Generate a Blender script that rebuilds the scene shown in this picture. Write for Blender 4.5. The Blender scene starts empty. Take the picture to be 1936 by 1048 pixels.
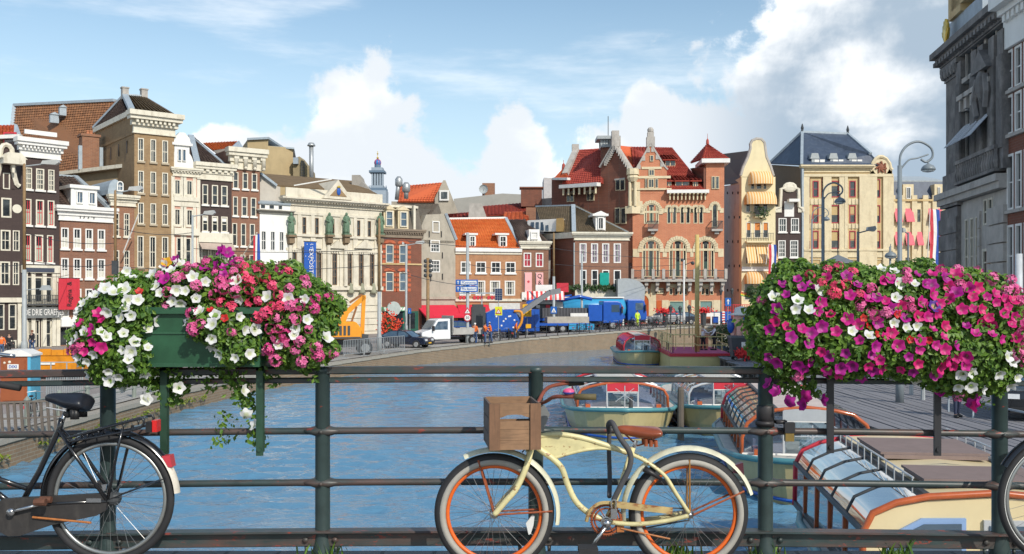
import bpy,math,random
from math import sin,cos,pi,radians as R,sqrt,atan2
from mathutils import Vector as V,Matrix,noise
random.seed(7)
SC=bpy.context.scene; COL=SC.collection
# ------------------------------------------------------------ camera, sky, sun, exposure
FPX,CX,HY,CZ=1800.0,968.0,562.0,1.479  # survey constants read off the photograph (pixels of the 1936 px original)
cam_d=bpy.data.cameras.new('camera'); cam=bpy.data.objects.new('camera',cam_d); COL.objects.link(cam)
cam.location=(0,0,CZ); cam.rotation_euler=(pi/2,0,0)
cam_d.sensor_width=36; cam_d.lens=36*FPX/1936; cam_d.shift_y=(HY-524)/1936; cam_d.clip_start=.1; cam_d.clip_end=6000
SC.camera=cam
SUN_EL,SUN_AZ=R(36),R(148)  # azimuth clockwise from +Y (the view direction)
W=bpy.data.worlds.new('World'); SC.world=W; W.use_nodes=True
def nodes_world():
 nt=W.node_tree; nt.nodes.clear(); N=nt.nodes.new; L=nt.links.new
 def node(t,**k):
  n=N(t)
  for a,b in k.items():setattr(n,a,b)
  return n
 def math_(op,a,b=None,c=None,clamp=False):
  n=node('ShaderNodeMath',operation=op,use_clamp=clamp)
  for i,x in enumerate((a,b,c)):
   if x is None:continue
   if isinstance(x,(int,float)):n.inputs[i].default_value=x
   else:L(x,n.inputs[i])
  return n.outputs[0]
 def ramp(x,a,b,smooth=True):
  n=node('ShaderNodeMapRange',interpolation_type='SMOOTHSTEP'if smooth else 'LINEAR')
  L(x,n.inputs[0]); n.inputs[1].default_value=a; n.inputs[2].default_value=b
  return n.outputs[0]
 def mix(f,a,b):
  n=node('ShaderNodeMix',data_type='RGBA')
  for s,x in ((n.inputs[0],f),(n.inputs[6],a),(n.inputs[7],b)):
   if isinstance(x,(int,float)):s.default_value=x
   elif isinstance(x,tuple):s.default_value=(*x,1)
   else:L(x,s)
  return n.outputs[2]
 sky=node('ShaderNodeTexSky',sky_type='NISHITA'); sky.sun_disc=False
 sky.sun_elevation=SUN_EL; sky.sun_rotation=SUN_AZ; sky.air_density=1.0; sky.dust_density=.6; sky.ozone_density=1.4
 tc=node('ShaderNodeTexCoord'); sep=node('ShaderNodeSeparateXYZ'); L(tc.outputs['Generated'],sep.inputs[0])
 x,y,z=sep.outputs
 az=math_('ARCTAN2',x,y)  # compass bearing of the sky direction, 0 = along the canal
 hz=math_('SQRT',math_('ADD',math_('MULTIPLY',x,x),math_('MULTIPLY',y,y)))
 el=math_('ARCTAN2',z,hz)
 def noise(sx,sy,sc,det=8,rough=.55,off=0,dist=0.):
  cmb=node('ShaderNodeCombineXYZ'); L(math_('MULTIPLY',az,sx),cmb.inputs[0]); L(math_('MULTIPLY',el,sy),cmb.inputs[1]); cmb.inputs[2].default_value=off
  n=node('ShaderNodeTexNoise'); n.inputs['Scale'].default_value=sc; n.inputs['Detail'].default_value=det; n.inputs['Roughness'].default_value=rough
  n.inputs['Distortion'].default_value=dist
  L(cmb.outputs[0],n.inputs['Vector']); return n.outputs[0]
 n1=noise(1,1,11,10,.6,3.1,.25); n2=noise(1,1,30,6,.6,1.7); n3=noise(1,1.8,5,5,.5,8.2); n4=noise(.5,2.6,6,6,.6,5.5)
 # the cumulus heaps: bearing, elevation, radii (radians)
 heaps=[(-.10,.02,.30,.12),(.22,.14,.16,.085),(.09,.055,.2,.09),(-.02,.03,.40,.085),(.33,.34,.12,.10),(.25,.16,.06,.05),(.16,.03,.3,.06),(-.165,.165,.062,.085),(-.125,.10,.085,.11),(-.19,.09,.10,.09),(-.06,.05,.16,.07),(.005,.15,.036,.062),(.004,.09,.05,.07),(.14,.19,.034,.038),(.12,.13,.06,.05),
   (.30,.20,.13,.10),(.37,.26,.14,.14),(.42,.12,.22,.10),(.22,.10,.09,.07),(-.30,.145,.06,.028),(-.46,.05,.2,.05),(.62,.22,.2,.2),(-.75,.16,.18,.06),(1.3,.3,.4,.2),(-1.6,.25,.4,.15),(2.4,.3,.5,.2),(-2.5,.22,.4,.16)]
 dens=None
 for a,e,ra,re in heaps:
  da=math_('DIVIDE',math_('SUBTRACT',az,a),ra); de=math_('DIVIDE',math_('SUBTRACT',el,e),re)
  d=math_('SQRT',math_('ADD',math_('MULTIPLY',da,da),math_('MULTIPLY',de,de)))
  v=math_('SUBTRACT',1.0,d)
  dens=v if dens is None else math_('MAXIMUM',dens,v)
 dn=math_('ADD',math_('MAXIMUM',dens,-1.0),math_('ADD',math_('MULTIPLY',math_('SUBTRACT',n1,.5),2.1),math_('MULTIPLY',math_('SUBTRACT',n2,.5),.55)))
 cl=ramp(dn,-.02,.28)
 wisp=math_('MULTIPLY',ramp(n4,.50,.78),.5)
 lowhaze=math_('MULTIPLY',ramp(el,.36,.0),.72)
 # cloud shade: bright lit heads, grey-blue undersides, by the noise and the depth inside the heap
 sh=ramp(math_('ADD',math_('MULTIPLY',n3,1.0),math_('MULTIPLY',n1,.45)),.50,.76)
 rgt=ramp(az,.16,.30); shade=math_('MULTIPLY',sh,math_('ADD',.50,math_('MULTIPLY',rgt,.50)))
 ccol=mix(shade,CLOUD_LIT,CLOUD_SHADE)
 skyb=node('ShaderNodeMix',data_type='RGBA',blend_type='MULTIPLY'); skyb.inputs[0].default_value=1.0
 L(sky.outputs[0],skyb.inputs[6]); skyb.inputs[7].default_value=(*SKY_TINT,1)
 base=mix(lowhaze,skyb.outputs[2],HAZE_COL)
 base=mix(wisp,base,CLOUD_LIT)
 allc=mix(cl,base,ccol)
 bg=node('ShaderNodeBackground'); bg.inputs[1].default_value=.125; L(allc,bg.inputs[0])
 out=node('ShaderNodeOutputWorld'); L(bg.outputs[0],out.inputs[0])
CLOUD_LIT,CLOUD_SHADE,HAZE_COL,SKY_TINT=(6.8,6.8,6.75),(2.3,2.9,3.55),(4.0,4.75,5.3),(.80,.84,.78)
nodes_world()
sun_d=bpy.data.lights.new('sun','SUN'); sun_d.energy=2.45; sun_d.angle=R(.6); sun_d.color=(1,.93,.82)
sun=bpy.data.objects.new('sun',sun_d); COL.objects.link(sun)
sd=V((sin(SUN_AZ)*cos(SUN_EL),cos(SUN_AZ)*cos(SUN_EL),sin(SUN_EL)))
sun.rotation_euler=sd.to_track_quat('Z','Y').to_euler(); sun.location=sd*50
vs=SC.view_settings; vs.view_transform='Standard'; vs.look='None'; vs.exposure=.62; vs.gamma=1; vs.use_curve_mapping=False
SC.cycles.max_bounces=7; SC.cycles.transparent_max_bounces=12; SC.cycles.caustics_reflective=False; SC.cycles.caustics_refractive=False

# ------------------------------------------------------------ helpers
def P(px,py,Y):return V(((px-CX)*Y/FPX,Y,CZ-(py-HY)*Y/FPX))
def PX(px,Y):return(px-CX)*Y/FPX
def PZ(py,Y):return CZ-(py-HY)*Y/FPX
class K:  # survey sheet: an enlarged detail of the photograph, scale s, corner ox, oy
 def __init__(k,s,ox,oy):k.s,k.ox,k.oy=s,ox,oy
 def x(k,v):return k.ox+v/k.s
 def y(k,v):return k.oy+v/k.s
K1=K(3.881,0,150); K2=K(3.493,0,400); K3=K(3.881,300,230); K4=K(3.743,480,280); K5=K(3.494,700,300); K6=K(2.62,980,230)
K7=K(2.759,1340,220); B1=K(4.554,0,230); B2=K(4.03,100,300); B4=K(3.494,1760,0); B5=K(4.03,1760,280); C1=K(3.743,1180,340)
C2=K(6.167,1040,250); C3=K(4.367,1390,320); C4=K(4.763,1500,300); C5=K(3.745,540,380); ID=K(1,0,0)
MATX={}
class MB:
 def __init__(s):s.v=[]; s.f=[]; s.m=[]; s.uv={}
 def add(s,vs,fs,m=0):
  o=len(s.v); s.v+=[tuple(x)for x in vs]; s.f+=[tuple(i+o for i in f)for f in fs]; s.m+=[m]*len(fs); return s
 def box(s,x0,x1,y0,y1,z0,z1,m=0):
  return s.add([(x0,y0,z0),(x1,y0,z0),(x1,y1,z0),(x0,y1,z0),(x0,y0,z1),(x1,y0,z1),(x1,y1,z1),(x0,y1,z1)],
     [(0,3,2,1),(4,5,6,7),(0,1,5,4),(1,2,6,5),(2,3,7,6),(3,0,4,7)],m)
 def beam(s,a,b,w,h,up=(0,0,1),m=0):
  a=V(a); b=V(b); d=(b-a).normalized(); sd=d.cross(V(up))
  if sd.length<1e-4:sd=d.cross(V((0,1,0)))
  sd.normalize(); u=sd.cross(d); sd*=w/2; u*=h/2
  return s.add([a-sd-u,a+sd-u,a+sd+u,a-sd+u,b-sd-u,b+sd-u,b+sd+u,b-sd+u],[(0,1,2,3),(7,6,5,4),(0,4,5,1),(1,5,6,2),(2,6,7,3),(3,7,4,0)],m)
 def tube(s,pts,r,n=8,closed=False,m=0,flat=1.0):
  pts=[V(p)for p in pts]; k=len(pts); rs=r if isinstance(r,(list,tuple))else [r]*k
  rings=[]; up=None
  for i,p in enumerate(pts):
   if closed:d=pts[(i+1)%k]-pts[i-1]
   else:d=pts[min(i+1,k-1)]-pts[max(i-1,0)]
   d.normalize()
   if up is None:
    up=V((0,0,1))if abs(d.z)<.9 else V((0,1,0))
   a=d.cross(up).normalized(); u=a.cross(d).normalized(); up=u
   rings.append([p+a*(cos(2*pi*j/n)*rs[i])+u*(sin(2*pi*j/n)*rs[i]*flat)for j in range(n)])
  o=[x for rg in rings for x in rg]; f=[]
  for i in range(k if closed else k-1):
   i2=(i+1)%k
   for j in range(n):f.append((i*n+j,i*n+(j+1)%n,i2*n+(j+1)%n,i2*n+j))
  if not closed:f+=[tuple(range(n-1,-1,-1)),tuple((k-1)*n+j for j in range(n))]
  return s.add(o,f,m)
 def lathe(s,prof,n=12,c=(0,0,0),axis='z',m=0,cap=True):
  o=[]; f=[]; c=V(c)
  for r,h in prof:
   for j in range(n):
    a=2*pi*j/n
    p=V((r*cos(a),r*sin(a),h))if axis=='z'else (V((r*cos(a),h,r*sin(a)))if axis=='y'else V((h,r*cos(a),r*sin(a))))
    o.append(c+p)
  k=len(prof)
  for i in range(k-1):
   for j in range(n):f.append((i*n+j,i*n+(j+1)%n,(i+1)*n+(j+1)%n,(i+1)*n+j))
  if cap:f+=[tuple(range(n-1,-1,-1)),tuple((k-1)*n+j for j in range(n))]
  return s.add(o,f,m)
 def prism(s,poly,y0,y1,m=0):  # poly in (x, z), extruded along y
  k=len(poly); o=[(x,y0,z)for x,z in poly]+[(x,y1,z)for x,z in poly]
  return s.add(o,[tuple(range(k)),tuple(range(2*k-1,k-1,-1))]+[(i,i+k,(i+1)%k+k,(i+1)%k)for i in range(k)],m)
 def prismz(s,poly,z0,z1,m=0):
  k=len(poly); o=[(x,y,z0)for x,y in poly]+[(x,y,z1)for x,y in poly]
  return s.add(o,[tuple(range(k-1,-1,-1)),tuple(range(k,2*k))]+[(i,(i+1)%k,(i+1)%k+k,i+k)for i in range(k)],m)
 def slab(s,pts,t,m=0):  # 3D polygon thickened behind itself
  pts=[V(p)for p in pts]; n=V((0,0,0))
  for i in range(len(pts)):n+=(pts[i]-pts[0]).cross(pts[(i+1)%len(pts)]-pts[0])
  n.normalize()
  if n.y>0 and abs(n.y)>.05 or(abs(n.y)<=.05 and n.z<0):n=-n
  k=len(pts)
  return s.add(pts+[p-n*t for p in pts],[tuple(range(k)),tuple(range(2*k-1,k-1,-1))]+[(i,i+k,(i+1)%k+k,(i+1)%k)for i in range(k)],m)
 def ball(s,c,rx,ry=None,rz=None,n=10,k=7,m=0):
  ry=rx if ry is None else ry; rz=rx if rz is None else rz; c=V(c)
  o=[c+V((0,0,-rz))]
  for i in range(1,k):
   t=-pi/2+pi*i/k
   o+=[c+V((rx*cos(t)*cos(2*pi*j/n),ry*cos(t)*sin(2*pi*j/n),rz*sin(t)))for j in range(n)]
  o.append(c+V((0,0,rz))); f=[]
  for j in range(n):f.append((0,1+(j+1)%n,1+j)); f.append((len(o)-1,1+(k-2)*n+j,1+(k-2)*n+(j+1)%n))
  for i in range(k-2):
   for j in range(n):f.append((1+i*n+j,1+i*n+(j+1)%n,1+(i+1)*n+(j+1)%n,1+(i+1)*n+j))
  return s.add(o,f,m)
 def mesh(s,name,mat,smooth=False):
  me=bpy.data.meshes.new(name); me.from_pydata(s.v,[],s.f)
  for mm in (mat if isinstance(mat,(list,tuple))else [mat]):me.materials.append(mm)
  if any(s.m):me.polygons.foreach_set('material_index',s.m)
  if smooth:me.polygons.foreach_set('use_smooth',[True]*len(s.f))
  me.update(); return me
 def build(s,name,mat,parent=None,smooth=False,label=None,kind=None,world=False,loc=None):
  if world and parent is not None:
   M=MATX[parent.name].inverted(); s.v=[tuple(M@V(p))for p in s.v]
  return link(name,s.mesh(name,mat,smooth),parent,loc,label,kind)
def parts(mb,name,mat,parent,smooth=False,world=False):  # every loose piece of the builder becomes a part of its own
 par=list(range(len(mb.v)))
 def find(i):
  while par[i]!=i:par[i]=par[par[i]]; i=par[i]
  return i
 for f in mb.f:
  for i in f[1:]:par[find(i)]=find(f[0])
 g={}
 for f in mb.f:g.setdefault(find(f[0]),[]).append(f)
 for fs in g.values():
  ids=sorted({i for f in fs for i in f}); mp={i:k for k,i in enumerate(ids)}; b=MB(); b.v=[mb.v[i]for i in ids]; b.f=[tuple(mp[i]for i in f)for f in fs]; b.m=[0]*len(fs); b.build(name,mat,parent,smooth,world=world)
def link(name,me,parent=None,loc=None,label=None,kind=None,rot=None):
 o=bpy.data.objects.new(name,me); COL.objects.link(o)
 if parent is not None:o.parent=parent
 if loc is not None:o.location=loc
 if rot is not None:o.rotation_euler=rot
 if label:o['label']=label
 if kind:o['kind']=kind
 return o
def thing(name,label,cat,loc=(0,0,0),rz=0,group=None,rot=None):
 o=bpy.data.objects.new(name,None); COL.objects.link(o); o.empty_display_size=.2
 o.location=loc; o.rotation_euler=rot or(0,0,rz); o['label']=label; o['category']=cat
 if group:o['group']=group
 MATX[o.name]=Matrix.Translation(V(loc))@(o.rotation_euler.to_matrix().to_4x4()); return o
def tag(o,label,cat,group=None):
 o['label']=label; o['category']=cat
 if group:o['group']=group
 return o
def kids(o):return[c for c in bpy.data.objects if c.parent==o]
def copy_tree(o,loc=None,rz=None,label=None,parent=None,scale=None,ch=None):
 c=o.copy(); COL.objects.link(c); c.parent=parent
 if loc is not None:c.location=loc
 if rz is not None:c.rotation_euler=(0,0,rz)
 if scale is not None:c.scale=(scale,)*3
 if label:c['label']=label
 for k in (ch[o.name]if ch else kids(o)):copy_tree(k,parent=c,ch=ch)
 return c

# ------------------------------------------------------------ materials
def new_mat(name):
 m=bpy.data.materials.new(name); m.use_nodes=True; nt=m.node_tree; b=nt.nodes['Principled BSDF']; return m,nt,b
def lin(c):return tuple(c)if len(c)==4 else (*c,1)
def nz(nt,scale,detail=4,rough=.6,stretch=None,coord='Object'):
 tc=nt.nodes.new('ShaderNodeTexCoord'); n=nt.nodes.new('ShaderNodeTexNoise'); n.inputs['Scale'].default_value=scale; n.inputs['Detail'].default_value=detail; n.inputs['Roughness'].default_value=rough
 if stretch:
  mp=nt.nodes.new('ShaderNodeMapping'); mp.inputs['Scale'].default_value=stretch; nt.links.new(tc.outputs[coord],mp.inputs[0]); nt.links.new(mp.outputs[0],n.inputs['Vector'])
 else:nt.links.new(tc.outputs[coord],n.inputs['Vector'])
 return n.outputs[0]
def rmp(nt,x,a,b,ca=0.,cb=1.):
 n=nt.nodes.new('ShaderNodeMapRange'); nt.links.new(x,n.inputs[0]); n.inputs[1].default_value=a; n.inputs[2].default_value=b; n.inputs[3].default_value=ca; n.inputs[4].default_value=cb; return n.outputs[0]
def mx(nt,f,a,b,blend='MIX'):
 n=nt.nodes.new('ShaderNodeMix'); n.data_type='RGBA'; n.blend_type=blend
 for s,x in ((n.inputs[0],f),(n.inputs[6],a),(n.inputs[7],b)):
  if isinstance(x,(int,float)):s.default_value=x
  elif isinstance(x,tuple):s.default_value=lin(x)
  else:nt.links.new(x,s)
 return n.outputs[2]
def bump(nt,b,h,strength=.3,dist=.02):
 n=nt.nodes.new('ShaderNodeBump'); n.inputs['Strength'].default_value=strength; n.inputs['Distance'].default_value=dist; nt.links.new(h,n.inputs['Height']); nt.links.new(n.outputs[0],b.inputs['Normal'])
_m={}
def sc(c,k):return tuple(min(1,x*k)for x in c)
def paint(name,c,rough=.55,var=.18,scale=2.5,metal=0,stain=None,stretch=(1,1,.35),amt=.35,bmp=0,coat=0):
 if name in _m:return _m[name]
 m,nt,b=new_mat(name); h=nz(nt,scale,6,.65); col=mx(nt,rmp(nt,h,.25,.75),sc(c,1-var),sc(c,1+var))
 if stain is not None:
  s=rmp(nt,nz(nt,1.1*scale,8,.7,stretch),.5,.72,0,amt); col=mx(nt,s,col,stain)
 nt.links.new(col,b.inputs['Base Color']); b.inputs['Roughness'].default_value=rough; b.inputs['Metallic'].default_value=metal
 if coat:b.inputs['Coat Weight'].default_value=coat; b.inputs['Coat Roughness'].default_value=.08
 if bmp:bump(nt,b,h,bmp)
 _m[name]=m; return m
def brick(name,c,c2,mortar,dark=(.06,.045,.04),bw=.42,bh=.13,var=.5,soot=.42):
 if name in _m:return _m[name]
 m,nt,b=new_mat(name); tc=nt.nodes.new('ShaderNodeTexCoord'); sp=nt.nodes.new('ShaderNodeSeparateXYZ'); nt.links.new(tc.outputs['Object'],sp.inputs[0])
 cm=nt.nodes.new('ShaderNodeCombineXYZ'); ad=nt.nodes.new('ShaderNodeMath'); ad.operation='ADD'; nt.links.new(sp.outputs[0],ad.inputs[0]); nt.links.new(sp.outputs[1],ad.inputs[1])
 nt.links.new(ad.outputs[0],cm.inputs[0]); nt.links.new(sp.outputs[2],cm.inputs[1])
 t=nt.nodes.new('ShaderNodeTexBrick'); nt.links.new(cm.outputs[0],t.inputs['Vector']); t.inputs['Scale'].default_value=1; t.inputs['Brick Width'].default_value=bw; t.inputs['Row Height'].default_value=bh
 t.inputs['Mortar Size'].default_value=.012; t.inputs['Color1'].default_value=lin(c); t.inputs['Color2'].default_value=lin(c2); t.inputs['Mortar'].default_value=lin(mortar)
 g=mx(nt,rmp(nt,nz(nt,.9,8,.7),.3,.75,0,var),t.outputs['Color'],sc(c2,.62)); s=rmp(nt,nz(nt,1.3,6,.65,(1,1,.25)),.52,.8,0,soot); g=mx(nt,s,g,dark)
 l=rmp(nt,nz(nt,3,8,.7),.55,.8,0,.25); g=mx(nt,l,g,sc(c,1.5))
 nt.links.new(g,b.inputs['Base Color']); b.inputs['Roughness'].default_value=.85; bump(nt,b,t.outputs['Fac'],-.25,.01); _m[name]=m; return m
def tilemat(name,c,c2,moss=(.10,.10,.06),am=.3,rough=.65):
 if name in _m:return _m[name]
 m,nt,b=new_mat(name); tc=nt.nodes.new('ShaderNodeTexCoord'); fl=nt.nodes.new('ShaderNodeVectorMath'); fl.operation='FLOOR'; nt.links.new(tc.outputs['UV'],fl.inputs[0])
 wn=nt.nodes.new('ShaderNodeTexWhiteNoise'); nt.links.new(fl.outputs[0],wn.inputs['Vector']); col=mx(nt,wn.outputs['Value'],c,c2)
 col=mx(nt,rmp(nt,nz(nt,.8,8,.7),.48,.75,0,am),col,moss); nt.links.new(col,b.inputs['Base Color']); b.inputs['Roughness'].default_value=rough; _m[name]=m; return m
def glass(name,tint=(.02,.025,.03),rough=.06,var=1.0,light=(.12,.13,.13)):
 if name in _m:return _m[name]
 m,nt,b=new_mat(name); oi=nt.nodes.new('ShaderNodeObjectInfo'); h=nz(nt,2.2,3,.5); a=nt.nodes.new('ShaderNodeMath'); a.operation='MULTIPLY'; nt.links.new(oi.outputs['Random'],a.inputs[0]); nt.links.new(rmp(nt,h,.4,.68),a.inputs[1])
 col=mx(nt,a.outputs[0],tint,light); nt.links.new(col,b.inputs['Base Color']); b.inputs['Roughness'].default_value=rough; b.inputs['Specular IOR Level'].default_value=.9; _m[name]=m; return m
def clear(name,tint=(.85,.92,.95),refl=.1,rough=.03):
 if name in _m:return _m[name]
 m,nt,b=new_mat(name); nt.nodes.remove(b); t=nt.nodes.new('ShaderNodeBsdfTransparent'); t.inputs[0].default_value=lin(tint); g=nt.nodes.new('ShaderNodeBsdfGlossy'); g.inputs['Roughness'].default_value=rough
 lw=nt.nodes.new('ShaderNodeLayerWeight'); lw.inputs[0].default_value=.35; f=rmp(nt,lw.outputs['Facing'],0,1,refl,.95); mxs=nt.nodes.new('ShaderNodeMixShader'); nt.links.new(f,mxs.inputs[0]); nt.links.new(t.outputs[0],mxs.inputs[1]); nt.links.new(g.outputs[0],mxs.inputs[2])
 nt.links.new(mxs.outputs[0],nt.nodes['Material Output'].inputs[0]); _m[name]=m; return m
def chipped(name,c,chip,rough=.5,a=.62,b_=.66,scale=16,c2=None):
 if name in _m:return _m[name]
 m,nt,b=new_mat(name); col=mx(nt,rmp(nt,nz(nt,5,6,.65),.3,.7),sc(c,.7),sc(c,1.35))
 if c2:col=mx(nt,rmp(nt,nz(nt,3.3,6,.7,(.5,1,3)),.44,.62,0,.85),col,c2)
 k=nz(nt,scale,7,.7,(.6,1,1.4)); col=mx(nt,rmp(nt,k,a,b_),col,chip); nt.links.new(col,b.inputs['Base Color']); b.inputs['Roughness'].default_value=rough; bump(nt,b,k,.25,.003); _m[name]=m; return m
def striped(name,a,b_,pitch=.18,axis=0):
 if name in _m:return _m[name]
 m,nt,b=new_mat(name); tc=nt.nodes.new('ShaderNodeTexCoord'); sp=nt.nodes.new('ShaderNodeSeparateXYZ'); nt.links.new(tc.outputs['Object'],sp.inputs[0])
 q=nt.nodes.new('ShaderNodeMath'); q.operation='DIVIDE'; q.inputs[1].default_value=pitch; nt.links.new(sp.outputs[axis],q.inputs[0]); fr=nt.nodes.new('ShaderNodeMath'); fr.operation='FRACT'; nt.links.new(q.outputs[0],fr.inputs[0])
 g=nt.nodes.new('ShaderNodeMath'); g.operation='GREATER_THAN'; g.inputs[1].default_value=.5; nt.links.new(fr.outputs[0],g.inputs[0]); nt.links.new(mx(nt,g.outputs[0],a,b_),b.inputs['Base Color']); b.inputs['Roughness'].default_value=.8; _m[name]=m; return m
CREAM=paint('cream_paint',(.70,.655,.54),.5,.08,2,stain=(.30,.25,.17),amt=.55); WHITE=paint('white_paint',(.78,.77,.74),.5,.06,2,stain=(.4,.38,.34),amt=.25)
PANE=glass('window_glass'); PANEB=glass('blue_window_glass',(.05,.09,.14),light=(.16,.22,.28)); PALE=paint('net_curtain',(.58,.57,.5),.7,.2,6)
RED=paint('red_paint',(.55,.03,.05),.45,.1); BLACK=paint('black_paint',(.018,.018,.02),.45,.2); STEEL=paint('galvanised_steel',(.42,.44,.45),.45,.15,4,.5)
GREYP=paint('grey_pole_paint',(.36,.39,.40),.5,.12,3); DARKM=paint('dark_metal',(.05,.055,.06),.5,.2); BLUE=paint('blue_paint',(.02,.10,.42),.4,.12); YEL=paint('yellow_paint',(.75,.42,.02),.45,.1)
LEADC=paint('lead_sheet',(.36,.42,.47),.5,.2,3,.1); RUBBER=paint('rubber',(.022,.022,.024),.75,.25,8)
# ------------------------------------------------------------ water, streets, quays
WZ=CZ-5.4
def water_mat():
 m,nt,b=new_mat('canal_water_surface'); tc=nt.nodes.new('ShaderNodeTexCoord')
 def n(scale,st,det=3):
  mp=nt.nodes.new('ShaderNodeMapping'); mp.inputs['Scale'].default_value=st; nt.links.new(tc.outputs['Object'],mp.inputs[0]); x=nt.nodes.new('ShaderNodeTexNoise'); x.inputs['Scale'].default_value=scale; x.inputs['Detail'].default_value=det; x.inputs['Roughness'].default_value=.55; nt.links.new(mp.outputs[0],x.inputs['Vector']); return x.outputs[0]
 a=n(6,(.75,1.25,1),4); c=n(2.5,(.7,1.1,1),2); ad=nt.nodes.new('ShaderNodeMath'); ad.operation='MULTIPLY_ADD'; nt.links.new(c,ad.inputs[0]); ad.inputs[1].default_value=1.2; nt.links.new(a,ad.inputs[2])
 b.inputs['Base Color'].default_value=(.10,.245,.38,1); b.inputs['Roughness'].default_value=.06; b.inputs['IOR'].default_value=1.9; b.inputs['Specular IOR Level'].default_value=.5
 sp=nt.nodes.new('ShaderNodeSeparateXYZ'); nt.links.new(tc.outputs['Object'],sp.inputs[0]); bp=nt.nodes.new('ShaderNodeBump'); bp.inputs['Strength'].default_value=1.0; nt.links.new(ad.outputs[0],bp.inputs['Height'])
 nt.links.new(rmp(nt,sp.outputs[1],20,80,.05,.01),bp.inputs['Distance']); nt.links.new(bp.outputs[0],b.inputs['Normal']); return m
import numpy as np
def water_mesh():  # wind chop: a sum of short waves running along the canal, calmer far off
 ys=[4.0]
 while ys[-1]<150:ys.append(ys[-1]+max(.045,.05*ys[-1]/16))
 ys=np.array(ys); xs=np.arange(-19,34,.125); X,Y=np.meshgrid(xs,ys); Z=np.zeros_like(X); rg=np.random.RandomState(3); dy=np.maximum(.045,.05*Y/16); calm=np.clip((Y-24)/70,0,1)
 for i in range(60):
  lam=.2*10**(rg.rand()**1.3*.9); th=rg.normal(0,.5)+pi/2; k=2*pi/lam; a=WAVE*lam/(2*pi)*np.clip((lam/dy-2)/3,0,1)*(1-.72*calm); ph=k*(X*cos(th)+Y*sin(th))+rg.rand()*6.28; Z+=a*(np.sin(ph)+.25*np.sin(2*ph+.6))
 Z*=.75+.5*np.sin(X*.21+Y*.13)*np.sin(Y*.17-X*.09+1)
 n_,m_=X.shape; co=np.stack([X,Y,Z+WZ],-1).reshape(-1,3); i=np.arange(n_*m_).reshape(n_,m_); q=np.stack([i[:-1,:-1],i[:-1,1:],i[1:,1:],i[1:,:-1]],-1).reshape(-1)
 me=bpy.data.meshes.new('canal_water'); me.vertices.add(n_*m_); me.vertices.foreach_set('co',co.ravel()); nf=len(q)//4; me.loops.add(nf*4); me.loops.foreach_set('vertex_index',q.astype(np.int32)); me.polygons.add(nf); me.polygons.foreach_set('loop_start',np.arange(0,nf*4,4,dtype=np.int32)); me.polygons.foreach_set('use_smooth',np.ones(nf,dtype=bool)); me.update(); me.validate(); me.materials.append(water_mat()); return me
WAVE=.062
link('canal_water',water_mesh(),kind='structure')
g=MB(); g.add([(-3000,-600,WZ-1.2),(3000,-600,WZ-1.2),(3000,3500,WZ-1.2),(-3000,3500,WZ-1.2)],[(0,1,2,3)]); g.build('ground',paint('far_ground',(.2,.19,.16),.9),kind='structure')
# quay line (X, Y, street level): bends to the right beyond the excavator
Q=[(-16.3,7.5,-2.75),(-16.05,20,-2.95),(-15.95,30,-2.96),(-15.7,45,-2.96),(-14.7,54,-2.94),(-12.5,62,-2.92),(-7.3,76,-2.76),(1.62,91,-2.46),(12.5,101,-2.05),(19.2,104,-1.72),(30,108,-1.65),(90,121,-1.6)]
def qat(t):
 i=max(0,min(len(Q)-2,int(t))); f=t-i; a,b=Q[i],Q[i+1]; return V(tuple(a[k]+(b[k]-a[k])*f for k in range(3)))
def street_z(x,y):  # street level near a point (nearest quay vertex span)
 best=min(range(len(Q)-1),key=lambda i:(V(Q[i][:2])*.5+V(Q[i+1][:2])*.5-V((x,y))).length)
 a,b=V(Q[best][:2]),V(Q[best+1][:2]); t=max(0,min(1,(V((x,y))-a).dot(b-a)/(b-a).length_squared)); return Q[best][2]+(Q[best+1][2]-Q[best][2])*t
def setts(name,c,c2,bw,bh):
 m,nt,b=new_mat(name); tc=nt.nodes.new('ShaderNodeTexCoord'); t=nt.nodes.new('ShaderNodeTexBrick'); nt.links.new(tc.outputs['Object'],t.inputs['Vector']); t.inputs['Scale'].default_value=1; t.inputs['Brick Width'].default_value=bw; t.inputs['Row Height'].default_value=bh
 t.inputs['Mortar Size'].default_value=.012; t.inputs['Color1'].default_value=lin(c); t.inputs['Color2'].default_value=lin(c2); t.inputs['Mortar'].default_value=lin(sc(c,.5)); col=mx(nt,rmp(nt,nz(nt,.5,8,.7),.35,.7,0,.5),t.outputs['Color'],sc(c2,.65)); nt.links.new(col,b.inputs['Base Color']); b.inputs['Roughness'].default_value=.85; return m
ROADM=setts('street_setts',(.30,.26,.24),(.36,.32,.30),.24,.12); PAVEM=setts('pavement_slabs',(.36,.34,.31),(.42,.40,.37),.6,.6); ASPH=paint('asphalt',(.10,.10,.105),.85,.25,3)
s=MB(); n=len(Q)
inner=[V(q)for q in Q]; outer=[]
dirs=[V((-1,0,0)),V((-1,0,0)),V((-1,0,0)),V((-1,.05,0)),V((-1,.3,0)),V((-1,.55,0)),V((-1,.8,0)),V((-.75,1,0)),V((-.6,1,0)),V((-.5,1,0)),V((-.4,1,0)),V((-.3,1,0))]
vs_=[]
for k,dist in ((0,.55),(1,3.2),(2,9),(3,16),(4,40),(5,300)):
 for q,d in zip(inner,dirs):vs_.append(q+d.normalized()*dist)
fs_=[(k*n+i,(k+1)*n+i,(k+1)*n+i+1,k*n+i+1)for k in range(5)for i in range(n-1)]
s.add(vs_,fs_); s.build('street',ROADM,kind='structure')
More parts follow.
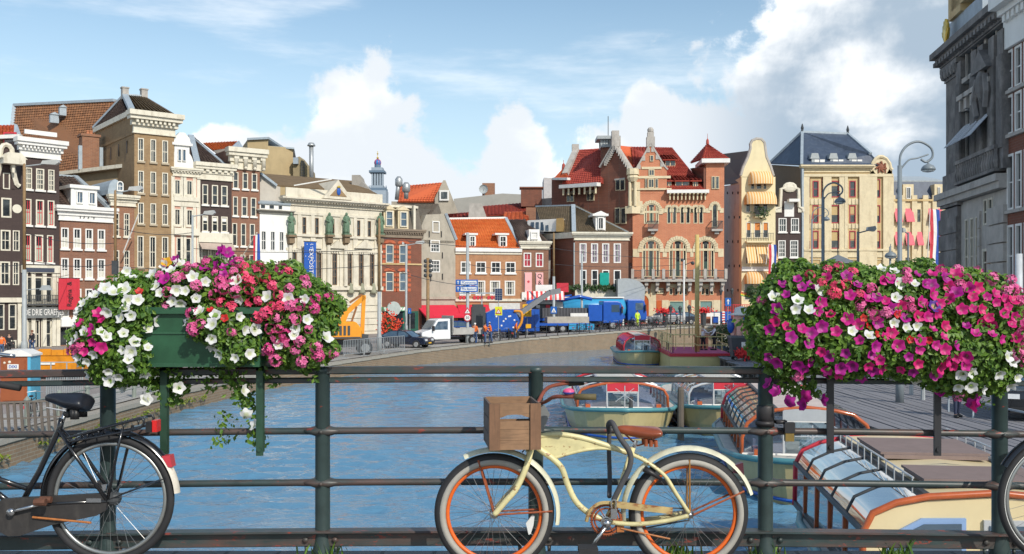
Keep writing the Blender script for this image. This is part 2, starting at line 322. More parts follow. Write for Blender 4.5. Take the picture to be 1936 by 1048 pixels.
s=MB(); s.add([p+V((0,0,.05))for p in vs_[0:n]]+[p+V((0,0,.05))for p in vs_[n:2*n]]+[p+V((0,0,-.02))for p in vs_[n:2*n]],[(i,n+i,n+i+1,i+1)for i in range(n-1)]+[(n+i,2*n+i,2*n+i+1,n+i+1)for i in range(n-1)]); s.build('pavement',PAVEM,kind='structure')
# quay wall with its capping stones
def quay_mat():
 m=brick('quay_brick',(.30,.20,.12),(.24,.17,.11),(.36,.33,.26),(.12,.10,.07),.44,.13,.5,.5).copy(); nt=m.node_tree; b=nt.nodes['Principled BSDF']; src=b.inputs['Base Color'].links[0].from_socket
 tc=nt.nodes.new('ShaderNodeTexCoord'); sp=nt.nodes.new('ShaderNodeSeparateXYZ'); nt.links.new(tc.outputs['Object'],sp.inputs[0]); ad=nt.nodes.new('ShaderNodeMath'); ad.operation='MULTIPLY_ADD'; nt.links.new(nz(nt,.9,6,.7),ad.inputs[0]); ad.inputs[1].default_value=-.5; nt.links.new(sp.outputs[2],ad.inputs[2])
 f=rmp(nt,ad.outputs[0],WZ-.03,WZ+.22,1,0); c1=mx(nt,f,src,(.20,.27,.03)); f2=rmp(nt,ad.outputs[0],WZ-.32,WZ-.12,1,0); c2=mx(nt,f2,c1,(.05,.05,.02)); nt.links.new(c2,b.inputs['Base Color']); return m
qroot=thing('quay_wall','curving brick quay wall with pale capping stones and green weed at the waterline','quay wall',(Q[2][0],Q[2][1],WZ))
s=MB(); dn=[]
for i,q in enumerate(Q):dn.append(V(q))
s.add([(p.x,p.y,WZ-1)for p in dn]+[(p.x,p.y,p.z-.18)for p in dn]+[tuple(p+d.normalized()*.6-V((0,0,.18)))for p,d in zip(dn,dirs)],[(i,i+1,n+i+1,n+i)for i in range(n-1)]+[(n+i,n+i+1,2*n+i+1,2*n+i)for i in range(n-1)])
s.build('brickwork',quay_mat(),qroot,world=True)
stone=MB(); stone.box(-.5,.5,-.06,.55,-.18,.0); stone_me=stone.mesh('coping_stone',paint('coping_stone_grey',(.36,.33,.28),.85,.3,1.6,stain=(.16,.15,.09),amt=.6,stretch=(1,1,1))); cs=0
for i in range(n-2):
 a,b=V(Q[i]),V(Q[i+1]); L_=(b-a).length; kk=max(1,round(L_/1.35)); ang=atan2(b.y-a.y,b.x-a.x)
 for j in range(kk):
  p=a+(b-a)*((j+.5)/kk)
  o=link('coping_stone',stone_me,qroot,p-V((Q[2][0],Q[2][1],WZ))+V((0,0,random.uniform(0,.02))),rot=(0,0,ang)); o.scale=(L_/kk-.02,1,1)
# weed tufts on the ledge of the near quay
def leafmat(name,c,c2,tr=.25):
 if name in _m:return _m[name]
 m,nt,b=new_mat(name); g=nt.nodes.new('ShaderNodeNewGeometry'); col=mx(nt,rmp(nt,g.outputs['Random Per Island'],0,1),c,c2); nt.links.new(col,b.inputs['Base Color']); b.inputs['Roughness'].default_value=.5
 t=nt.nodes.new('ShaderNodeBsdfTranslucent'); nt.links.new(mx(nt,.5,col,(.3,.45,.05)),t.inputs[0]); ms=nt.nodes.new('ShaderNodeMixShader'); ms.inputs[0].default_value=tr; nt.links.new(b.outputs[0],ms.inputs[1]); nt.links.new(t.outputs[0],ms.inputs[2]); nt.links.new(ms.outputs[0],nt.nodes['Material Output'].inputs[0]); _m[name]=m; return m
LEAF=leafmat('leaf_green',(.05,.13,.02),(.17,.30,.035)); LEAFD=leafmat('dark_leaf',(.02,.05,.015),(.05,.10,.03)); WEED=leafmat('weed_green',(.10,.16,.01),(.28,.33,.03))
def leaf(mb,p,nrm,size,asp=.55):
 p=V(p); nrm=V(nrm).normalized(); a=nrm.orthogonal().normalized(); a=Matrix.Rotation(random.uniform(0,2*pi),3,nrm)@a; b=nrm.cross(a)
 mb.add([p-a*size*.5,p+b*size*asp*.5+nrm*size*.10,p+a*size*.5-nrm*size*.08,p-b*size*asp*.5+nrm*size*.10],[(0,1,2),(0,2,3)])
for t0,cnt in ((1.6,1),(2.1,1),(2.5,1),(2.9,1)):
 mb=MB()
 for t in range(int(160)):
  tt=t0+random.random()*.38; q=qat(tt); c=q+V((.10+random.random()*.06,0,-.50+random.uniform(-.08,.06)+.06*sin(tt*60)))
  if sin(tt*47)+sin(tt*113)<-.3:continue
  leaf(mb,c+V((random.uniform(-.05,.12),random.uniform(-.3,.3),0)),(random.uniform(-.3,1),random.uniform(-.8,.3),random.uniform(.2,1)),random.uniform(.10,.24),.35)
 o=mb.build('weeds',WEED,kind='stuff')
# bridge deck under the bicycles, abutments
DECKM=setts('bridge_pavement',(.22,.21,.2),(.28,.26,.25),.3,.15)
s=MB(); s.box(-24,26,-9,5.55,-.35,0); s.build('bridge_deck',DECKM,kind='structure')
s=MB(); s.box(-24,26,5.15,5.62,-.9,-.36); s.build('bridge_beam',paint('bridge_iron',(.05,.07,.065),.6),kind='structure')
s=MB(); s.box(-60,-16.3,-30,7.5,WZ-1,-.36); s.box(14.5,70,-30,7.0,WZ-1,-.36); s.build('embankment',quay_mat(),kind='structure')
# right bank: plank terrace and street behind it
TZ=CZ-4.1
def terr_edge(y):return 10.6+max(0,y-20)*.085
terr=thing('plank_terrace','broad grey plank landing terrace beside the moored boats','terrace',(11,30,TZ))
WOODG=paint('weathered_plank',(.22,.22,.24),.8,.3,1.2,stain=(.10,.10,.11),stretch=(6,.3,1),amt=.6)
plk=MB(); plk.box(0,1,0,1,-.05,0); plk_me=plk.mesh('plank',WOODG)
x=10.7; cnt=0
while x<22.6:
 y=9.0+random.uniform(0,3)
 while y<66:
  L_=random.choice((6.4,7.6,8.8)); y1=min(66,y+L_)
  ye=20+max(0,(x+.3-10.6)/.085)
  if x+.3>terr_edge(y):
   y1c=min(y1,ye)if ye<y1 else y1
   if y1c-y>.8 and cnt<300 and not(x<11 and y>24):
    o=link('plank',plk_me,terr,(x-11,y-30,random.uniform(-.012,.012)))
    o.scale=(.285,y1c-y-.015,1); o.rotation_euler=(0,random.uniform(-.02,.02),0); cnt+=1
  y=y1
 x+=.345
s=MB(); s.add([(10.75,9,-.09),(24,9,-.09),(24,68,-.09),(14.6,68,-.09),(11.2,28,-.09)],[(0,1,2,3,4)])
s.v=[(a-11,b-30,c)for a,b,c in s.v]; s.build('gap_shade_sheet',paint('terrace_shadow_gap',(.03,.03,.03),.9),terr)  # near-black sheet stands in for the shade between the planks
s=MB()
for i in range(30):
 y=9+i*1.95; e=terr_edge(y)
 s.box(e-.11-11,e+.11-11,y-30,y+.22-30,WZ-TZ-.5,-.02)
s.build('pile',paint('pile_wood',(.12,.10,.08),.9),terr,kind='stuff')
s=MB(); s.beam((10.62-11,9-30,-.12),(10.62-11,20-30,-.12),.12,.22); s.beam((10.62-11,20-30,-.12),(terr_edge(66)-11,66-30,-.12),.12,.22); s.build('edge_beam',paint('edge_wood',(.14,.12,.10),.85),terr)
s=MB(); s.add([(22.3,-9,TZ+.02),(300,-9,TZ+.02),(300,420,TZ+.3),(40,420,TZ+.3),(26,140,TZ+.3),(21,68,TZ+.02)],[(0,1,2,3,4,5)]); s.build('side_street',ASPH,kind='structure')
s=MB(); s.add([(15.6,64,TZ+.0),(40,64,TZ+.0),(90,120.5,-1.62),(31,107.9,-1.66),(20.5,98,TZ+.0)],[(0,1,2,3,4)]); s.build('square',PAVEM,kind='structure')
# ------------------------------------------------------------ house fronts
_wm={}
class Fac:
 """A house front: vertical plane through two surveyed corners; local x along it, y into the house, z up."""
 def __init__(s,name,label,cat,xa,Ya,xb,Yb,zb=None,group=None,root=None):
  s.a=V((PX(xa,Ya),Ya)); s.b=V((PX(xb,Yb),Yb)); s.W=(s.b-s.a).length; s.e=(s.b-s.a)/s.W; s.n=V((-s.e.y,s.e.x))
  s.zb=street_z((s.a.x+s.b.x)/2,(s.a.y+s.b.y)/2)-.02 if zb is None else zb
  s.root=root or thing(name,label,cat,(s.a.x,s.a.y,s.zb),atan2(s.e.y,s.e.x),group)
  s.M=Matrix.Translation(V((s.a.x,s.a.y,s.zb)))@Matrix.Rotation(atan2(s.e.y,s.e.x),4,'Z'); s.holes=[]; s.wins=[]
 def uv(s,px,py,d=0):
  k=(px-CX)/FPX; o=s.a+s.n*d  # o + u e = (k t, t)
  u=(k*o.y-o.x)/(s.e.x-k*s.e.y); t=o.y+u*s.e.y
  return u,CZ-(py-HY)*t/FPX-s.zb
 def u(s,px,d=0):return s.uv(px,0,d)[0]
 def z(s,px,py,d=0):return s.uv(px,py,d)[1]
 def poly(s,k,pts,d=0):return[s.uv(k.x(a),k.y(b),d)for a,b in pts]
 def w(s,u,d,z):return s.M@V((u,d,z))  # local -> world
 def rows(s,k,y0,y1,xs,**kw):
  z0=s.z(k.x(xs[0][0]),k.y(y1)); z1=s.z(k.x(xs[0][0]),k.y(y0))
  for a,b in xs:s.win(s.u(k.x(a)),s.u(k.x(b)),z0,z1,**kw)
 def win(s,u0,u1,z0,z1,hole=True,**kw):
  if hole:s.holes.append((u0,u1,max(0.02,z0),z1))
  s.wins.append((u0,u1,z0,z1,kw))
 def wall(s,H,mat,depth=8,u0=0,u1=None,name='wall',rec=.2,extra=None,mats=None):
  u1=s.W if u1 is None else u1; mb=MB()
  hs=[(max(a,u0+.03),min(b,u1-.03),c,min(d,H-.03))for a,b,c,d in s.holes if d>0 and c<H-.05 and b>u0+.05 and a<u1-.05]
  xs=sorted({u0,u1,*[h[0]for h in hs],*[h[1]for h in hs]}); zs=sorted({-1.,H,*[h[2]for h in hs],*[h[3]for h in hs]})
  for i in range(len(xs)-1):
   j=0
   cx_=(xs[i]+xs[i+1])/2
   if xs[i+1]-xs[i]<1e-4:continue
   open_=[any(h[0]<cx_<h[1]and h[2]<(zs[q]+zs[q+1])/2<h[3]for h in hs)for q in range(len(zs)-1)]
   while j<len(zs)-1:
    if open_[j]:j+=1; continue
    q=j
    while q+1<len(zs)-1 and not open_[q+1]:q+=1
    mb.add([(xs[i],0,zs[j]),(xs[i+1],0,zs[j]),(xs[i+1],0,zs[q+1]),(xs[i],0,zs[q+1])],[(0,1,2,3)]); j=q+1
  for a,b,c,d in hs:
   mb.add([(a,0,c),(b,0,c),(b,0,d),(a,0,d),(a,rec,c),(b,rec,c),(b,rec,d),(a,rec,d)],[(0,4,5,1),(1,5,6,2),(2,6,7,3),(3,7,4,0)])
  mb.box(u0,u1,rec,depth,-1,H); mb.add([(u0,0,-1),(u0,rec,-1),(u0,rec,H),(u0,0,H),(u1,0,-1),(u1,rec,-1),(u1,rec,H),(u1,0,H)],[(0,1,2,3),(7,6,5,4),(3,2,6,7)])
  if extra:extra(mb)
  return mb.build(name,mat,s.root)
 def put_windows(s):
  for u0,u1,z0,z1,kw in s.wins:window(s.root,u0,u1,z0,z1,**kw)
 def band(s,k,xr,y0,y1,proj,mat,name='band',u0=-.02,u1=None,dent=0,back=.05):
  z0=s.z(k.x(xr),k.y(y1)); z1=s.z(k.x(xr),k.y(y0)); return s.bandz(z0,z1,proj,mat,name,u0,u1,dent,back)
 def bandz(s,z0,z1,proj,mat,name='band',u0=-.02,u1=None,dent=0,back=.05):
  u1=s.W+.02 if u1 is None else u1; mb=MB(); mb.box(u0,u1,-proj,back,z0,z1)
  if dent:
   x=u0+dent
   while x<u1-dent*.5:mb.box(x-dent*.3,x+dent*.3,-proj*.8,back-.01,z0-dent*.7,z0+.01); x+=dent
  return mb.build(name,mat,s.root)
 def cornice(s,k,xr,y0,y1,mat,proj=.55,dent=.35,frieze=None,u0=-.1,u1=None,name='cornice'):
  z0=s.z(k.x(xr),k.y(y1)); z1=s.z(k.x(xr),k.y(y0)); u1=s.W+.1 if u1 is None else u1; h=z1-z0; mb=MB()
  a,b=u0,u1
  for p,za,zb_ in ((proj,.78,1),(proj*.8,.62,.779),(proj*.35,.36,.619)):mb.box(a-p*.6,b+p*.6,-p,.25,z0+h*za,z0+h*zb_)
  mb.box(a,b,-.1,.22,z0+h*.06,z0+h*.359); mb.box(a-.06,b+.06,-.16,.2,z0,z0+h*.0599)
  if dent:
   x=a+dent*.5
   while x<b:mb.box(x-dent*.27,x+dent*.27,-proj*.66,.1,z0+h*.47,z0+h*.625); x+=dent
  return mb.build(name,mat,s.root)
 def gable(s,k,pts,mat,t=.35,name='gable_wall',d=0):
  mb=MB(); mb.prism(s.poly(k,pts,d),d,d+t); return mb.build(name,mat,s.root)
 def box(s,k,x0,x1,y0,y1,d0,d1,mat,name,parent=None):
  u0,u1=s.u(k.x(x0),d0),s.u(k.x(x1),d0); z0,z1=s.z(k.x((x0+x1)/2),k.y(y1),d0),s.z(k.x((x0+x1)/2),k.y(y0),d0); mb=MB(); mb.box(u0,u1,d0,d1,z0,z1); return mb.build(name,mat,parent or s.root)
def window(root,u0,u1,z0,z1,frame=None,pane=None,bars=(1,2),fw=.12,bar=.05,rec=.13,sill=None,curtain=None,arch=False,inner=None,name='window',surf=0,blind=None,top=None):
 """sash window: casing + glazing bars as one mesh, its glass, sill, curtain as children"""
 frame=frame or CREAM; pane=pane or PANE; w=round(u1-u0,2); h=round(z1-z0,2); fw=min(fw,w*.16); key=(w,h,bars,fw,bar,rec,arch,frame.name,pane.name,inner.name if inner else '',surf)
 if key not in _wm:
  mb=MB(); y0=-.03-surf; y1=rec
  zt=h-w/2 if arch else h
  mb.box(0,fw,y0,y1,0,zt); mb.box(w-fw,w,y0,y1,0,zt); mb.box(fw,w-fw,y0,y1,0,fw)
  if arch:
   nA=10; o=[]
   for i in range(nA+1):
    t=pi*i/nA
    for r in (w/2,w/2-fw):
     for yy in (y0,y1):o.append((w/2-cos(t)*r,yy,zt+sin(t)*r))
   f=[]
   for i in range(nA):
    a=i*4; b=a+4; f+=[(a,b,b+2,a+2),(a+2,b+2,b+3,a+3),(a,a+1,b+1,b)]
   mb.add(o,f)
  else:mb.box(fw,w-fw,y0,y1,h-fw,h)
  m2=MB()if inner else mb; yb=rec-.06-surf*.5
  ih=h-2*fw
  for i in range(1,bars[0]):c=fw+(w-2*fw)*i/bars[0]; m2.box(c-bar/2,c+bar/2,yb,rec,fw,zt-(0 if arch else fw))
  for i in range(1,bars[1]):c=fw+ih*i/bars[1]; m2.box(fw,w-fw,yb-.015,rec-.005,c-bar*.65,c+bar*.65)
  if inner:
   for a,b in ((fw,fw+.05),(w-fw-.05,w-fw)):m2.box(a,b,yb,rec,fw,h-fw)
   m2.box(fw+.05,w-fw-.05,yb,rec,fw,fw+.07)
  pm=MB()
  if arch:pm.prism([(fw*.5,fw*.5),(w-fw*.5,fw*.5)]+[(w/2+cos(pi*i/10)*(w/2-fw*.5),zt+sin(pi*i/10)*(w/2-fw*.5))for i in range(11)],rec-.03-surf*.5,rec+.02)
  else:pm.box(fw*.5,w-fw*.5,rec-.03-surf*.5,rec+.02,fw*.5,h-fw*.5)
  _wm[key]=(mb.mesh(name,frame),pm.mesh('pane',pane),m2.mesh('sash',inner)if inner else None)
 a,b,c=_wm[key]; o=link(name,a,root,(u0,0,z0)); link('pane',b,o)
 if c:link('sash',c,o)
 if sill:
  k2=('sill',w,sill.name)
  if k2 not in _wm:mb=MB(); mb.box(-.1,w+.1,-.16,.02,-.16,-.001); _wm[k2]=mb.mesh('sill',sill)
  link('sill',_wm[k2],o)
 if curtain:
  k2=('cur',w,h,curtain.name)
  if k2 not in _wm:
   mb=MB()
   for a_,b_ in ((fw,w*.34),(w*.66,w-fw)):
    n_=5
    for i in range(n_):mb.box(a_+(b_-a_)*i/n_,a_+(b_-a_)*(i+.8)/n_,rec-.05-.012*(i%2),rec-.032,fw,h-fw)
   _wm[k2]=mb.mesh('curtain',curtain)
  link('curtain',_wm[k2],o)
 if blind:
  mt,fr=blind; k2=('bl',w,h,mt.name,fr)
  if k2 not in _wm:mb=MB(); mb.box(fw,w-fw,rec-.055,rec-.031,fw if fr<0 else h-fw-(h-2*fw)*fr,h-fw if fr>0 else fw-(h-2*fw)*fr); _wm[k2]=mb.mesh('blind',mt)
  link('blind',_wm[k2],o)
 return o
def roof_slab(root,pts,mat,name='roof',t=.18):mb=MB(); mb.slab(pts,t); return mb.build(name,mat,root,world=True)
def tiles(root,A,B,C_,D,mat,pitch=(.34,.30),name='roof_tiles',seg=3):
 """pantiles on the quad A (eave left), B (eave right), C (ridge right), D (ridge left)"""
 A,B,C_,D=map(V,(A,B,C_,D)); nr=max(2,int(((D-A).length+(C_-B).length)/2/pitch[1])); nc=max(2,int(max((B-A).length,(C_-D).length)/pitch[0])); nrm=(B-A).cross(D-A).normalized()
 if nrm.z<0:nrm=-nrm
 mb=MB(); uv=[]; S=nc*seg
 for r in range(nr):
  base=len(mb.v)
  for t,hgt in ((r/nr,.07),((r+1.05)/nr,.0)):
   l=A.lerp(D,min(t,1)); q=B.lerp(C_,min(t,1))
   for i in range(S+1):
    mb.v.append(tuple(l.lerp(q,i/S)+nrm*(hgt+.045*sin(2*pi*i/seg+.6)+random.uniform(-.006,.006))))
  for i in range(S):
   mb.f.append((base+i,base+i+1,base+S+1+i+1,base+S+1+i)); mb.m.append(0); c=i//seg
   uv+=[(c+.5,r+.5)]*4
 M=MATX[root.name].inverted(); mb.v=[tuple(M@V(p))for p in mb.v]; me=mb.mesh(name,mat); l=me.uv_layers.new(name='UVMap'); l.data.foreach_set('uv',[x for u in uv for x in u])
 o=link(name,me,root,kind='stuff'); s2=MB(); s2.slab([A-nrm*.05,B-nrm*.05,C_-nrm*.05,D-nrm*.05],.12); s2.build('roof',mat,root,world=True); return o
def ridge(root,a,b,mat,w=.28,name='ridge_cap'):mb=MB(); mb.beam(a,b,w,w*.6); return mb.build(name,mat,root,world=True)
def text(s,size,mat,name,parent=None,loc=(0,0,0),rot=(pi/2,0,0),ex=.012,ax='CENTER',sx=1.0):
 c=bpy.data.curves.new(name,'FONT'); c.body=s; c.size=size; c.extrude=ex; c.align_x=ax; c.align_y='CENTER'; c.resolution_u=2; t=bpy.data.objects.new('temporary',c)
 me=bpy.data.meshes.new_from_object(t); bpy.data.objects.remove(t); me.materials.clear(); me.materials.append(mat); o=link(name,me,parent,loc,rot=rot,kind='stuff'if len(s)>1 else None); o.scale=(sx,1,1); return o
# materials of the fronts
BR_DARK=brick('dark_brown_paint_brick',(.072,.048,.043),(.06,.04,.037),(.05,.035,.032),(.02,.016,.015),var=.2); BR_RED=brick('red_brown_brick',(.34,.155,.085),(.27,.12,.07),(.33,.24,.17)); BR_DRED=brick('dark_red_brick',(.24,.075,.045),(.19,.065,.04),(.22,.14,.1))
BR_TAN=brick('tan_brown_brick',(.37,.245,.125),(.30,.19,.095),(.36,.27,.17)); BR_BROWN=brick('brown_brick',(.30,.135,.08),(.24,.11,.07),(.28,.2,.15)); BR_ORANGE=brick('orange_brick',(.50,.24,.11),(.42,.19,.09),(.46,.34,.22)); BR_PINK=brick('salmon_brick',(.62,.22,.11),(.55,.18,.09),(.56,.38,.25),(.24,.10,.07),soot=.2)
BR_SHADE=brick('shaded_side_brick',(.25,.085,.05),(.19,.07,.045),(.2,.12,.09)); STUCCO=paint('grey_stucco',(.42,.38,.31),.9,.14,1.2,stain=(.2,.18,.15),amt=.5); STONE=paint('cream_stone',(.66,.61,.50),.75,.12,1.4,stain=(.25,.21,.15),amt=.5,stretch=(1,1,.3)); SAND=paint('sandstone',(.58,.43,.22),.8,.16,1.4,stain=(.26,.16,.06),amt=.55,stretch=(1,1,.22))  # BR_SHADE: brick colour darkened for walls turned away from the sun
SAND2=paint('pale_sandstone',(.68,.58,.39),.8,.12,1.6,stain=(.3,.2,.1),amt=.4); SLATE=paint('blue_slate',(.055,.075,.115),.45,.25,1.2,stain=(.15,.18,.22),amt=.4,stretch=(1.6,1.6,.2)); T_BROWN=tilemat('brown_tile',(.19,.085,.04),(.30,.135,.06),am=.2); T_DARK=tilemat('dark_tile',(.075,.05,.042),(.12,.08,.065)); T_RED=tilemat('red_tile',(.56,.10,.035),(.66,.15,.05),(.4,.09,.04),.3); T_ORANGE=tilemat('orange_tile',(.66,.14,.03),(.74,.20,.045),(.5,.12,.04),.3); T_CRIM=tilemat('crimson_tile',(.36,.05,.035),(.45,.08,.05),(.26,.05,.035),.4); T_OLIVE=tilemat('olive_brown_tile',(.16,.12,.075),(.22,.165,.10))
GOLDT=paint('gilt',(.6,.42,.08),.35,.15,5,.6); ORP=paint('orange_door_paint',(.55,.11,.02),.5,.15,3); TEAL=paint('teal_shop_blind',(.16,.28,.26),.5,.1); SOOT=paint('sooty_stone',(.17,.16,.155),.85,.45,.9,stain=(.42,.39,.36),amt=.7,stretch=(1,1,.5)); GSTONE=paint('grey_ashlar',(.44,.41,.375),.85,.2,1.4,stain=(.16,.14,.13),amt=.5)
LT='row of old canal houses'

# --- left row -------------------------------------------------
# dark neck gable house at the left edge
f=Fac('canal_house','dark brown house with curved cream edged neck gable and red shuttered attic','house',-45,79.5,40,82)
f.rows(B1,440,580,[(25,85)],bars=(1,1),blind=(RED,.99)); f.rows(B1,655,825,[(10,98)],bars=(1,1),fw=.2); f.rows(ID,434.5,474,[(1,20),(24,37)],bars=(2,2)); f.rows(ID,494.5,539,[(0,19),(24,36)],bars=(2,2))
f.rows(ID,575,625,[(-30,-8),(-4,8),(16,31)],bars=(1,2),fw=.2); f.rows(ID,645,668,[(-30,-8),(-4,8),(16,31)],bars=(1,1),fw=.2)
H=f.z(30,357); f.wall(H,BR_DARK); f.put_windows()
gp=[(165,590),(165,560),(140,540),(122,480),(108,400),(104,300),(98,240),(78,212),(52,200),(25,206),(6,232),(-2,290),(-8,400),(-30,480),(-60,560),(-80,590)]
f.gable(B1,gp,BR_DARK,.3)
mb=MB(); pl=f.poly(B1,gp[1:-1]); mb.tube([(u,-.05,z)for u,z in pl],.22,6); mb.build('gable_coping',CREAM,f.root)
mb=MB(); u,z=f.uv(B1.x(92),B1.y(355)); mb.box(u-.9,u+.85,-1.1,-.2,z-.2,z+.25); mb.prism([(u-1.05,z+.25),(u+1.0,z+.25),(u+.5,z+.75),(u-.5,z+.75)],-1.1,-.2); mb.box(u-.1,u+.1,-.7,-.5,z-.9,z-.2); mb.build('hoist_beam',CREAM,f.root)
mb=MB(); u,z=f.uv(B1.x(145),B1.y(752)); mb.lathe([(.38,-.06),(.38,.0)],14,(u,0,z),'y'); mb.build('oval_window',CREAM,f.root)
f.band(ID,20,563,572,.25,CREAM,'shop_fascia'); f.bandz(0,f.z(20,563),.07,CREAM,'shop_front_panel',u0=f.u(33),u1=f.W)
GCUR=paint('pale_green_curtain',(.36,.42,.34),.8)
# dark house with red sashes and shop called De Drie Graefjes
f=Fac('canal_house','dark brown house with red sashes and white cornice above the Drie Graefjes shop','house',40,82,112,84.3)
for y0,y1,xs in ((395,580,[(218,275),(310,380),(415,468)]),(665,890,[(213,270),(308,378),(410,468)])):
 f.rows(B1,y0,y1,xs,bars=(2,2)if y0>500 else (3,4),inner=RED if y0>500 else None,sill=WHITE,fw=.16,blind=(GCUR,-.62)if y0>500 else None)
f.rows(K2,150,335,[(163,205),(230,285),(310,352)],bars=(2,2),inner=RED,sill=WHITE,fw=.16,blind=(GCUR,-.62))
f.rows(K2,430,605,[(172,212),(222,285),(295,345)],bars=(1,1),fw=.14,blind=(DARKM,.12)); f.rows(K2,718,905,[(185,215),(222,262),(272,340)],bars=(2,2),fw=.12)
f.wall(f.z(ID.x(45),B1.y(150)),BR_DARK); f.put_windows(); f.cornice(B1,200,140,305,WHITE,.75,.3)
f.band(K2,180,355,405,.22,CREAM,'shop_cornice'); f.band(K2,180,372,400,.26,paint('slate_blue_panel',(.05,.06,.09),.5),'panel',u0=.1,u1=f.W-.5); f.bandz(0,f.z(K2.x(180),K2.y(716)),.0,CREAM,'plinth',u1=.01)
mb=MB()
for x in (165,216,290,352,380):u=f.u(K2.x(x)); mb.box(u-.16,u+.16,-.2,.0,0,f.z(K2.x(180),K2.y(410)))
mb.box(0,f.W,-.3,0,f.z(K2.x(180),K2.y(625)),f.z(K2.x(180),K2.y(608))); parts(mb,'bay_post',CREAM,f.root)
sg=f.band(K2,180,632,705,.45,paint('grey_sign_board',(.16,.17,.17),.6),'sign_board'); u0=f.W/2; z0=(f.z(K2.x(180),K2.y(632))+f.z(K2.x(180),K2.y(705)))/2
text('DE DRIE GRAEFJES',.78,WHITE,'lettering',sg,(u0+.15,-.47,z0),sx=.52)
for y in (612,):
 mb=MB(); za=f.z(K2.x(180),K2.y(612)); mb.box(.1,f.W,-.7,-.66,za+.75,za+.8); mb.box(.1,f.W,-.72,-.0,za-.1,za)
 for i in range(24):u=.1+(f.W-.15)*i/23; mb.box(u-.02,u+.02,-.7,-.66,za,za+.76)
 mb.build('balcony_rail',DARKM,f.root)
mb=MB(); za=f.z(45,252); mb.box(.2,f.W-.3,-.3,-.1,za-.05,za+.32); mb.build('roof_edge_board',WHITE,f.root)
# the house with the red roof peeping behind them
rt=thing('brown_house','brown house with bright red tiled roof behind the neck gable','house',P(10,640,92))
mb=MB(); mb.slab([P(-30,262,91),P(37,262,91),P(37,640,91),P(-30,640,91)],2); mb.build('wall',BR_TAN,rt,world=True)
tiles(rt,P(-40,258,91),P(26,256,91),P(26,236,93),P(-40,238,93),T_RED); mb=MB(); mb.beam(P(-30,261,90.5),P(40,258,90.5),.5,.35); mb.build('gutter',WHITE,rt,world=True); mb=MB(); mb.slab([P(26,258,90.8),P(40,256,90.8),P(33,236,92.5),P(27,234,92.5)],.2); mb.build('flashing',LEADC,rt,world=True)
mb=MB(); mb.box(-.6,.6,-.1,.1,0,1.9); mb.build('window',RED,rt,loc=P(19,288,90.8)-P(10,640,92)); mb=MB(); mb.box(-.45,.45,-.14,.1,.15,1.75); mb.build('pane',PANE,bpy.data.objects['window']if False else rt,loc=P(19,288,90.8)-P(10,640,92))
# brown brick house of four bays with white dormer
f=Fac('canal_house','low brown brick house with white dormer and red banner hung from it','house',113,84.3,211,87.5)
xs=[(62,120),(155,215),(247,305),(340,398)]
f.rows(B2,525,685,xs,bars=(2,2),frame=WHITE,sill=WHITE,blind=(PALE,-.55)); f.rows(B2,757,912,xs,bars=(2,2),frame=WHITE,sill=WHITE,blind=(PALE,-.4)); f.rows(K2,510,700,[(400,455),(483,537),(563,615),(643,695)],bars=(2,3),frame=WHITE,sill=WHITE,blind=(PALE,-.3))
f.rows(K2,762,930,[(392,620)],bars=(5,1),frame=WHITE,fw=.06,bar=.04)
Hw=f.z(B2.x(50),B2.y(470)); f.wall(Hw,BR_BROWN); f.put_windows(); f.cornice(B2,50,355,470,WHITE,.6,0)
mb=MB(); za=f.z(B2.x(150),B2.y(430)); text('1774',.75,DARKM,'date',f.root,(f.W*.5,-.14,za-.05))
f.band(K2,400,712,760,.5,WHITE,'shop_fascia'); dR=5.2
za=f.z(B2.x(50),B2.y(372)); zr=f.z(B2.x(60),B2.y(128),dR)
E0,E1=f.w(0,.2,za),f.w(f.W,.2,za); R0,R1=f.w(-.8,dR,zr),f.w(f.W*.70,dR,zr)
tiles(f.root,E0,E1,R1,R0,T_DARK,(.36,.33)); ridge(f.root,R0,R1,LEADC); ridge(f.root,R1,E1+V((0,0,.2)),LEADC,.5,'hip_flashing'); roof_slab(f.root,[E1,f.w(f.W,8,za),f.w(f.W*.7,dR+.5,zr),R1],T_DARK)
d0=f.u(B2.x(158)); d1=f.u(B2.x(345)); zz0=f.z(B2.x(160),B2.y(372)); zz1=f.z(B2.x(160),B2.y(222)); mb=MB(); mb.box(d0,d1,.25,4,zz0,zz1); mb.box(d0-.3,d1+.15,.05,4.2,zz1+.001,zz1+.3); mb.box(d0-.15,d0+.1,.2,.4,zz0,zz1); dm=mb.build('dormer',WHITE,f.root)
for a in ((175,228),(268,322)):
 o=window(f.root,f.u(B2.x(a[0]))+.1,f.u(B2.x(a[1]))+.1,f.z(B2.x(180),B2.y(340)),f.z(B2.x(180),B2.y(245)),bars=(2,1),frame=WHITE,pane=PANEB,fw=.14); o.location.y=.11
bn=thing('banner','tall red banner with black script hanging on the brown four bay house','banner',f.w(f.u(K2.x(438)),-.7,f.z(K2.x(438),K2.y(648))),atan2(f.e.y,f.e.x)); hb=f.z(K2.x(438),K2.y(443))-f.z(K2.x(438),K2.y(648)); mb=MB()
for i in range(8):mb.box(-.9+.225*i,-.9+.225*(i+1),-.02+.03*sin(i*1.3),.02+.03*sin(i*1.3),0,hb)
mb.build('cloth',RED,bn); text('Regina  &',.58,BLACK,'lettering',bn,(0,-.09,hb*.5),(pi/2,-pi/2,0)); mb=MB(); mb.beam((0,.7,hb+.03),(0,-.1,hb+.03),.06,.06); mb.beam((-.95,0,hb+.03),(.95,0,hb+.03),.07,.07); mb.build('bracket',DARKM,bn)
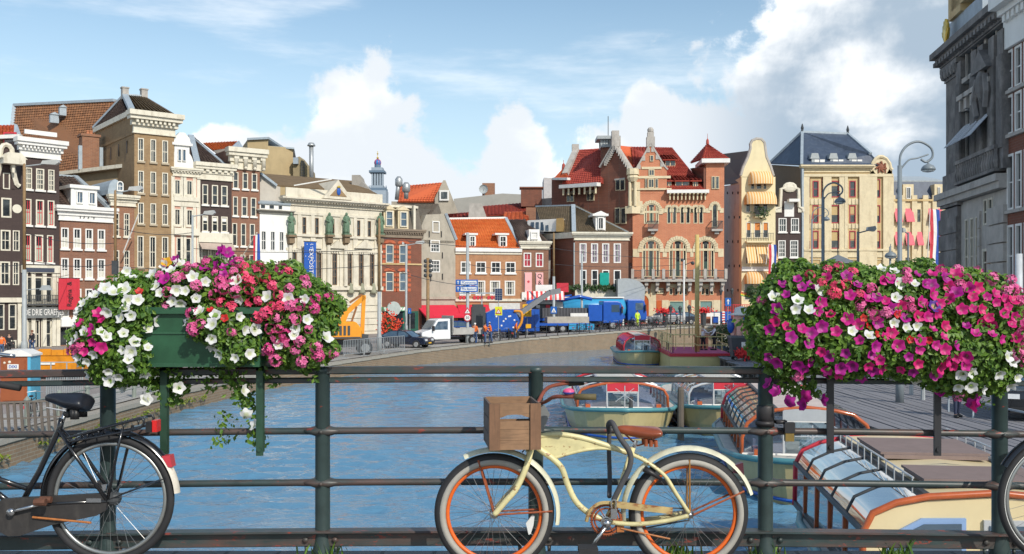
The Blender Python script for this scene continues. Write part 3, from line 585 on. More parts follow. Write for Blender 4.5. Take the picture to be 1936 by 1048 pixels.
# narrow brick house with silver barrel dormer
f=Fac('canal_house','narrow reddish brick house with white frieze and silver barrel dormer','house',211,87.5,254,88.9)
xs=[(462,505),(540,583)]
for y0,y1 in ((412,590),(698,915)):f.rows(B2,y0,y1,xs,bars=(2,4),sill=CREAM)
f.rows(ID,545,620,[(213,228),(233,250)],bars=(1,2))
f.wall(f.z(B2.x(440),B2.y(275)),BR_RED); f.put_windows(); f.cornice(B2,440,272,358,CREAM,.5,0)
mb=MB(); u0,u1=f.u(B2.x(430)),f.u(B2.x(545)); z0=f.z(B2.x(430),B2.y(268)); z1=f.z(B2.x(430),B2.y(150)); r=(u1-u0)/2
o_=[(u0+r-cos(pi*i/10)*r,z0+sin(pi*i/10)*(z1-z0))for i in range(11)]; mb.prism(o_,.4,6); mb.build('dormer',LEADC,f.root)
o=window(f.root,f.u(B2.x(496)),f.u(B2.x(545)),f.z(B2.x(500),B2.y(245)),f.z(B2.x(500),B2.y(168)),bars=(2,2),arch=True,frame=WHITE,pane=PANEB); o.location.y=.25
sg=f.band(B2,440,945,1020,.5,paint('orange_sign',(.62,.16,.02),.5),'shop_sign',u0=.05,u1=f.W-.2)
# tall tan brick house with great tiled roof
f=Fac('canal_house','tall tan brick house with heavy cream cornice, pyramid roof and huge brown tiled roof','house',254,88.9,329,91.2)
xs=[(22,68),(110,152),(198,240)]
xk=[(1012,1055),(1103,1145),(1190,1232)]
f.rows(K1,430,600,xk,bars=(2,2),sill=paint('stone_sill',(.4,.34,.25),.8)); f.rows(K1,670,835,xk,bars=(2,2),sill=_m['stone_sill']); f.rows(K1,905,1060,xk,bars=(2,2),sill=_m['stone_sill']); f.rows(ID,446,506,[(259.5,271.5),(282.5,295),(306,318)],bars=(2,2),sill=_m['stone_sill']); f.rows(ID,530,600,[(259.5,271.5),(282.5,295),(306,318)],bars=(2,3))
zt=f.z(256,K1.y(385)); f.wall(zt,BR_TAN,12.9); f.put_windows(); f.cornice(K1,1000,235,395,CREAM,1.0,.42,u0=-.1)
zc=f.z(256,207); D=12.7
mb=MB(); mb.box(-.06,f.W,.25,D,zt-.2,zc-.25); mb.build('side_wall',BR_TAN,f.root); mb=MB(); mb.box(-.3,.4,.3,D+.1,zc-.5,zc); mb.build('wall_coping',CREAM,f.root)
mb=MB()
for i in range(4):y=2+i*2.6; mb.box(-.12,-.05,y-.05,y+.05,zt-1.8+(-.9 if i==3 else 0),zt-.6+(-.9 if i==3 else 0))
mb.build('wall_anchor',BLACK,f.root,kind='stuff')
ap=P(236,180,95.5); ap2=P(272,183,96.5)
c=[f.w(-.2,.2,zc),f.w(f.W,.2,zc),f.w(f.W,D,zc),f.w(-.2,D,zc)]
tiles(f.root,c[0],c[1],ap2,ap,T_OLIVE,(.36,.33)); tiles(f.root,c[3],c[0],ap,ap+V((0,.1,0)),T_DARK,(.36,.33)); roof_slab(f.root,[c[1],c[2],ap2],T_DARK); roof_slab(f.root,[c[2],c[3],ap,ap2],T_DARK)
ridge(f.root,c[0],ap,LEADC,.55,'hip_flashing'); ridge(f.root,c[3],ap,LEADC,.4,'hip_flashing'); ridge(f.root,ap,ap2,LEADC,.4)
for q in (ap,ap2):mb=MB(); mb.box(-.3,.3,-.3,.3,-.5,.65); mb.box(-.36,.36,-.36,.36,.65,.78); mb.build('chimney',GSTONE,f.root,loc=MATX[f.root.name].inverted()@q)
ev0,ev1,rd1,rd0=P(14,342,107),P(184,315,98.9),P(217,190,104),P(28,199,112)
tiles(f.root,ev0,ev1,rd1,rd0,T_BROWN,(.42,.36)); ridge(f.root,rd0,rd1,LEADC,.5); ridge(f.root,rd0,ev0,LEADC,.5,'verge'); mb=MB(); mb.beam(P(10,341,100),P(253,312,91.5),.5,.35); mb.build('gutter',CREAM,f.root,world=True)
mb=MB(); mb.slab([P(10,344,100.6),P(253,315,92.0),P(253,640,92),P(10,640,100.6)],.8); mb.build('rear_wall',paint('brown_render',(.33,.25,.15),.9,.15),f.root,world=True)
q=MATX[f.root.name].inverted()@P(169,318,95.6); mb=MB(); mb.box(-.8,.8,-.5,.8,-.2,3.1); mb.box(-.95,.95,-.6,.9,3.1,3.35); mb.build('chimney',BR_RED,f.root,loc=q); mb=MB(); mb.box(-1.15,-.82,-.6,-.3,-.3,2.1); mb.box(.82,1.15,-.6,-.3,-.3,2.1); mb.v=[tuple(V(p)+q)for p in mb.v]; parts(mb,'chimney_flashing',LEADC,f.root)
mb=MB()
for p_ in ((-.15,0),(.2,.1)):mb.lathe([(.16,0),(.13,.3),(.18,.32),(.14,.4)],8,(p_[0],p_[1],3.35))
mb.v=[tuple(V(p)+q)for p in mb.v]; parts(mb,'chimney_pot',paint('terracotta',(.5,.2,.1),.8),f.root)
for px,py,w_ in ((102,228,.9),(118,214,.7)):mb=MB(); mb.box(-w_*.5,w_*.5,-.3,.25,-.3,.6); mb.prism([(-w_*.6,.6),(w_*.6,.6),(0,.9)],-.4,.25); mb.build('roof_hatch',LEADC,f.root,loc=MATX[f.root.name].inverted()@(P(px,py,106.0)))
# pink and cream narrow house
f=Fac('canal_house','narrow pink and cream banded house with white dormer in its dark roof','house',328.5,91.2,375,92.6)
PINK=paint('pink_plaster',(.58,.32,.24),.8,.1)
for y0,y1,xs in ((425,535,[(115,160),(203,248)]),(640,760,[(115,160),(203,250)])):f.rows(K3,y0,y1,xs,bars=(2,1),fw=.2,sill=CREAM,pane=PANE)
f.rows(K3,850,1048,[(130,175),(190,240)],bars=(1,2),fw=.16)
f.wall(f.z(K3.x(110),K3.y(345)),PINK); f.put_windows(); f.cornice(K3,110,335,400,CREAM,.45,.3); f.band(K3,110,548,580,.22,CREAM); f.band(K3,110,580,620,.1,CREAM); f.band(K3,110,780,832,.3,CREAM)
mb=MB()
for x in (104,172,190,262,292):u=f.u(K3.x(x)); mb.box(u-.16,u+.16,-.06,.02,0,f.z(K3.x(110),K3.y(400)))
parts(mb,'pilaster',CREAM,f.root)
z0=f.z(K3.x(110),K3.y(335)); z1=f.z(K3.x(110),K3.y(170)); u0,u1=f.u(K3.x(118)),f.u(K3.x(228)); mb=MB(); mb.box(u0,u1,.1,3,z0,z1); mb.box(u0-.25,u1+.25,-.1,3,z1,z1+.25); um=(u0+u1)/2; mb.prism([(u0-.1,z1+.25),(u1+.1,z1+.25),(um+.7,z1+.75),(um+.25,z1+1.25),(um-.25,z1+1.25),(um-.7,z1+.75)],0,.5); mb.prism([(u0-.6,z0),(u0+.01,z0),(u0+.01,z0+1.5),(u0-.25,z0+1.1)],.1,.4); mb.prism([(u1-.01,z0),(u1+.6,z0),(u1+.25,z0+1.1),(u1-.01,z0+1.5)],.1,.4); mb.build('dormer',WHITE,f.root)
for a in ((140,166),(174,200)):o=window(f.root,f.u(K3.x(a[0])),f.u(K3.x(a[1])),f.z(K3.x(140),K3.y(288)),f.z(K3.x(140),K3.y(200)),bars=(1,1),frame=WHITE,pane=PANEB); o.location.y=-.04
zr=z1+1.1; tiles(f.root,f.w(0,.4,z0),f.w(f.W,.4,z0),f.w(f.W-.2,3.6,zr),f.w(0,3.6,zr),T_DARK); mb=MB(); mb.box(-.02,f.W,.8,6,z0-1,z0+.6); mb.build('roof_back',BR_DARK,f.root)
# dark brown house
f=Fac('canal_house','dark brown three bay house with cream frieze and glazed cream shopfront','house',375,92.6,438,94.6)
for y0,y1,xs in ((460,608,[(320,362),(390,435),(458,505)]),(690,805,[(320,362),(390,435),(458,505)])):f.rows(K3,y0,y1,xs,bars=(1,2),sill=WHITE,fw=.16)
f.rows(K3,925,1048,[(312,372),(378,440),(446,515)],bars=(3,2),fw=.12,pane=glass('shop_glass',(.12,.13,.1),light=(.4,.42,.3)))
for u0,u1,z0,z1,kw in f.wins[3:6]:kw['blind']=(WHITE,.3)
f.wall(f.z(K3.x(310),K3.y(320)),BR_DARK); f.put_windows(); f.cornice(K3,312,300,425,CREAM,.6,.6,u1=f.W+.05); f.band(K3,310,815,885,.2,CREAM,'shop_fascia')
aw=MB(); z0=f.z(K3.x(310),K3.y(890)); aw.add([(0,-.2,z0),(f.W,-.2,z0),(f.W,-1.0,z0-.5),(0,-1.0,z0-.5),(0,-.2,z0-.08),(f.W,-.2,z0-.08),(f.W,-1.0,z0-.7),(0,-1,z0-.7)],[(0,1,2,3),(3,2,6,7),(7,6,5,4),(0,3,7,4),(1,5,6,2)]); aw.build('awning',paint('beige_awning',(.45,.36,.3),.8),f.root)
zc=f.z(K3.x(310),K3.y(312)); top=P(K3.x(236),K3.y(108),98.5); e0,e1=f.w(-1.2,3.0,zc-.2),f.w(f.W*.9,.4,zc)
tiles(f.root,f.w(0,.3,zc),e1,top+V((.25,0,0)),top,T_DARK); ridge(f.root,f.w(0,.3,zc),top,LEADC,.6,'hip_flashing'); ridge(f.root,e1,top,LEADC,.35,'verge'); roof_slab(f.root,[f.w(0,.35,zc-.05),f.w(-2.4,3.2,zc),top],T_DARK); mb=MB(); mb.box(0,f.W,.3,6,zc-1.5,zc-.02); mb.build('roof_back',BR_DARK,f.root)
# brick house with ornate frieze
f=Fac('canal_house','red brown brick house with ornate cream console frieze beside a leaning flagpole','house',438,94.6,491,96.3)
for y0,y1,xs in ((370,490,[(545,585),(615,655),(682,722)]),(550,690,[(545,580),(608,650),(675,715)]),(745,912,[(540,575),(603,640),(668,705)]),(975,1090,[(535,570),(600,635),(665,700)])):f.rows(K3,y0,y1,xs,bars=(1,2),sill=WHITE,fw=.12)
f.wall(f.z(K3.x(540),K3.y(195)),BR_BROWN); f.put_windows(); f.cornice(K3,545,192,348,CREAM,.8,.9,u1=f.W+.2)
mb=MB()
for x in (560,628,695,760):u=f.u(K3.x(x)); z=f.z(K3.x(545),K3.y(330)); mb.box(u-.16,u+.16,-.5,0,z,z+1.9); mb.ball((u,-.45,z+1.7),.24,n=8,k=5); mb.ball((u,-.4,z-.1),.18,n=8,k=5)
parts(mb,'console',CREAM,f.root,True); mb=MB(); mb.lathe([(.35,-.12),(.35,0)],12,(f.W*.48,0,f.z(K3.x(545),K3.y(275))),'y'); mb.build('oval_window',WHITE,f.root)
tiles(f.root,P(K3.x(400),K3.y(212),100),P(K3.x(608),K3.y(188),99),P(K3.x(572),K3.y(142),101),P(K3.x(325),K3.y(155),102),T_ORANGE); roof_slab(f.root,[P(K3.x(400),K3.y(213),99.6),P(K3.x(545),K3.y(190),99),P(K3.x(540),K3.y(320),99),P(K3.x(480),K3.y(300),99.5)],paint('grey_render',(.32,.30,.27),.9)); roof_slab(f.root,[P(K3.x(520),K3.y(200),98),P(K3.x(620),K3.y(190),98),P(K3.x(590),K3.y(140),99.5),P(K3.x(572),K3.y(150),99.5)],LEADC,'flashing')
# beige blocks and steel flue behind
bb=thing('rendered_building','plain beige rear block rising behind the brick house','building',P(520,640,118))
mb=MB(); mb.slab([P(468,264,118),P(507,262,118),P(507,276,118),P(554,280,120),P(554,640,120),P(468,640,118)],8); mb.build('wall',paint('beige_render',(.44,.34,.19),.9,.14,.6,stain=(.25,.2,.12)),bb,world=True); mb=MB(); mb.slab([P(467,261,117.7),P(508,259,117.7),P(508,263,117.7),P(467,265,117.7)],8.6); mb.slab([P(508,276,119),P(556,279,119.6),P(556,282,119.6),P(508,279,119)],8); mb.build('roof_edge',LEADC,bb,world=True)
bb=thing('gabled_shed','small brown rear gable with iron ladder beside a steel flue','building',P(575,640,119))
mb=MB(); mb.slab([P(554,300,119),P(566,296,119),P(586,322,119),P(590,360,119),P(554,360,119)],3); mb.build('wall',paint('olive_render',(.30,.24,.14),.9),bb,world=True); mb=MB(); mb.beam(P(570,305,118.6),P(570,335,118.6),.08,.08); mb.beam(P(575,305,118.6),P(575,335,118.6),.08,.08); [mb.beam(P(569.5,305+i*3,118.6),P(575.5,305+i*3,118.6),.06,.06)for i in range(11)]; mb.build('ladder',DARKM,bb,world=True); mb=MB(); mb.slab([P(554,298,118.5),P(563,298,118.5),P(563,310,118.5),P(554,310,118.5)],.6); mb.build('vent_box',LEADC,bb,world=True)
fl=thing('steel_flue','tall thin steel flue pipe rising behind the cream palace roof','flue',P(589,345,117)); mb=MB(); mb.tube([P(589,350,117),P(588.5,276,117)],.27,10); mb.lathe([(.5,0),(.5,.12),(.32,.4)],10,P(588.5,275,117)-V((0,0,.1))); mb.build('pipe',STEEL,fl,True,world=True)
# low white house
f=Fac('canal_house','low white house with dark sash windows between the brick house and the palace','house',491,96.3,549,98.2)
f.rows(K3,800,945,[(750,790),(818,855),(883,920)],bars=(2,2),frame=WHITE,fw=.09); f.rows(K3,605,640,[(745,785),(808,850),(875,910)],bars=(1,1),frame=WHITE,fw=.06); f.rows(ID,500,545,[(494,504),(510,521),(527,538)],bars=(1,2),frame=WHITE)
f.wall(f.z(K3.x(740),K3.y(592)),paint('white_render',(.80,.80,.77),.7,.05,1.5,stain=(.5,.48,.42),amt=.3)); f.put_windows(); f.cornice(K3,745,645,672,paint('grey_cornice',(.45,.42,.36),.7),.5,0); zt=f.z(K3.x(740),K3.y(592)); roof_slab(f.root,[f.w(-.2,-.2,zt+.02),f.w(f.W,-.2,zt+.02),f.w(f.W,4,zt+1.1),f.w(-.2,4,zt+1.1)],LEADC)
# cream palace with bronze statues
f=Fac('palace','cream neoclassical building with green bronze statues, pediment and blue exposition banner','building',540,98.0,722,105.2)
f.rows(K4,485,602,[(262,283),(343,370),(432,458),(543,570),(650,672),(728,752),(805,828)],bars=(1,2),frame=paint('palace_sash',(.2,.13,.08),.5),fw=.08)
f.rows(K4,735,968,[(265,300),(355,385),(443,478),(555,588),(663,693),(742,773),(820,850)],bars=(2,4),frame=_m['palace_sash'],fw=.08)
f.rows(C5,725,900,[(340,370),(445,480),(595,630)],bars=(1,2),frame=_m['palace_sash'],fw=.1)
f.wall(f.z(K4.x(240),K4.y(330)),STONE,9); f.put_windows(); f.cornice(K4,200,345,400,STONE,.8,.32,u0=-.2); f.band(K4,200,275,345,.1,STONE,'parapet'); f.band(K4,240,604,622,.25,STONE,'string_course'); f.band(K4,240,448,466,.12,STONE,'string_course'); f.band(K4,240,975,1003,.3,STONE,'string_course'); f.band(K4,240,706,722,.18,STONE,'string_course',dent=.28)
mb=MB()
for a in (320,415,500,620,715,790,865):u=f.u(K4.x(a)); mb.box(u-.28,u+.28,-.14,.0,f.z(K4.x(240),K4.y(975)),f.z(K4.x(240),K4.y(622))); mb.box(u-.2,u+.2,-.1,0,f.z(K4.x(240),K4.y(604)),f.z(K4.x(240),K4.y(466)))
parts(mb,'pilaster',STONE,f.root)
mb=MB()
for i in range(7):z=.4+i*.62; mb.box(0,f.W,-.12,0,z,z+.56)
f.holes and None
mb=MB()
for i in range(5):
 z=.3+i*.7; x=0.
 for a,b,c,d in sorted(h for h in f.holes if h[2]<.1)+[(f.W,f.W,0,0)]:
  if a-x>.3:mb.box(x+.02,a-.25,-.09,0,z,z+.64)
  x=b+.25
parts(mb,'base_block',STONE,f.root)
for a in (400,582,770):
 u,z=f.uv(K4.x(a),K4.y(712)); mb=MB(); mb.prism([(u-1.15,z),(u+1.15,z),(u,z+.85)],-.4,.02); mb.build('window_pediment',STONE,f.root)
up,zp=f.uv(K4.x(580),K4.y(345)); mb=MB(); zt=f.z(K4.x(580),K4.y(228)); mb.prism([(up-1.75,zp-.3),(up+1.75,zp-.3),(up,zt)],-.55,4); mb.build('pediment',STONE,f.root); mb=MB(); mb.prism([(up-1.0,zp),(up+1.0,zp),(up,zt-.75)],-.6,-.5); mb.build('pediment_panel',BR_TAN,f.root)
mb=MB(); mb.ball((up,-.66,zp+.5),.24,.08,.42,8,5); mb.build('coat_of_arms',BLUE,f.root); mb=MB(); mb.ball((up,-.68,zp+.98),.22,.08,.14,8,5); mb.build('crown',GOLDT,f.root)
BRONZE=paint('green_bronze',(.12,.20,.13),.7,.35,6)
for a in (250,520,640,880):
 u,z=f.uv(K4.x(a),K4.y(608)); st=thing('statue',{250:'green bronze statue at the left corner of the cream palace, half behind the white house',520:'green bronze statue on cream palace, left of the central pair',640:'green bronze statue on cream palace, right of the central pair',880:'green bronze statue at the right corner of the cream palace'}[a],'statue',f.w(u,-.45,z),atan2(f.e.y,f.e.x),'bronze statues on the palace front')
 h=f.z(K4.x(a),K4.y(458))-z; mb=MB(); k=h/2.25
 mb.lathe([(.34*k,0),(.36*k,.3*k),(.30*k,.8*k),(.33*k,1.1*k),(.24*k,1.35*k),(.34*k,1.65*k),(.26*k,1.85*k),(.09*k,1.92*k)],10); mb.ball((0,-.03,2.05*k),.15*k,.16*k,.2*k,8,6); mb.tube([(-.32*k,-.02,1.7*k),(-.42*k,-.2*k,1.35*k),(-.15*k,-.36*k,1.2*k)],[.1*k,.085*k,.06*k],6); mb.tube([(.32*k,-.02,1.7*k),(.4*k,-.1*k,1.3*k),(.34*k,-.22*k,.95*k)],[.1*k,.085*k,.06*k],6)
 for i in range(7):aa=i*.9; mb.tube([(cos(aa)*.33*k,sin(aa)*.33*k,.05),(cos(aa+.25)*.3*k,sin(aa+.25)*.3*k,1.0*k)],.045*k,5)
 mb.build('figure',BRONZE,st,True); mb=MB(); mb.box(-.4,.4,-.36,.36,-.12,0); mb.build('plinth',BRONZE,st)
 zb_=f.z(K4.x(a),K4.y(688)); mb=MB(); mb.box(u-.42,u+.42,-.9,0,z-.35,z-.13); mb.box(u-.3,u+.3,-.7,0,z-1.0,z-.36); mb.prism([(u-.3,z-1.01),(u+.3,z-1.01),(u+.12,zb_),(u-.12,zb_)],-.5,0); mb.build('bracket',paint('dark_bracket_stone',(.22,.16,.10),.85),f.root); mb=MB(); mb.lathe([(.24,f.z(K4.x(240),K4.y(975))),(.2,zb_)],10,(u,-.28,0)); mb.build('half_column',STONE,f.root)
for a in (680,760,840):
 u,z=f.uv(K4.x(a),K4.y(1030)); mb=MB(); mb.lathe([(.42,0),(.34,.25),(.24,.6),(.2,.95),(.05,1.15)],8,(u,-.2,z)); mb.build('carved_finial',paint('weathered_green_stone',(.28,.28,.2),.9),f.root,True)
d=4.5; zt=f.z(K4.x(200),K4.y(268)); roof_slab(f.root,[f.w(-3.2,1.0,zt+.2),f.w(f.W,1.0,f.z(720,K4.y(318))),P(K4.x(700),K4.y(232),112),P(K4.x(60),K4.y(180),105)],paint('brown_felt_roof',(.17,.115,.06),.9,.25,1.5),'roof')
roof_slab(f.root,[P(K3.x(743),K3.y(380),97.2),P(K3.x(862),K3.y(472),98.4),P(K3.x(892),K3.y(480),98.6),P(K3.x(892),K3.y(640),98.6),P(K3.x(743),K3.y(600),97.2)],paint('pale_grey_render',(.50,.46,.40),.9,.08),'side_wall',.5)
ridge(f.root,P(K3.x(743),K3.y(380),97.0),P(K3.x(862),K3.y(470),98.2),LEADC,.4,'verge'); q=P(674,345,110); mb=MB(); mb.slab([P(665,331,109),P(681,331,109),P(684,343,109),P(690,346,109),P(706,365,107.5),P(665,365,109)],1.2); mb.build('chimney',paint('grey_stone_stack',(.33,.31,.28),.85),f.root,world=True)
mb=MB(); mb.beam(P(556,351,99),P(627,339,99),.12,.12); mb.build('flagpole',WHITE,f.root,world=True)
bn=thing('banner','tall blue exposition banner hung on the cream palace','banner',f.w(f.u(K4.x(370)),-.9,f.z(K4.x(372),K4.y(985))),atan2(f.e.y,f.e.x)); hb=f.z(K4.x(370),K4.y(665))-f.z(K4.x(372),K4.y(985)); mb=MB()
for i in range(8):mb.box(-.68+.17*i,-.68+.17*(i+1),-.02+.02*sin(i),.02+.02*sin(i),0,hb)
mb.build('cloth',BLUE,bn); text('EXPOSITIE',.66,WHITE,'lettering',bn,(.08,-.06,hb*.52),(pi/2,pi/2,0)); mb=MB(); mb.lathe([(.42,-.06),(.42,-.03)],14,(.1,-.01,hb*.13),'y'); mb.ball((.1,-.06,hb*.13+.55),.2,.03,.2,8,5); mb.build('emblem',WHITE,bn)
mb=MB(); [mb.ball((random.uniform(-.55,.55),-.04,random.uniform(hb*.55,hb*.97)),.05,.02,.05,6,4)for _ in range(16)]; mb.build('star_print',WHITE,bn,kind='stuff'); mb=MB(); mb.beam((-.75,0,hb),(.75,0,hb),.08,.08); mb.beam((0,0,hb),(0,.9,hb),.06,.06); mb.build('bracket',DARKM,bn)
# --- dark red brick house with mansard and pizza sign ----------
f=Fac('canal_house','dark red brick house with orange arches, grey mansard and pizza sign','house',722,105.5,797,108)
ORB=brick('orange_arch_brick',(.58,.13,.05),(.5,.1,.04),(.4,.2,.12)); xs=[(103,153),(192,245)]
f.rows(K5,568,688,xs,bars=(1,2),pane=PANEB,fw=.09); f.rows(K5,750,875,xs,bars=(1,2),pane=PANEB,fw=.09)
f.wall(f.z(K5.x(80),K5.y(462)),BR_DRED,8); f.put_windows(); f.cornice(K5,85,462,520,paint('brown_cornice',(.24,.19,.14),.7),.5,.3); f.band(K5,80,690,700,.1,SAND,'string_course')
for y0,y1 in ((560,690),(745,878)):
 for a,b in xs:
  mb=MB(); u0,u1=f.u(K5.x(a)),f.u(K5.x(b)); z1=f.z(K5.x(103),K5.y(y0)); z0=f.z(K5.x(103),K5.y(y1))
  for i in range(4):z=z0+(z1-z0)*i/4; mb.box(u0-.42,u0-.04,-.05,.05,z,z+(z1-z0)/8*1.2); mb.box(u1+.04,u1+.42,-.05,.05,z,z+(z1-z0)/8*1.2)
  r=(u1-u0)/2+.25; uc=(u0+u1)/2; n_=8; pts=[(uc-cos(pi*i/n_)*r,z1+sin(pi*i/n_)*r*.55)for i in range(n_+1)]; inn=[(uc-cos(pi*i/n_)*(r-.4),z1+sin(pi*i/n_)*(r-.4)*.3)for i in range(n_,-1,-1)]; mb.prism(pts+inn,-.08,.02); mb.build('brick_arch',ORB,f.root,kind='stuff')
zb_=f.z(K5.x(80),K5.y(462)); zt=f.z(K5.x(80),K5.y(305)); MANS=paint('mansard_slate',(.12,.105,.085),.7,.25,2)
roof_slab(f.root,[f.w(0,.2,zb_),f.w(f.W,.2,zb_),f.w(f.W,1.3,zt),f.w(0,1.3,zt)],MANS,'mansard'); roof_slab(f.root,[f.w(f.W,.2,zb_),f.w(f.W+1.2,5,zb_),f.w(f.W,6,zt),f.w(f.W,1.3,zt)],MANS,'mansard'); roof_slab(f.root,[f.w(-.1,1.2,zt+.05),f.w(f.W+.1,1.2,zt+.05),f.w(f.W+.1,6,zt+.35),f.w(-.1,6,zt+.35)],LEADC); f.bandz(zt-.12,zt+.14,-.9,CREAM,'roof_edge',back=1.5)
for a,b in ((88,158),(183,252)):
 u0,u1=f.u(K5.x(a)),f.u(K5.x(b)); z0,z1=zb_+.05,f.z(K5.x(90),K5.y(335)); mb=MB(); mb.box(u0,u1,-.02,1.2,z0,z1); mb.prism([(u0-.15,z1),(u1+.15,z1),((u0+u1)/2,z1+.5)],-.15,1.2); mb.build('dormer',SAND2,f.root); o=window(f.root,u0+.2,u1-.2,z0+.2,z1-.15,bars=(1,2),pane=PANEB,surf=.0); o.location.y=-.16
mb=MB(); u0=f.u(K5.x(292)); mb.box(u0-.12,u0+.15,-.02,.5,zb_,zt+.1); mb.build('corner_post',CREAM,f.root); roof_slab(f.root,[P(K5.x(298),K5.y(460),108),P(K5.x(340),K5.y(462),111),P(K5.x(470),K5.y(360),114),P(K5.x(450),K5.y(298),114),P(K5.x(300),K5.y(300),109)],MANS,'mansard')
sg=f.band(K5,82,982,1008,.35,WHITE,'shop_sign',u0=.1,u1=f.u(K5.x(222))); z=f.z(K5.x(100),K5.y(995)); GRN=paint('sign_green',(.02,.30,.12),.5)
text('NYC',.68,GRN,'lettering',sg,(f.u(K5.x(103)),-.37,z)); text('PIZZA',.68,GRN,'lettering',sg,(f.u(K5.x(190)),-.37,z)); mb=MB(); mb.box(f.u(K5.x(150)),f.u(K5.x(163)),-.38,-.36,z-.35,z+.35); mb.build('red_stripe',RED,sg)
mb=MB(); mb.lathe([(.8,-.2),(.8,0)],16,(f.u(K5.x(140)),-.5,z+.05),'y'); mb.build('round_sign',paint('grey_sign_back',(.4,.45,.43),.6),f.root)
mb=MB(); mb.box(.3,f.W-.4,-.03,.01,0,f.z(K5.x(100),K5.y(1010))); mb.build('shop_front',paint('green_shop_front',(.02,.10,.07),.4),f.root); mb=MB(); mb.box(1.6,2.5,-.06,.0,.1,2.3); mb.box(3,4,-.06,0,.4,2.2); mb.build('shop_window',PANE,f.root)
# --- corner house: grey gable wall and orange tiled roof --------
f=Fac('canal_house','grey stuccoed gable end with white sash windows, corner house over a red awning','house',786,108.4,861,111.4)
hz=[(455,410,407,490)]
f.rows(K5,412,488,[(407,455)],bars=(1,1),frame=WHITE,blind=(WHITE,.99),hole=False,surf=.1); f.rows(K5,537,618,[(397,459)],bars=(3,3),frame=WHITE); f.rows(K5,670,752,[(400,460)],bars=(3,3),frame=WHITE)
f.rows(ID,590,628,[(793,812),(818,852)],bars=(1,1))
Hh=f.z(K5.x(310),K5.y(535)); f.wall(Hh,STUCCO,6); f.put_windows()
f.gable(K5,[(298,536),(298,560),(563,560),(563,536),(497,366),(370,370)],STUCCO,1.2)
mb=MB(); mb.tube([f.w(u,-.03,z)for u,z in f.poly(K5,[(497,364),(566,536)])],.2,6); mb.build('verge',LEADC,f.root,world=True); f.band(K5,300,912,930,.2,STUCCO,'string_course')
mb=MB()
for i,(x,y)in enumerate(((345,510),(388,500),(468,500),(328,640),(390,560),(330,770),(398,790),(475,640),(475,780))):u,z=f.uv(K5.x(x),K5.y(y)); mb.box(u-.05,u+.05,-.1,0,z-.35,z+.35)
mb.build('wall_anchor',BLACK,f.root,kind='stuff')
AWN=paint('red_awning',(.62,.02,.05),.7,.08)
def awning(root,u0,u1,z,drop,out,mat,val=.25,name='awning'):
 mb=MB(); mb.add([(u0,-.05,z),(u1,-.05,z),(u1,-out,z-drop),(u0,-out,z-drop),(u0,-.05,z-.06),(u1,-.05,z-.06),(u1,-out,z-drop-val),(u0,-out,z-drop-val)],[(0,1,2,3),(3,2,6,7),(4,7,6,5),(0,3,7,4),(1,5,6,2)]); return mb.build(name,mat,root)
z=f.z(K5.x(350),K5.y(968)); awning(f.root,f.u(K5.x(300)),f.W-.2,z,1.2,2.4,AWN); mb=MB(); mb.box(.5,f.W-.3,-.04,0,.1,z-.3); mb.build('shop_front',BLACK,f.root)
# red roofed house
g=Fac('canal_house','orange brick house with bright orange tiled roof and two white dormers','house',861,111.4,986,113)
g.rows(K5,680,756,[(597,663),(697,765),(797,862),(893,960)],bars=(2,2),frame=WHITE,sill=WHITE,fw=.13); g.rows(K5,806,905,[(590,665),(695,760),(790,858),(888,957)],bars=(2,2),frame=WHITE,fw=.14,curtain=PALE)
zt=g.z(K5.x(570),K5.y(600)); g.wall(zt,BR_ORANGE,7); g.put_windows(); g.bandz(zt-.25,zt+.2,.3,WHITE,'eave_gutter'); g.bandz(zt-.55,zt-.25,.12,CREAM,'frieze')
rd=5.0; e0,e1=g.w(-.1,0,zt+.15),g.w(g.W,0,zt+.15); r0,r1=P(K5.x(512),K5.y(398),116.2),P(K5.x(893),K5.y(392),117.5); tiles(g.root,e0,e1,r1,r0,T_ORANGE,(.30,.28)); ridge(g.root,r0,r1,WHITE,.4); ridge(g.root,r1,e1,LEADC,.4,'verge')
for a,b in ((640,700),(838,905)):
 u0,u1=g.u(K5.x(a),.8),g.u(K5.x(b),.8); z0,z1=g.z(K5.x(a),K5.y(592),.4),g.z(K5.x(a),K5.y(505),.4); mb=MB(); mb.box(u0+.1,u1-.1,.4,3,z0,z1); mb.box(u0-.35,u1+.1,.15,3.3,z1,z1+.22); mb.build('dormer',WHITE,g.root); o=window(g.root,u0+.2,u1-.2,z0+.1,z1-.1,bars=(2,2),frame=WHITE); o.location.y=.26
z=g.z(K5.x(600),K5.y(935)); g.bandz(z-.15,z+.15,.2,CREAM,'shop_cornice'); mb=MB()
for i in range(11):
 if i in (3,7):continue
 x=.4+i*.42; mb.box(x,x+.3,-.28,-.22,z+.1,z+.5)
mb.build('sign_letters',RED,g.root,kind='stuff'); z=g.z(K5.x(620),K5.y(966)); awning(g.root,.2,g.u(K5.x(778)),z,.9,2.0,AWN); mb=MB(); mb.box(.3,g.u(K5.x(778)),-.05,0,.1,z-.3); mb.build('shop_front',BLACK,g.root); mb=MB(); mb.box(g.u(K5.x(785)),g.W-.2,-.05,0,.1,z+.2); mb.build('shop_shutter',paint('white_shutter',(.6,.6,.58),.6),g.root)
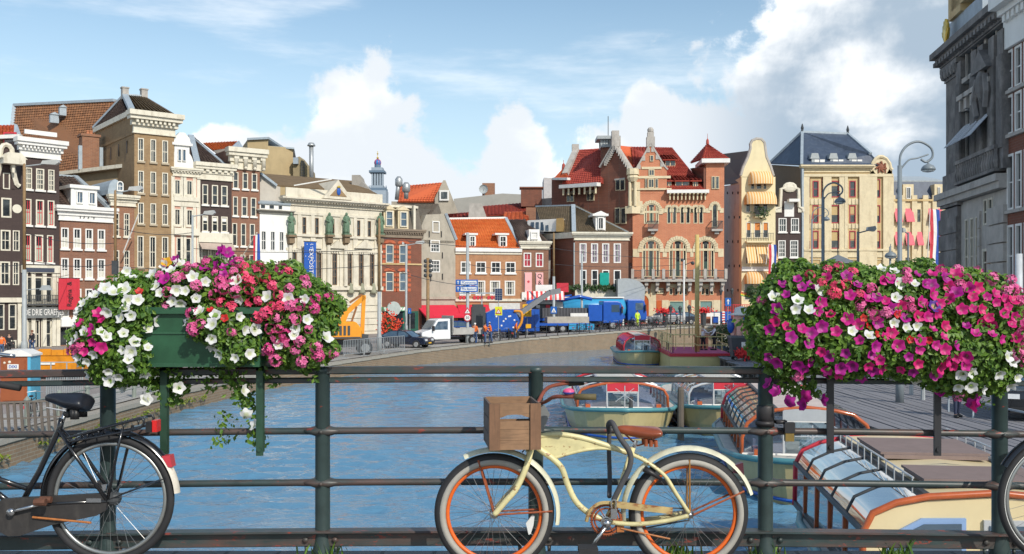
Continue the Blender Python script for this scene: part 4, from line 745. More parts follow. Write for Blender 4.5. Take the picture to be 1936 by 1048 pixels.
# narrow house with the Q & Q banners
f=Fac('canal_house','narrow brick house with white bell dormer, red paned windows and pink Q & Q banners','house',986,113,1037,113.6)
f.rows(K5,622,716,[(1013,1063),(1093,1143)],bars=(2,2),frame=WHITE,pane=glass('red_pane_glass',(.35,.02,.04),.3,light=(.5,.05,.07))); f.rows(K5,752,888,[(1018,1066),(1092,1142)],bars=(1,1),frame=WHITE)  # upper panes coloured plain red
zt=f.z(K5.x(1000),K5.y(552)); f.wall(zt,BR_BROWN,8); f.put_windows(); f.cornice(K5,1000,545,598,CREAM,.45,0)
tiles(f.root,P(K5.x(985),K5.y(545),113),f.w(f.W,.2,zt),P(K5.x(1010),K5.y(402),118),P(K5.x(910),K5.y(402),118),T_DARK,(.34,.3)); roof_slab(f.root,[f.w(f.W,.3,zt),f.w(f.W+.4,6,zt),P(K5.x(1010),K5.y(402),118)],T_DARK)
u0,u1=f.u(K5.x(1045),.6),f.u(K5.x(1115),.6); z0,z1=zt,f.z(K5.x(1050),K5.y(468),.5); mb=MB(); um=(u0+u1)/2; mb.prism([(u0-.35,z0),(u1+.35,z0),(u1,z0+.8),(u1,z1),(u0,z1),(u0,z0+.8)],.3,2.5); mb.build('dormer',WHITE,f.root); o=window(f.root,u0+.2,u1-.2,z0+.35,z1-.3,bars=(3,3),frame=WHITE,pane=WHITE); o.location.y=.17
PINKB=paint('pink_banner',(.80,.42,.42),.8,.08)
for a,b,s_,lb in ((1020,1066,'','faded pink banner with a red dot, left of the Q & Q one'),(1094,1141,'Q&Q','pink banner lettered Q & Q between the shop and the red window')):
 u0,u1=f.u(K5.x(a)),f.u(K5.x(b)); z0,z1=f.z(K5.x(1018),K5.y(888)),f.z(K5.x(1018),K5.y(753)); bn=thing('banner',lb,'banner',f.w((u0+u1)/2,-.16,z0),atan2(f.e.y,f.e.x)); h=(u1-u0)/2; mb=MB(); mb.box(-h,h,-.02,.02,0,z1-z0); mb.build('cloth',PINKB,bn)
 for i,c in enumerate(s_):text(c,.75,BLACK,'lettering',bn,(0,-.04,(z1-z0)*(.82-.32*i)))
 if not s_:mb=MB(); mb.lathe([(.15,-.03),(.15,-.02)],10,(0,0,(z1-z0)*.55),'y'); mb.build('red_dot',RED,bn)
z=f.z(K5.x(1000),K5.y(905)); f.bandz(z-.5,z+.4,.3,WHITE,'shop_fascia')
# corner house in brown brick
f=Fac('canal_house','brown brick corner house with white cornice, green garland and white dormers','house',1087,112,1188,112.6)
f.rows(K6,603,700,[(303,338),(360,395),(415,450),(472,508)],bars=(2,3),frame=WHITE,fw=.12,curtain=paint('mauve_curtain',(.5,.42,.5),.8)); f.rows(K6,735,830,[(305,338),(362,395),(415,450),(472,508)],bars=(1,2),frame=WHITE,fw=.12)
zt=f.z(K6.x(290),K6.y(548)); f.wall(zt,BR_BROWN,7); f.put_windows(); f.cornice(K6,290,548,588,CREAM,.6,0)
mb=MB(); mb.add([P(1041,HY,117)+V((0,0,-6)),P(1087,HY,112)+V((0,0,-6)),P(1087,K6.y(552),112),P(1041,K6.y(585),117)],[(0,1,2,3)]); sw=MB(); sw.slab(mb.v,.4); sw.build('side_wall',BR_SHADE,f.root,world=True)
mb=MB(); mb.beam(P(1027,K6.y(572),117.6),P(1089,K6.y(562),112),.6,.7); mb.build('side_cornice',CREAM,f.root,world=True); mb=MB(); mb.tube([P(1085.5,K6.y(600),111.9),P(1085.5,K6.y(830),111.9)],.09,6); mb.build('drainpipe',GREYP,f.root,world=True)
ap=P(K6.x(272),K6.y(415),117.5); ap2=P(K6.x(88),K6.y(420),123); e0=f.w(-.1,.1,zt+.02); e1=f.w(f.W,.1,zt+.02); el=P(K6.x(125),K6.y(550),117.8)
tiles(f.root,e0,e1,f.w(f.W*.42,6.0,zt+5.2)if False else ap+V((.4,0,0)),ap,T_OLIVE,(.34,.3)); tiles(f.root,el,e0,ap,ap2,T_OLIVE,(.34,.3)); ridge(f.root,ap,e0,LEADC,.5,'hip_flashing'); ridge(f.root,ap,e1,LEADC,.25,'hip_flashing'); ridge(f.root,ap2,ap,LEADC,.3); roof_slab(f.root,[e1,f.w(f.W,6,zt),ap],T_OLIVE)
u0,u1=f.u(K6.x(383),.4),f.u(K6.x(432),.4); z0,z1=zt+.1,f.z(K6.x(385),K6.y(468),.4); mb=MB(); mb.box(u0,u1,.4,4,z0,z1); mb.box(u0-.4,u1+.3,.1,4,z1,z1+.25); mb.prism([(u0-.25,z1+.25),(u1+.15,z1+.25),((u0+u1)/2,z1+.6)],.2,1); mb.build('dormer',WHITE,f.root); o=window(f.root,u0+.25,u1-.25,z0+.25,z1-.15,bars=(2,1),frame=WHITE); o.location.y=.26
mb=MB(); a,b=P(K6.x(45),K6.y(545),117),P(K6.x(200),K6.y(545),114.5); mb.slab([a,b,P(K6.x(188),K6.y(482),114.5),P(K6.x(45),K6.y(490),117)],2.5); mb.build('dormer',WHITE,f.root,world=True)
for i in range(4):mb=MB(); x=62+i*24; Y=116.6-i*.38; mb.slab([P(K6.x(x),K6.y(540),Y),P(K6.x(x+15),K6.y(540),Y-.25),P(K6.x(x+15),K6.y(498),Y-.25),P(K6.x(x),K6.y(499),Y)],.1); mb.build('pane',PANEB,f.root,world=True)
mb=MB(); mb.slab([P(K6.x(186),K6.y(545),114.2),P(K6.x(222),K6.y(545),113.9),P(K6.x(218),K6.y(478),114),P(K6.x(188),K6.y(480),114.2)],.8); mb.build('chimney',paint('yellow_brown_stack',(.30,.2,.08),.9),f.root,world=True)
z=f.z(K6.x(290),K6.y(850)); f.bandz(z-.6,z+.5,.3,CREAM,'shop_fascia'); mb=MB(); mb.box(.2,f.W-.2,-.03,.02,.1,z-.6); mb.build('shop_window',PANE,f.root)
mb=MB()
for i in range(500):t=random.random()*(f.W+3)-2.8; leaf(mb,(t,-.5+random.gauss(0,.12),z+.62+random.gauss(0,.16)+.1*sin(t*5)),(random.uniform(-1,1),-1,random.uniform(0,1)),.32,.7)
mb.build('garland',LEADF if False else LEAFD,f.root,kind='stuff')
bn=tag(MB().box(-.55,.55,-.03,.03,0,1.5).build('towel',paint('green_towel',(.0,.30,.25),.8)),'green towel hanging from a window of the brown corner house','towel'); bn.location=f.w(f.u(K6.x(425)),-.2,f.z(K6.x(425),K6.y(812))); bn.rotation_euler.z=atan2(f.e.y,f.e.x)
# --- salmon brick Romanesque building ---------------------------
f=Fac('brick_building','big salmon brick building with stone arches, red tiled roofs and long iron balcony','building',1196,116,1369,115.4)
G=paint('dark_green_joinery',(.03,.07,.055),.5); ez=f.z(K6.x(735),K6.y(357))
def arch(x0,x1,yt,yb,k=C1,ring=.3,mull=0,tr=None,wf=None):
 u0,u1=f.u(k.x(x0)),f.u(k.x(x1)); z0,z1=f.z(k.x(x0),k.y(yb)),f.z(k.x(x0),k.y(yt)); f.win(u0,u1,z0,z1,arch=True,bars=(1,1),frame=wf or SAND2,fw=.14,rec=.18); r=(u1-u0)/2; uc=(u0+u1)/2; zs=z1-r; ro=r+ring; n_=14; mb=MB()
 for i in range(n_):
  a,b=pi*i/n_+.012,pi*(i+1)/n_-.012; jj=.05 if i%2 else 0.
  mb.prism([(uc+cos(a)*r*.99,zs+sin(a)*r*.99),(uc+cos(a)*(ro+jj),zs+sin(a)*(ro+jj)),(uc+cos(b)*(ro+jj),zs+sin(b)*(ro+jj)),(uc+cos(b)*r*.99,zs+sin(b)*r*.99)],-.12,.02)
 mb.box(uc-ro-.1,uc-r,-.1,.02,zs-.42,zs); mb.box(uc+r,uc+ro+.1,-.1,.02,zs-.42,zs); mb.build('stone_arch',SAND2,f.root,kind='stuff')
 if mull:
  mb=MB(); m=r*.44
  for sgn in (-1,1):mb.box(uc+sgn*m-.1,uc+sgn*m+.1,-.02,.14,z0,zs+sqrt(r*r-m*m)*.97)
  parts(mb,'brick_mullion',BR_PINK,f.root); mb=MB(); zt_=zs-.12; mb.box(u0,u1,-.05,.15,zt_-.15,zt_+.12)
  for sgn in (-1,1):
   for o_ in (.2,-.2):mb.box(uc+sgn*m+o_-.05,uc+sgn*m+o_+.05,-.01,.15,z0,zs+.5*r)
  mb.build('stone_transom',SAND2,f.root); mb=MB(); mb.box(uc-m+.26,uc+m-.26,-.0,.1,z0,z0+1.9); mb.build('balcony_door',G,f.root)
for c in (190,380,577):arch(c-63,c+63,425,690,mull=1,ring=.42)
arch(140,246,168,312,mull=1,ring=.36)
for a in ((303,331),(342,371),(397,426),(436,467),(491,520),(529,559)):arch(a[0],a[1],193,310,ring=.24)
arch(621,662,172,340,ring=.28)
f.rows(C1,768,815,[(320,343),(358,380),(388,411),(426,446),(546,568),(574,600),(610,632)],bars=(1,1),fw=.1,frame=SAND2); f.rows(C1,770,815,[(95,116),(122,136),(142,158),(165,185)],bars=(1,1),fw=.06,frame=SAND2)
f.wins.append((f.u(C1.x(318)),f.u(C1.x(438)),.9,f.z(C1.x(320),C1.y(857)),dict(pane=TEAL,bars=(1,1),frame=SAND2,fw=.1))); f.wins.append((f.u(C1.x(533)),f.u(C1.x(627)),.9,f.z(C1.x(533),C1.y(855)),dict(pane=TEAL,bars=(1,1),frame=SAND2,fw=.1))); f.holes+=[w[:4]for w in f.wins[-2:]]
f.wall(ez,BR_PINK,9); f.put_windows()
gz=[(558,357),(558,248),(586,236),(655,112),(722,222),(736,240),(736,357)]
f.gable(K6,gz,BR_PINK,1.0)
f.rows(K6,170,198,[(652,669)],hole=False,surf=.06,bars=(1,1))if False else None
for x0,x1,y0,y1,b in ((652,669,168,198,(1,1)),(645,674,238,270,(2,1)),(627,638,284,330,(1,1)),(643,673,284,330,(2,1)),(678,692,284,330,(1,1))):window(f.root,f.u(K6.x(x0)),f.u(K6.x(x1)),f.z(K6.x(x0),K6.y(y1)),f.z(K6.x(x0),K6.y(y0)),bars=b,frame=SAND2,rec=-.02,fw=.1,surf=.1)
mb=MB(); u,z=f.uv(K6.x(660),K6.y(335)); mb.box(u-2.4,u+2.4,-.2,0,z-.12,z+.1); zz=f.z(K6.x(660),K6.y(282)); mb.box(u-2.3,u+2.3,-.1,0,zz,zz+.3); zz=f.z(K6.x(660),K6.y(236)); mb.box(u-1.2,u+1.2,-.1,0,zz,zz+.28); parts(mb,'stone_dressing',SAND2,f.root)
mb=MB(); L_=f.poly(K6,[(558,240),(586,234),(655,110),(722,220),(740,240)])
for i in range(len(L_)-1):
 a,b=V((L_[i][0],0,L_[i][1])),V((L_[i+1][0],0,L_[i+1][1])); mb.beam(a+V((0,.4,.05)),b+V((0,.4,.05)),1.0,.2)
 k_=int((b-a).length/.9)
 for j in range(k_):p=a.lerp(b,(j+.5)/max(1,k_)); mb.box(p.x-.2,p.x+.2,-.08,.02,p.z-.55,p.z)
u,z=f.uv(K6.x(656),K6.y(112)); mb.box(u-.5,u+.5,-.1,.9,z-.3,z+.9); mb.box(u-.38,u+.38,0,.8,z+.9,z+1.5); mb.ball((u,.4,z+1.75),.4,n=8,k=5); mb.build('gable_coping',GSTONE,f.root)
# corner column with carved capital
mb=MB(); u,z0=f.uv(K6.x(568),K6.y(440)); zc=f.z(K6.x(568),K6.y(300)); zt=f.z(K6.x(568),K6.y(245)); mb.prismz([(-.9,.0),(-.1,-.5),(.9,-.12),(.9,.3),(-.9,.3)],z0-.4,z0+.5);
for p in ((-.35,-.3),(.3,-.34)):mb.lathe([(.2,z0+.5),(.18,zc)],8,(p[0],p[1],0))
mb.lathe([(.45,zc),(.75,zc+.5),(.6,zc+.9),(.8,zt-.5),(.75,zt+.2)],9,(0,-.2,0)); mb.box(-.2,1.2,-.1,.02,f.z(K6.x(568),K6.y(455)),f.z(K6.x(568),K6.y(395))); mb.box(-.1,.9,-.08,.02,f.z(K6.x(568),K6.y(395)),zc); mb.build('corner_column',SAND2,f.root)
for y0,y1 in ((205,237),(490,548)):
 z0,z1=f.z(C1.x(70),C1.y(y1)),f.z(C1.x(70),C1.y(y0)); mb=MB()
 segs=[(62,107),(273,302),(468,490)]if y0>300 else [(62,128),(265,288),(580,608),(676,704)]
 if y0>300:segs.append((665,704))
 for a,b in segs:mb.box(f.u(C1.x(a)),f.u(C1.x(b)),-.05,.02,z0,z1)
 parts(mb,'stone_band',SAND2,f.root)
# ground floor
z0=0; z1=f.z(C1.x(70),C1.y(735)); mb=MB()
for a,b in ((62,93),(178,226),(268,316),(440,455),(475,530),(629,690)):mb.box(f.u(C1.x(a)),f.u(C1.x(b)),-.06,.02,0,f.z(C1.x(70),C1.y(852)))
mb.box(f.u(C1.x(70)),f.u(C1.x(94)),-.08,.02,z1-2.2,z1); mb.box(f.u(C1.x(188)),f.u(C1.x(225)),-.08,.02,z1-2.2,z1); mb.box(f.u(C1.x(318)),f.u(C1.x(450)),-.07,.02,f.z(C1.x(70),C1.y(764)),z1-.05); mb.box(f.u(C1.x(540)),f.u(C1.x(640)),-.07,.02,f.z(C1.x(70),C1.y(764)),z1-.05); parts(mb,'stone_facing',SAND2,f.root)
u0,u1=f.u(C1.x(93)),f.u(C1.x(174)); zd=f.z(C1.x(93),C1.y(868)); mb=MB(); uc=(u0+u1)/2; r=(u1-u0)/2
for i in range(8):a,b=u0+(u1-u0)*i/8,u0+(u1-u0)*(i+1)/8; h=lambda u_:zd+sqrt(max(0,1-((u_-uc)/r)**2))*.9; mb.prism([(a+.02,0),(b-.02,0),(b-.02,h(b)),(a+.02,h(a))],-.1,.0)
mb.build('door',ORP,f.root); mb=MB(); n_=10; mb.prism([(uc-cos(pi*i/n_)*(r+.35),zd+sin(pi*i/n_)*1.3)for i in range(n_+1)]+[(uc-cos(pi*i/n_)*r,zd+sin(pi*i/n_)*.92)for i in range(n_,-1,-1)],-.14,.01); mb.box(u0-.35,u0,-.13,.01,0,zd); mb.box(u1,u1+.35,-.13,.01,0,zd); mb.build('door_surround',SAND2,f.root)
mb=MB(); mb.box(f.u(C1.x(228)),f.u(C1.x(262)),-.1,0,.3,f.z(C1.x(93),C1.y(857))); mb.build('door',ORP,f.root); sg=MB().box(f.u(C1.x(229)),f.u(C1.x(277)),-.1,0,f.z(C1.x(93),C1.y(808)),f.z(C1.x(93),C1.y(766))).build('plaque',SAND2,f.root)
u=f.u(C1.x(253)); z=f.z(C1.x(93),C1.y(787)); mb=MB(); [mb.box(u-.6+i*.2,u-.48+i*.2,-.115,-.1,z+d,z+d+.16)for i in range(6)for d in (-.25,.1)]; mb.build('lettering',BLACK,sg)
# balcony
z=f.z(C1.x(70),C1.y(703)); mb=MB(); mb.box(-.2,f.W+.1,-1.3,0,z-.35,z)
for i in range(9):u=.3+i*(f.W-.6)/8; mb.prism([(0,z-.35),(0,z-1.8),(-.35,z-1.7),(-1.1,z-.6),(-1.1,z-.35)],u-.18,u+.18)if False else mb.box(u-.2,u+.2,-1.05,0,z-.8,z-.34); mb.box(u-.18,u+.18,-.6,0,z-1.5,z-.79)
mb.build('balcony',GSTONE,f.root); mb=MB(); hr=1.0
mb.beam((-.2,-1.25,z+hr),(f.W+.1,-1.25,z+hr),.08,.07); mb.beam((-.2,-1.25,z+.12),(f.W+.1,-1.25,z+.12),.05,.05)
for i in range(80):u=-.15+i*(f.W+.2)/79; mb.box(u-.02,u+.02,-1.27,-1.23,z,z+hr)
mb.build('balcony_railing',DARKM,f.root); mb=MB()
for i in range(10):u=-.1+i*(f.W+.1)/9; mb.box(u-.17,u+.17,-1.42,-1.1,z,z+hr+.2)
parts(mb,'balcony_post',GSTONE,f.root)
for a,b,y in ((165,235,352),(613,690,352)):
 u0,u1=f.u(C1.x(a)),f.u(C1.x(b)); z=f.z(C1.x(a),C1.y(y)); mb=MB(); mb.box(u0,u1,-.9,0,z-.25,z); mb.box(u0+.4,u1-.4,-.6,0,z-.6,z-.24); mb.build('balcony',GSTONE,f.root); mb=MB(); mb.beam((u0,-.85,z+.95),(u1,-.85,z+.95),.07,.06)
 for i in range(14):u=u0+(u1-u0)*i/13; mb.box(u-.025,u+.025,-.87,-.83,z,z+.95)
 for u in (u0,u1):mb.box(u-.05,u+.05,-.87,0,z+.9,z+.97)
 mb.build('balcony_railing',DARKM,f.root)
# eave with brackets, main roof, dormers
mb=MB(); u0,u1=f.u(K6.x(733)),f.u(K6.x(940)); z=f.z(K6.x(735),K6.y(352)); mb.box(u0,u1,-.9,.1,z-.15,z+.25); mb.build('eave',WHITE,f.root); mb=MB()
for i in range(10):u=u0+.4+(u1-u0-.8)*i/9; mb.prism([(u-.1,z-.15),(u+.1,z-.15),(u+.06,z-.95),(u-.06,z-.95)],-.5,0); mb.box(u-.09,u+.09,-.85,0,z-.3,z-.14)
parts(mb,'eave_bracket',SAND2,f.root)
rA=P(K6.x(735),K6.y(350),115.2); rB=P(K6.x(935),K6.y(348),115.0); rC=P(K6.x(760),K6.y(128),123.5); rD=P(K6.x(690),K6.y(126),123.5)
tiles(f.root,rA,rB,rC,P(K6.x(650),K6.y(126),123.5),T_CRIM,(.36,.34)); roof_slab(f.root,[rB,P(K6.x(935),K6.y(340),126),rC],T_CRIM)
tiles(f.root,P(K6.x(572),K6.y(238),117),P(K6.x(660),K6.y(180),117),P(K6.x(660),K6.y(125),122),P(K6.x(560),K6.y(125),122),T_CRIM,(.36,.34)); tiles(f.root,P(K6.x(480),K6.y(115),121),P(K6.x(572),K6.y(238),117.4),P(K6.x(572),K6.y(125),122.5),P(K6.x(496),K6.y(122),122.5),T_RED,(.36,.34))
for x0,x1,y0,y1,Yd in ((728,778,186,222,119.8),(733,758,290,322,116.2),(778,846,290,325,116.2),(866,890,290,325,116)):
 p0,p1=P(K6.x(x0),K6.y(y1),Yd),P(K6.x(x1),K6.y(y0),Yd); mb=MB(); mb.box(p0.x,p1.x,Yd,Yd+2.5,p0.z-.4,p1.z); mb.build('dormer',SAND2,f.root,world=True); w_=(p1.x-p0.x); n_=4 if w_>2.4 else (3 if w_>1.8 else 2)
 for i in range(n_):a=p0.x+w_*i/n_+.07; mb=MB(); mb.box(a,p0.x+w_*(i+1)/n_-.07,Yd-.03,Yd+.05,p0.z+.1,p1.z-.12); mb.build('pane',PANE,f.root,world=True)
 tiles(f.root,V((p0.x-.4,Yd-.4,p1.z-.05)),V((p1.x+.4,Yd-.4,p1.z-.05)),V((p1.x+.1,Yd+2.6,p1.z+1.0)),V((p0.x-.3-(.9 if w_>2.4 else 0),Yd+2.6,p1.z+1.0)),T_CRIM,(.36,.34))
# tower on the right
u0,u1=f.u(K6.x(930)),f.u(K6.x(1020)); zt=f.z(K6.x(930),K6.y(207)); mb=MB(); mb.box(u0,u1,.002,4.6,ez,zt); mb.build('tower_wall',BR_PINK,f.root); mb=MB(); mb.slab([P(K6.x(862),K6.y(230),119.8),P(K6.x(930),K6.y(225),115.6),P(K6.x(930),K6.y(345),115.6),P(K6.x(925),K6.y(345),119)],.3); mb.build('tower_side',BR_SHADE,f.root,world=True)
o=window(f.root,f.u(K6.x(957)),f.u(K6.x(974)),f.z(K6.x(957),K6.y(335)),f.z(K6.x(957),K6.y(272)),bars=(1,1),frame=SAND2,rec=-.02,surf=.1); o=window(f.root,f.u(K6.x(976)),f.u(K6.x(994)),f.z(K6.x(957),K6.y(335)),f.z(K6.x(957),K6.y(272)),bars=(1,1),frame=SAND2,rec=-.02,surf=.1)
mb=MB(); mb.box(u0-.6,u1+.6,-.6,5.2,zt,zt+.5); mb.build('tower_eave',WHITE,f.root); pk=P(K6.x(937),K6.y(112),117.5); c=[f.w(u0-.5,-.5,zt+.5),f.w(u1+.5,-.5,zt+.5),f.w(u1+.5,5.1,zt+.5),f.w(u0-.5,5.1,zt+.5)]; c[3]=P(K6.x(850),K6.y(205),120.5)
tiles(f.root,c[0],c[1],pk+V((.05,0,0)),pk,T_CRIM,(.36,.34)); tiles(f.root,c[3],c[0],pk,pk-V((.05,0,0)),T_CRIM,(.36,.34)); roof_slab(f.root,[c[1],c[2],pk],T_CRIM); mb=MB(); mb.lathe([(.2,0),(.16,.5),(.03,.7),(.02,1.3)],8); mb.build('finial',T_CRIM,f.root,loc=MATX[f.root.name].inverted()@pk)
# side facing left: gable wall, long tiled wing, turret, cupola
s2=Fac('brick_building','','building',1060,123.8,1196,116.05,root=f.root,zb=f.zb); s2.root=f.root
def sw_(poly,mat,name,t=.5,d=0):mb=MB(); mb.prism(s2.poly(K6,poly,d),d,d+t); mb.v=[tuple(MATX[f.root.name].inverted()@(s2.M@V(p)))for p in mb.v]; return mb.build(name,mat,f.root)
zb6=700
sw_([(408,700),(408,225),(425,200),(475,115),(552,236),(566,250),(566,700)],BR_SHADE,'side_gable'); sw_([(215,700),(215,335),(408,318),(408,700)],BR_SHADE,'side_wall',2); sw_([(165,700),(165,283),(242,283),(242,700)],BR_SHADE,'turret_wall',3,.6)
def sbox(x0,x1,y0,y1,mat,name,d=-.06):
 u0,u1=s2.u(K6.x(x0)),s2.u(K6.x(x1)); z0,z1=s2.z(K6.x(x0),K6.y(y1)),s2.z(K6.x(x0),K6.y(y0)); mb=MB(); mb.box(u0,u1,d,.05,z0,z1); mb.v=[tuple(MATX[f.root.name].inverted()@(s2.M@V(p)))for p in mb.v]; return mb.build(name,mat,f.root)
for x0,x1,y0,y1 in ((485,505,290,340),(508,528,290,340),(243,258,358,396),(260,275,358,396),(342,357,351,390),(359,375,351,390),(482,504,430,505),(512,534,430,505)):
 sbox(x0-2,x1+2,y0-2,y1+3,SAND2,'window',-.08); sbox(x0+1,x1-2,y0+2,y1-1,PANE,'pane',-.11)
for x0,x1,y in ((478,530,284),(238,280,350),(338,378,343)):sbox(x0,x1,y,y+8,GSTONE,'lintel',-.1)
mb=MB(); pl=[s2.M@V((u,.2,z+.12))for u,z in s2.poly(K6,[(406,232),(424,202),(475,115),(552,238)])]
for a,b in zip(pl[:-1],pl[1:]):mb.beam(a,b,.9,.2)
for t in range(9):
 for a,b in ((pl[1],pl[2]),(pl[3],pl[2])):p=a.lerp(b,(t+.5)/9); mb.box(p.x-.22,p.x+.12,p.y-.6,p.y+.1,p.z-.7,p.z-.1)
q=pl[2]; mb.box(q.x-.45,q.x+.45,q.y-.4,q.y+.5,q.z-.4,q.z+1.6); mb.build('gable_coping',GSTONE,f.root,world=True)
e0,e1=P(K6.x(212),K6.y(322),123.0),P(K6.x(402),K6.y(308),118.2); tiles(f.root,e0,P(K6.x(418),K6.y(305),118.2),P(K6.x(412),K6.y(132),124),P(K6.x(290),K6.y(140),128),T_CRIM,(.40,.38)); mb=MB(); mb.beam(P(K6.x(210),K6.y(324),122.8),P(K6.x(398),K6.y(311),117.9),.7,.45); mb.build('eave',WHITE,f.root,world=True); mb=MB()
for i in range(7):t=(i+.4)/7; p=P(K6.x(212),K6.y(330),123.2).lerp(P(K6.x(398),K6.y(318),118.4),t); mb.box(p.x-.1,p.x+.1,p.y-.7,p.y+.2,p.z-1.0,p.z)
parts(mb,'eave_bracket',SAND2,f.root,world=True); mb=MB(); mb.beam(P(K6.x(288),K6.y(138),127.6),P(K6.x(232),K6.y(262),124),.8,.5); q=P(K6.x(284),K6.y(140),127.5); mb.box(q.x-.5,q.x+.4,q.y-.4,q.y+.4,q.z-.5,q.z+.7); mb.build('verge_coping',GSTONE,f.root,world=True)
pk=P(K6.x(224),K6.y(232),125.6); a0,a1,a2,a3=P(K6.x(178),K6.y(280),125.0),P(K6.x(248),K6.y(280),122.2),P(K6.x(250),K6.y(278),127),P(K6.x(190),K6.y(278),128); tiles(f.root,a0,a1,pk+V((.05,0,0)),pk,T_RED,(.36,.34)); roof_slab(f.root,[a1,a2,pk],T_RED); roof_slab(f.root,[a3,a0,pk],T_CRIM); mb=MB(); mb.lathe([(.25,-.2),(.2,.5),(.03,.7),(.03,1.1)],8,pk); mb.build('finial',T_CRIM,f.root,world=True); mb=MB(); mb.beam(P(K6.x(176),K6.y(284),124.8),P(K6.x(250),K6.y(284),122.0),.5,.3); mb.build('eave',WHITE,f.root,world=True)
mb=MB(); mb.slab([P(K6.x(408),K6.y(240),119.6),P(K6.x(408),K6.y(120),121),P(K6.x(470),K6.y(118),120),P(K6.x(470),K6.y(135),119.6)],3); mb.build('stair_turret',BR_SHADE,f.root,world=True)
cx0,cx1=P(K6.x(408),K6.y(120),120.3),P(K6.x(488),K6.y(82),120.3); mb=MB(); mb.box(cx0.x,cx1.x,120,122.5,cx0.z-.2,cx0.z+.15); mb.box(cx0.x-.5,cx1.x+.4,119.6,122.9,cx1.z-.2,cx1.z+.2)
for i in range(6):x=cx0.x+.1+(cx1.x-cx0.x-.3)*i/5; mb.box(x-.14,x+.14,120.1,120.4,cx0.z,cx1.z); mb.box(x-.14,x+.14,122,122.3,cx0.z,cx1.z)
mb.build('cupola',GREYP,f.root,world=True); q=P(K6.x(482),K6.y(120),119.8); mb=MB(); mb.box(q.x-.6,q.x+.6,q.y-.3,q.y+.6,q.z-1,cx1.z+.1); mb.build('chimney',GSTONE,f.root,world=True); mb=MB(); q=P(K6.x(445),K6.y(75),121); mb.tube([q,q+V((0,0,2.6))],.05,5); mb.build('lightning_rod',DARKM,f.root,world=True)
# --- beige Dutch gable house with dome awnings ------------------
f=Fac('canal_house','cream Dutch gable house with orange striped dome awnings','house',1402,118.5,1466,118.5)
xs4=[(195,222),(232,262),(270,298)]
f.rows(K7,350,382,[(218,240),(246,278),(284,302)],bars=(1,1),fw=.1); f.rows(K7,455,502,[(192,218),(234,268),(280,308)],bars=(1,1),fw=.1); f.rows(K7,552,635,[(195,222),(236,272),(282,312)],bars=(1,1),fw=.1,blind=(paint('orange_curtain',(.62,.22,.05),.8),.5)); f.rows(K7,736,770,[(192,220),(232,268),(280,308)],bars=(1,1),fw=.08); f.rows(K7,850,960,[(185,235),(250,320)],bars=(1,1),fw=.1)
CRM=paint('cream_plaster',(.76,.66,.42),.8,.06,1,stain=(.4,.3,.15),amt=.3); f.wall(f.z(K7.x(180),K7.y(316)),CRM,6); f.put_windows()
f.gable(K7,[(168,318),(170,295),(180,268),(205,215),(220,165),(218,145),(228,128),(250,118),(275,120),(290,138),(293,160),(300,210),(322,262),(333,290),(340,318)],CRM,.5)
mb=MB(); mb.tube([(u,.1,z)for u,z in f.poly(K7,[(168,310),(180,268),(205,215),(220,165),(218,145),(228,127),(250,117),(275,119),(291,137),(294,160),(301,210),(323,262),(338,310)])],.2,6); mb.build('gable_coping',GSTONE,f.root)
ORS=striped('orange_striped_awning',(.72,.38,.12),(.80,.62,.38),.32,0)
def dome(x0,x1,y0,y1,k=K7):
 u0,u1=f.u(k.x(x0)),f.u(k.x(x1)); z0,z1=f.z(k.x(x0),k.y(y1)),f.z(k.x(x0),k.y(y0)); uc=(u0+u1)/2; h=(u1-u0)/2; o=[]; n_,m_=14,6
 for j in range(m_+1):
  t=j/m_*pi/2
  for i in range(n_+1):a=pi*i/n_; o.append((uc-cos(a)*h*(.72+.28*cos(t)),-sin(a)**.6*1.35*cos(t)-.02,z0+sin(t)*(z1-z0)))
 fs=[(j*(n_+1)+i,j*(n_+1)+i+1,(j+1)*(n_+1)+i+1,(j+1)*(n_+1)+i)for j in range(m_)for i in range(n_)]; o+=[(p[0],p[1],z0-.3)for p in o[:n_+1]]; b_=(m_+1)*(n_+1); fs+=[(i,b_+i,b_+i+1,i+1)for i in range(n_)]
 MB().add(o,fs).build('dome_awning',ORS,f.root,True)
dome(205,332,288,345); dome(184,352,393,450); dome(182,364,810,862)
for a in (192,246,300):awning(f.root,f.u(K7.x(a)),f.u(K7.x(a+49)),f.z(K7.x(190),K7.y(672)),2.0,1.1,ORS,.3)
f.band(K7,180,785,808,.25,WHITE,'shop_fascia')
for a,b,y in ((235,290,522),(190,330,652)):
 u0,u1=f.u(K7.x(a)),f.u(K7.x(b)); z=f.z(K7.x(a),K7.y(y)); mb=MB(); mb.box(u0,u1,-.8,0,z-.2,z); mb.build('balcony',CRM,f.root); mb=MB(); mb.beam((u0,-.75,z+.95),(u1,-.75,z+.95),.06,.05); [mb.box(u0+(u1-u0)*i/16-.02,u0+(u1-u0)*i/16+.02,-.77,-.73,z,z+.95)for i in range(17)]; mb.build('balcony_railing',DARKM,f.root)
mb=MB(); u,z=f.uv(K7.x(265),K7.y(500)); [leaf(mb,(u+random.gauss(0,.4),-.6+random.gauss(0,.2),z-.2+random.gauss(0,.35)),(random.uniform(-1,1),-1,.5),.3,.7)for _ in range(160)]; pl_=tag(mb.build('balcony_plant',LEAFD,None),'green plant on the little balcony of the cream gable house','plant'); pl_.matrix_world=f.M
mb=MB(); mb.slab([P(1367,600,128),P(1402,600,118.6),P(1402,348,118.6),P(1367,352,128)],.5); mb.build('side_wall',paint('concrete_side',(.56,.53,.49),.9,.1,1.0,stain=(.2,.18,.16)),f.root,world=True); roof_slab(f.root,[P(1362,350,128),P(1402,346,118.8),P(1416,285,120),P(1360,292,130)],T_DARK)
mb=MB()
